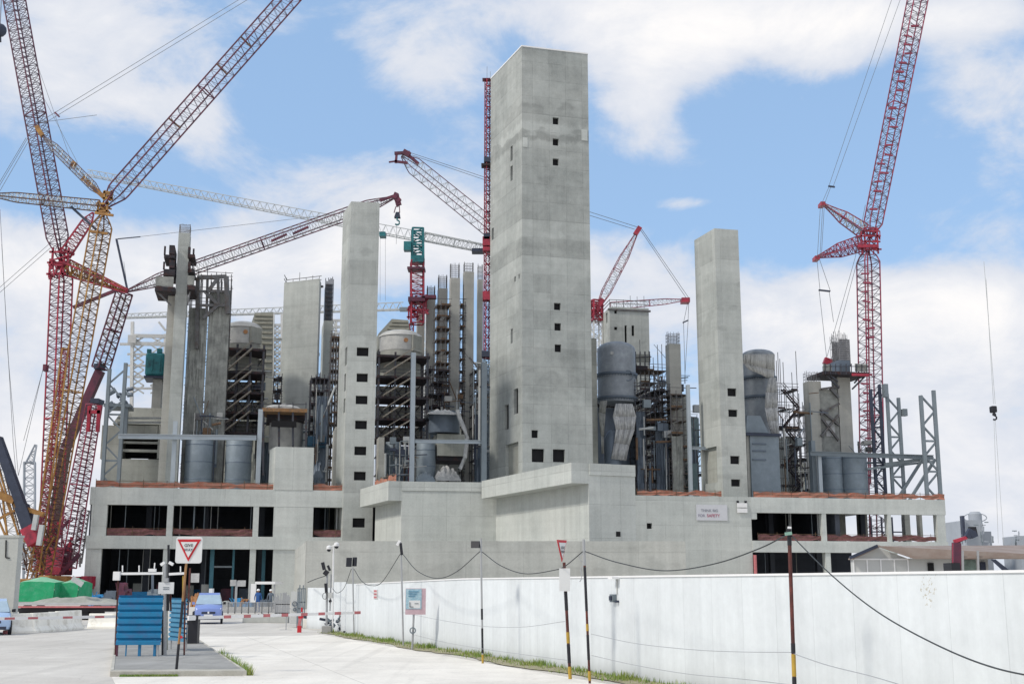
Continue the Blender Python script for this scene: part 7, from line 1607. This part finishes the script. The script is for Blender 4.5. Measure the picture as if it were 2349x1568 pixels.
# green netted skips
def skip(label, x0, x1, yt, yb, Y, peak, seed):
    rnd = random.Random(seed); a, b_ = PY(x0, yb, Y).x, PY(x1, yb, Y).x; zb, zt = PY(x0, yb, Y).z, PY(x0, yt, Y).z; r = thing('netted_skip', label, 'skip', (a, Y, zb), 'skips under green netting')
    mb = MB(); n = 10; m_ = 5; ze = zb + (zt - zb) * .72
    def top(i, j): f, g_ = i / n, j / m_; return Vector((a + (b_ - a) * f, Y + 2.6 * g_, ze + (zt - ze) * (1 - abs(f - peak) * 1.6) * (1 - abs(g_ - .5) * 1.7) + rnd.uniform(-.02, .02)))
    G_ = [[top(i, j) for j in range(m_ + 1)] for i in range(n + 1)]
    tp = MB()
    for i in range(n):
        for j in range(m_): tp.q([G_[i][j], G_[i + 1][j], G_[i + 1][j + 1], G_[i][j + 1]])
        p, q = G_[i][0], G_[i + 1][0]; o1, o2 = 0, 0; mb.q([(p.x, Y - .15 + o1, zb), (q.x, Y - .15 + o2, zb), q, p])
    for i0 in (0, n):
        for j in range(m_): p, q = G_[i0][j], G_[i0][j + 1]; mb.q([(p.x, p.y, zb), (q.x, q.y, zb), q, p])
    obj('netting', mb, M['green'], r); obj('cover', tp, M['greentop'], r)
    mb = MB(); mb.box(a - .1, b_ + .1, Y - .2, Y + 2.7, zb - .12, zb - .002); obj('base_frame', mb, M['retain'], r); return r
skip('larger faceted skip under green netting, nearest the left pier', 43, 123, 1318, 1379, 78, .42, 1); skip('second skip under green netting with a pale top, right of the larger one', 125, 178, 1322, 1378, 79, .6, 2)
mb = MB(); mb.box(PY(70, 1400, 77.7).x, PY(90, 1400, 77.7).x, 77.6, 77.8, PY(80, 1379, 77.7).z, PY(80, 1350, 77.7).z)
hm = heap(None, 0, 1, 0, 1, 9, 'green', seed=1) if False else None
def gpile(label, x0, x1, yt, yb, Y, mt, seed, group=None, name='material_pile', cat='pile'):
    rnd = random.Random(seed); a, b_ = PY(x0, yb, Y).x, PY(x1, yb, Y).x; zt = PY(x0, yt, Y).z; w = b_ - a; mb = MB()
    for i in range(16):
        cx = a + w * rnd.uniform(.1, .9); f = 1 - abs((cx - a) / w - .5) * rnd.uniform(.2, 1.2); hh = max(.3, zt * f * rnd.uniform(.5, 1.0)); ww = w * rnd.uniform(.12, .3); y = Y + rnd.uniform(0, 1.4); k = rnd.uniform(-.12, .12)
        mb.hexa([(cx - ww, y, 0), (cx + ww, y, 0), (cx + ww, y + 1, 0), (cx - ww, y + 1, 0)], [(cx - ww * .8 + k, y + .1, hh), (cx + ww * .8 + k, y + .1, hh * rnd.uniform(.75, 1)), (cx + ww * .8 + k, y + .9, hh), (cx - ww * .8 + k, y + .9, hh)])
    for i in range(4): cx = a + w * rnd.uniform(.2, .8); mb.bar((cx, Y + .5, .2), (cx + rnd.uniform(-.5, .5), Y + .5, zt * rnd.uniform(.7, 1.0)), .06)
    return one(name, mb, M[mt], label, cat, group)
def gheap(label, x0, x1, yt, yb, Y, mat, seed, name='rubble_heap', cat='rubble', n=16, d=2.5):
    rnd = random.Random(seed); a, b_ = PY(x0, yb, Y).x, PY(x1, yb, Y).x; zb, zt = max(0, PY(x0, yb, Y).z), PY(x0, yt, Y).z; mb = MB(); m_ = 7
    g = [[Vector((a + (b_ - a) * i / n, Y + d * j / m_, zb + (zt - zb) * (math.sin(math.pi * (i + .4) / (n + .8)) ** .5) * (math.sin(math.pi * j / m_) ** .7) * rnd.uniform(.6, 1.05))) for j in range(m_ + 1)] for i in range(n + 1)]
    for i in range(n):
        for j in range(m_): mb.q([g[i][j], g[i + 1][j], g[i + 1][j + 1], g[i][j + 1]])
    return one(name, mb, M[mat], label, cat)
gheap('low grey-green rubble heap along the foot of the skips', 60, 262, 1366, 1384, 76, 'dim', 4)
tr = thing('flatbed_trailer', 'long flat rusty trailer under the green skips', 'trailer', tuple(gpt(140, 1412))); Yt = 77
for (nm, x0, x1, y0, y1, Y0_, Y1_, mt) in (('deck', 36, 268, 1382, 1387, Yt - 1.5, Yt + 4, 'silver'), ('side_rail', 36, 264, 1389, 1393, Yt - 1.6, Yt - 1.4, 'fadered'), ('chassis', 40, 262, 1394, 1402, Yt - 1.2, Yt + 3, 'black')): mb = MB(); Bx(mb, x0, x1, y0, y1, Y0_, Y1_); obj(nm, mb, M[mt], tr)
for x in (60, 90, 190, 220): mb = MB(); c = PY(x, 1404, Yt - 1); c.z = .45; mb.lathe(c, [(.45, 0), (.45, .3)], 16, 'Y'); obj('wheel', mb, M['black'], tr)
r = thing('electrical_cabinet', 'tilted grey ribbed panel leaning right of the green skips', 'panel', tuple(PY(180, 1350, 76))); mb = MB(); P_1, P_2, P_3, P_4 = (162, 1330), (168, 1319), (193, 1335), (186, 1346)
mb.v += [PY(*p, 76) for p in (P_1, P_4, P_3, P_2)] + [PY(*p, 76.4) for p in (P_1, P_4, P_3, P_2)]; mb.f += [(0, 1, 2, 3), (7, 6, 5, 4), (0, 4, 5, 1), (1, 5, 6, 2), (2, 6, 7, 3), (3, 7, 4, 0)]; obj('panel', mb, M['silver'], r)
# material stores in front of the ground floor bays
rnd = random.Random(77)
GM = 'construction materials piled before the ground floor'
mats = ['vesseld', 'tank', 'blue_sheet', 'dim', 'retain', 'tarp', 'maroon', 'steel']
items = [((195, 1352, 225, 1378), 'blue_sheet', 'blue-wrapped stack of materials right of the skips'), ((226, 1345, 262, 1380), 'vesseld', 'grey-blue heap of scaffold parts left of the blue panel'), ((262, 1330, 290, 1365), 'maroon', 'reddish bundle of rods inside the left ground floor bay'), ((330, 1345, 362, 1372), 'tank', 'blue-grey drums behind the large blue panel'),
    ((528, 1366, 548, 1384), 'blue_sheet', 'bright blue sheeted pile right of the car'), ((549, 1364, 560, 1382), 'orange_sheet', 'small orange-topped pile right of the blue sheeted one'), ((556, 1372, 576, 1392), 'blue_sheet', 'bright blue sheeted pile left of the white banner'), ((592, 1366, 622, 1386), 'vesseld', 'dark pile of equipment under the white awning'), ((500, 1372, 528, 1392), 'retain', 'grey pile of stone right behind the car'), ((436, 1352, 452, 1366), 'orange_sheet', 'orange-brown heap behind the black cabinet')]
for (x0, y0, x1, y1), mt, lab in items: gpile(lab, x0, x1, y0 + 4, y1, 120, mt, rnd.randint(0, 99), GM)
# mesh fence panels
fp = 'grey mesh fence panels before the building'
for i in range(9):
    x0 = 508 + i * 15.5; Yf = 92; a, b_ = PY(x0, 1400, Yf).x, PY(x0 + 15, 1400, Yf).x; zt = zof(a, Yf, 1381); r = thing('mesh_fence_panel', ['leftmost grey mesh fence panel, right of the car', 'second mesh fence panel right of the car', 'third mesh fence panel right of the car', 'mesh fence panel before the blue piles', 'mesh fence panel before the white banner', 'mesh fence panel just right of the white banner', 'mesh fence panel under the awning', 'second mesh fence panel from the right', 'rightmost grey mesh fence panel'][i], 'fence panel', (a, Yf, 0), fp)
    mb = MB()
    for q in (0, 1): mb.bar(((a, b_)[q], Yf, 0), ((a, b_)[q], Yf, zt), .05)
    for z in (.1, zt): mb.bar((a, Yf, z), (b_, Yf, z), .05)
    obj('frame', mb, M['galv'], r); mb = MB()
    for q in range(1, 9): x = a + (b_ - a) * q / 9; mb.bar((x, Yf, .1), (x, Yf, zt), .02)
    for q in range(1, 12): z = .1 + (zt - .1) * q / 12; mb.bar((a, Yf, z), (b_, Yf, z), .02)
    obj('mesh', mb, M['galv'], r)
for lab, (x0, x1, y0, y1), Y, post in (('grey square sign board on a rusty pole left of the car roof', (437.8, 456.7, 1314, 1335), 75, (436, 1302, 1412)), ('smaller white sign of the pair in the dark bay', (528, 541, 1329, 1343), 100, (541.5, 1329, 1372)), ('larger tilted white sign of the pair in the dark bay', (545, 563.5, 1330, 1344), 100, (544, 1332, 1372))):
    r = thing('sign_board', lab, 'sign', tuple(Vector((PY(x0, y1, Y).x, Y, 0))), 'small sign boards before the bays'); mb = MB(); Bx(mb, x0, x1, y0, y1, Y, Y + .04); obj('board', mb, M['tarp'], r)
    mb = MB(); t_ = PY(post[0], post[1], Y + .08); mb.bar((t_.x, t_.y, 0), t_, .09); obj('post', mb, M['rust' if Y == 75 else 'galv'], r)
r = thing('flag_banner', 'tall white vertical banner in front of the pillar', 'banner', (PY(580, 1380, 100).x, 100, 0)); mb = MB(); Bx(mb, 574.5, 586.5, 1338, 1381, 100, 100.05); obj('cloth', mb, M['white'], r); mb = MB(); q = PY(573.5, 1336, 100); mb.bar((q.x, 100, 0), q, .06); obj('pole', mb, M['galv'], r)
r = thing('awning', 'white awning on thin posts at the third ground floor bay', 'awning', (PY(608, 1380, 110).x, 110, 0)); mb = MB(); Bx(mb, 585, 631, 1333, 1339, 109, 113); obj('roof', mb, M['white'], r)
for x in (587, 630): mb = MB(); q = PY(x, 1339, 109.2); mb.bar((q.x, q.y, 0), q, .12); obj('post', mb, M['galv'], r)
r = thing('turnstile_booth', 'pale booth with round markings beside the gate wall', 'booth', (PY(675, 1402, 62).x, 62, 0)); mb = MB(); Bx(mb, 666.5, 683, 1356, 1430, 62, 63); obj('body', mb, M['shedwall'], r)
for y, s in ((1384, .11), (1397, .07)):
    mb = MB(); c = PY(676, y, 61.96)
    for k in range(14): a = 2 * math.pi * k / 14; d = 2 * math.pi * (k + 1) / 14; mb.bar(c + Vector((s * math.cos(a), 0, s * math.sin(a))), c + Vector((s * math.cos(d), 0, s * math.sin(d))), .035)
    obj('marking', mb, M['vesseld'], r)
r = thing('turnstile', 'grey full-height turnstile with spikes next to the booth', 'turnstile', (PY(693, 1402, 62).x, 62, 0)); mb = MB()
for x in (684, 688, 692, 696, 700): q = PY(x, 1349 if x % 8 else 1341, 62); mb.bar((q.x, q.y, 0), q, .05)
for y in (1349, 1380, 1395, 1410): bar2(mb, (684, y), (701, y), 62, .05)
obj('frame', mb, M['steel'], r)
r = thing('mesh_fence_panel', 'spiked grey palings between the turnstile and the pale wall', 'fence panel', (PY(645, 1405, 70).x, 70, 0)); mb = MB()
for i in range(14): x = 632 + i * 2.5; q = PY(x, 1368 + random.uniform(-12, 8), 70); mb.bar((q.x, q.y, 0), q, .05)
for y in (1385, 1405): bar2(mb, (632, y), (665, y), 70, .05)
obj('frame', mb, M['galv'], r)

# ============================================================ CARS
def make_car(label, loc, rot, body, glass):
    """small hatchback, nose at -Y, wheels on z=0"""
    r = thing('parked_car', label, 'car', (0, 0, 0), 'light blue cars'); L, W, H = 3.8, 1.66, 1.5
    secs = [(-1.90, .60, .30, .60), (-1.86, .74, .25, .74), (-1.55, .80, .22, .84), (-1.0, .83, .2, .93), (-.75, .83, .2, .96), (.2, .83, .2, .99), (1.3, .82, .2, 1.0), (1.75, .78, .22, .95), (1.9, .70, .3, .85)]
    mb = MB(); ring = []
    for (y, w, z0, z1) in secs: ring.append([(-w * .93, y, z0), (-w, y, z0 + .15), (-w, y, (z0 + z1) / 2), (-w * .97, y, z1 - .06), (-w * .85, y, z1), (0, y, z1 + .03), (w * .85, y, z1), (w * .97, y, z1 - .06), (w, y, (z0 + z1) / 2), (w, y, z0 + .15), (w * .93, y, z0)])
    n = len(ring[0])
    for a in ring: mb.v += [Vector(p) for p in a]
    for i in range(len(ring) - 1):
        for k in range(n): j = (k + 1) % n; mb.f.append((i * n + k, i * n + j, (i + 1) * n + j, (i + 1) * n + k))
    mb.f.append(tuple(reversed(range(n)))); mb.f.append(tuple(range((len(ring) - 1) * n, len(ring) * n))); mb.smooth = True
    obj('body', mb, body, r, .02)
    roof = [(-1.02, .74, .95), (-.45, .62, 1.40), (.2, .62, H), (1.1, .60, 1.46), (1.72, .66, .98)]; mb = MB(); gl = MB(); rg = []
    for (y, w, z) in roof: rg.append([(-w, y, z), (w, y, z)])
    for i in range(4):
        a, b_ = rg[i], rg[i + 1]; tgt = mb if i in (1, 2) else gl; tgt.q([a[0], a[1], b_[1], b_[0]])
    for s in (0, 1):
        sg_ = -1 if s == 0 else 1; gl.q([rg[1][s], rg[2][s], (sg_ * .8, .2, .98), (sg_ * .8, -.75, .95)]); gl.q([rg[2][s], rg[3][s], (sg_ * .8, 1.3, .98), (sg_ * .8, .2, .98)]); gl.q([rg[3][s], rg[4][s], (sg_ * .8, 1.3, .98)]); gl.q([rg[0][s], rg[1][s], (sg_ * .8, -.75, .95)])
    obj('roof', mb, body, r); obj('windscreen', gl, glass, r)
    for s in (-1, 1):
        for y in (-1.2, 1.2):
            mb = MB(); mb.lathe((s * .83, y, .3), [(.3, -.1 * s - .1 * 0), (.3, .1 * s * 0 + .02 * s)] if False else [(.3, -.11), (.3, .03)], 20, 'X'); w_ = obj('wheel', mb, M['black'], r); m2 = MB(); m2.lathe((s * .83 + (.035 if s > 0 else -.115), y, .3), [(.18, -.005), (.18, .005)], 14, 'X'); obj('rim', m2, M['silver'], w_)
        mb = MB(); mb.hexa([(s * .42, -1.88, .60), (s * .70, -1.86, .62), (s * .72, -1.7, .62), (s * .42, -1.7, .6)], [(s * .44, -1.84, .70), (s * .74, -1.76, .76), (s * .74, -1.6, .78), (s * .44, -1.66, .74)]); obj('headlight', mb, M['white'], r)
        mb = MB(); mb.hexa([(s * .84, -.62, .93), (s * 1.0, -.60, .93), (s * 1.0, -.5, .93), (s * .84, -.5, .93)], [(s * .84, -.62, 1.05), (s * 1.0, -.60, 1.07), (s * 1.0, -.5, 1.07), (s * .84, -.5, 1.05)]); obj('mirror', mb, M['black'] if s > 0 else body, r)
    mb = MB(); mb.box(-.40, .40, -1.935, -1.88, .50, .60); mb.box(-.62, .62, -1.915, -1.86, .24, .36); obj('grille', mb, M['dark_steel'], r)
    mb = MB(); mb.box(-.05, .05, -1.95, -1.936, .51, .61); obj('badge', mb, M['white'], r); mb = MB(); mb.box(-.26, .26, -1.95, -1.916, .38, .47); obj('number_plate', mb, M['white'], r)
    r.location = loc; r.rotation_euler = (0, 0, rot); return r
carp = simple('light_blue_car_paint', (.22, .30, .62), .3, .15, var=.03); carp2 = simple('pale_blue_car_paint', (.40, .54, .76), .3, .1, var=.03)
glass = simple('pale_windscreen', (.34, .45, .55), .12, 0, var=.1, scale=3); 
c = gpt(476, 1431); kc = make_car('light blue hatchback facing the camera behind the barrier arm', (c.x - .4, c.y + 1.8, .004), R(13), carp, glass); kc.scale = (.9, .9, 1.1)
c = gpt(-27, 1457); make_car('pale blue car cut by the left edge beside the white barriers', (c.x - .72, c.y + 1.75, .004), R(24), carp2, glass)
mb = MB(); Bx(mb, 479, 487, 1349, 1370, 72, 72.4); bar2(mb, (483, 1370), (483, 1420), 72.2, .1); one('white_post_sign', mb, M['white'], 'white upright post sign right behind the car roof', 'sign')

# ============================================================ PEOPLE
def person(label, x, y, Y, h, shirt, helmet, pose=0):
    b = Vector((PY(x, y, Y).x, Y, 0)); r = thing('person', label, 'person', tuple(b), None); s = h / 1.75
    J = [(0, 0, .95), (0, 0, 1.2), (0, 0, 1.42), (0, 0, 1.50), (0, -.01, 1.60), (0, -.01, 1.70), (.19, 0, 1.40), (.26, -.02, 1.12), (.27, -.12 - pose * .15, .88), (-.19, 0, 1.40), (-.27, -.02, 1.12), (-.26, -.1, .88), (.10, 0, .88), (.12, -.03, .48), (.12, 0, .08), (.12, -.14, .04), (-.10, 0, .88), (-.13, .02, .48), (-.13, .06, .08), (-.13, -.08, .04)]
    E = [(0, 1), (1, 2), (2, 3), (3, 4), (4, 5), (2, 6), (6, 7), (7, 8), (2, 9), (9, 10), (10, 11), (0, 12), (12, 13), (13, 14), (14, 15), (0, 16), (16, 17), (17, 18), (18, 19)]
    RD = [.15, .14, .16, .06, .09, .08, .07, .05, .035, .07, .05, .035, .09, .065, .045, .04, .09, .065, .045, .04]
    me = bpy.data.meshes.new('body'); me.from_pydata([tuple(Vector(p) * s) for p in J], E, []); o = bpy.data.objects.new('body', me); col.objects.link(o); o.parent = r; sk_ = o.modifiers.new('skin', 'SKIN')
    for i, v in enumerate(me.skin_vertices[0].data): v.radius = (RD[i] * s, RD[i] * s * .8)
    me.skin_vertices[0].data[0].use_root = True; sb = o.modifiers.new('sub', 'SUBSURF'); sb.levels = 1; sb.render_levels = 1; me.materials.append(M[shirt])
    mb = MB(); mb.lathe((b.x, b.y - .01 * s, 1.66 * s), [(.13, -.02), (.125, .03), (.10, .09), (.03, .12)], 14); obj('hard_hat', mb, M[helmet], r)
    mb = MB(); mb.lathe((b.x, b.y - .02 * s, 1.60 * s), [(.03, -.1), (.085, -.05), (.095, 0), (.09, .05)], 12); obj('face', mb, M['skin'], r)
person('worker in blue overalls and white hard hat just right of the tall white banner', 591, 1395, 98, 1.75, 'blue_cloth', 'white'); person('worker in dark clothes and white hard hat under the right end of the awning', 620, 1395, 99, 1.72, 'vesseld', 'white', 1)
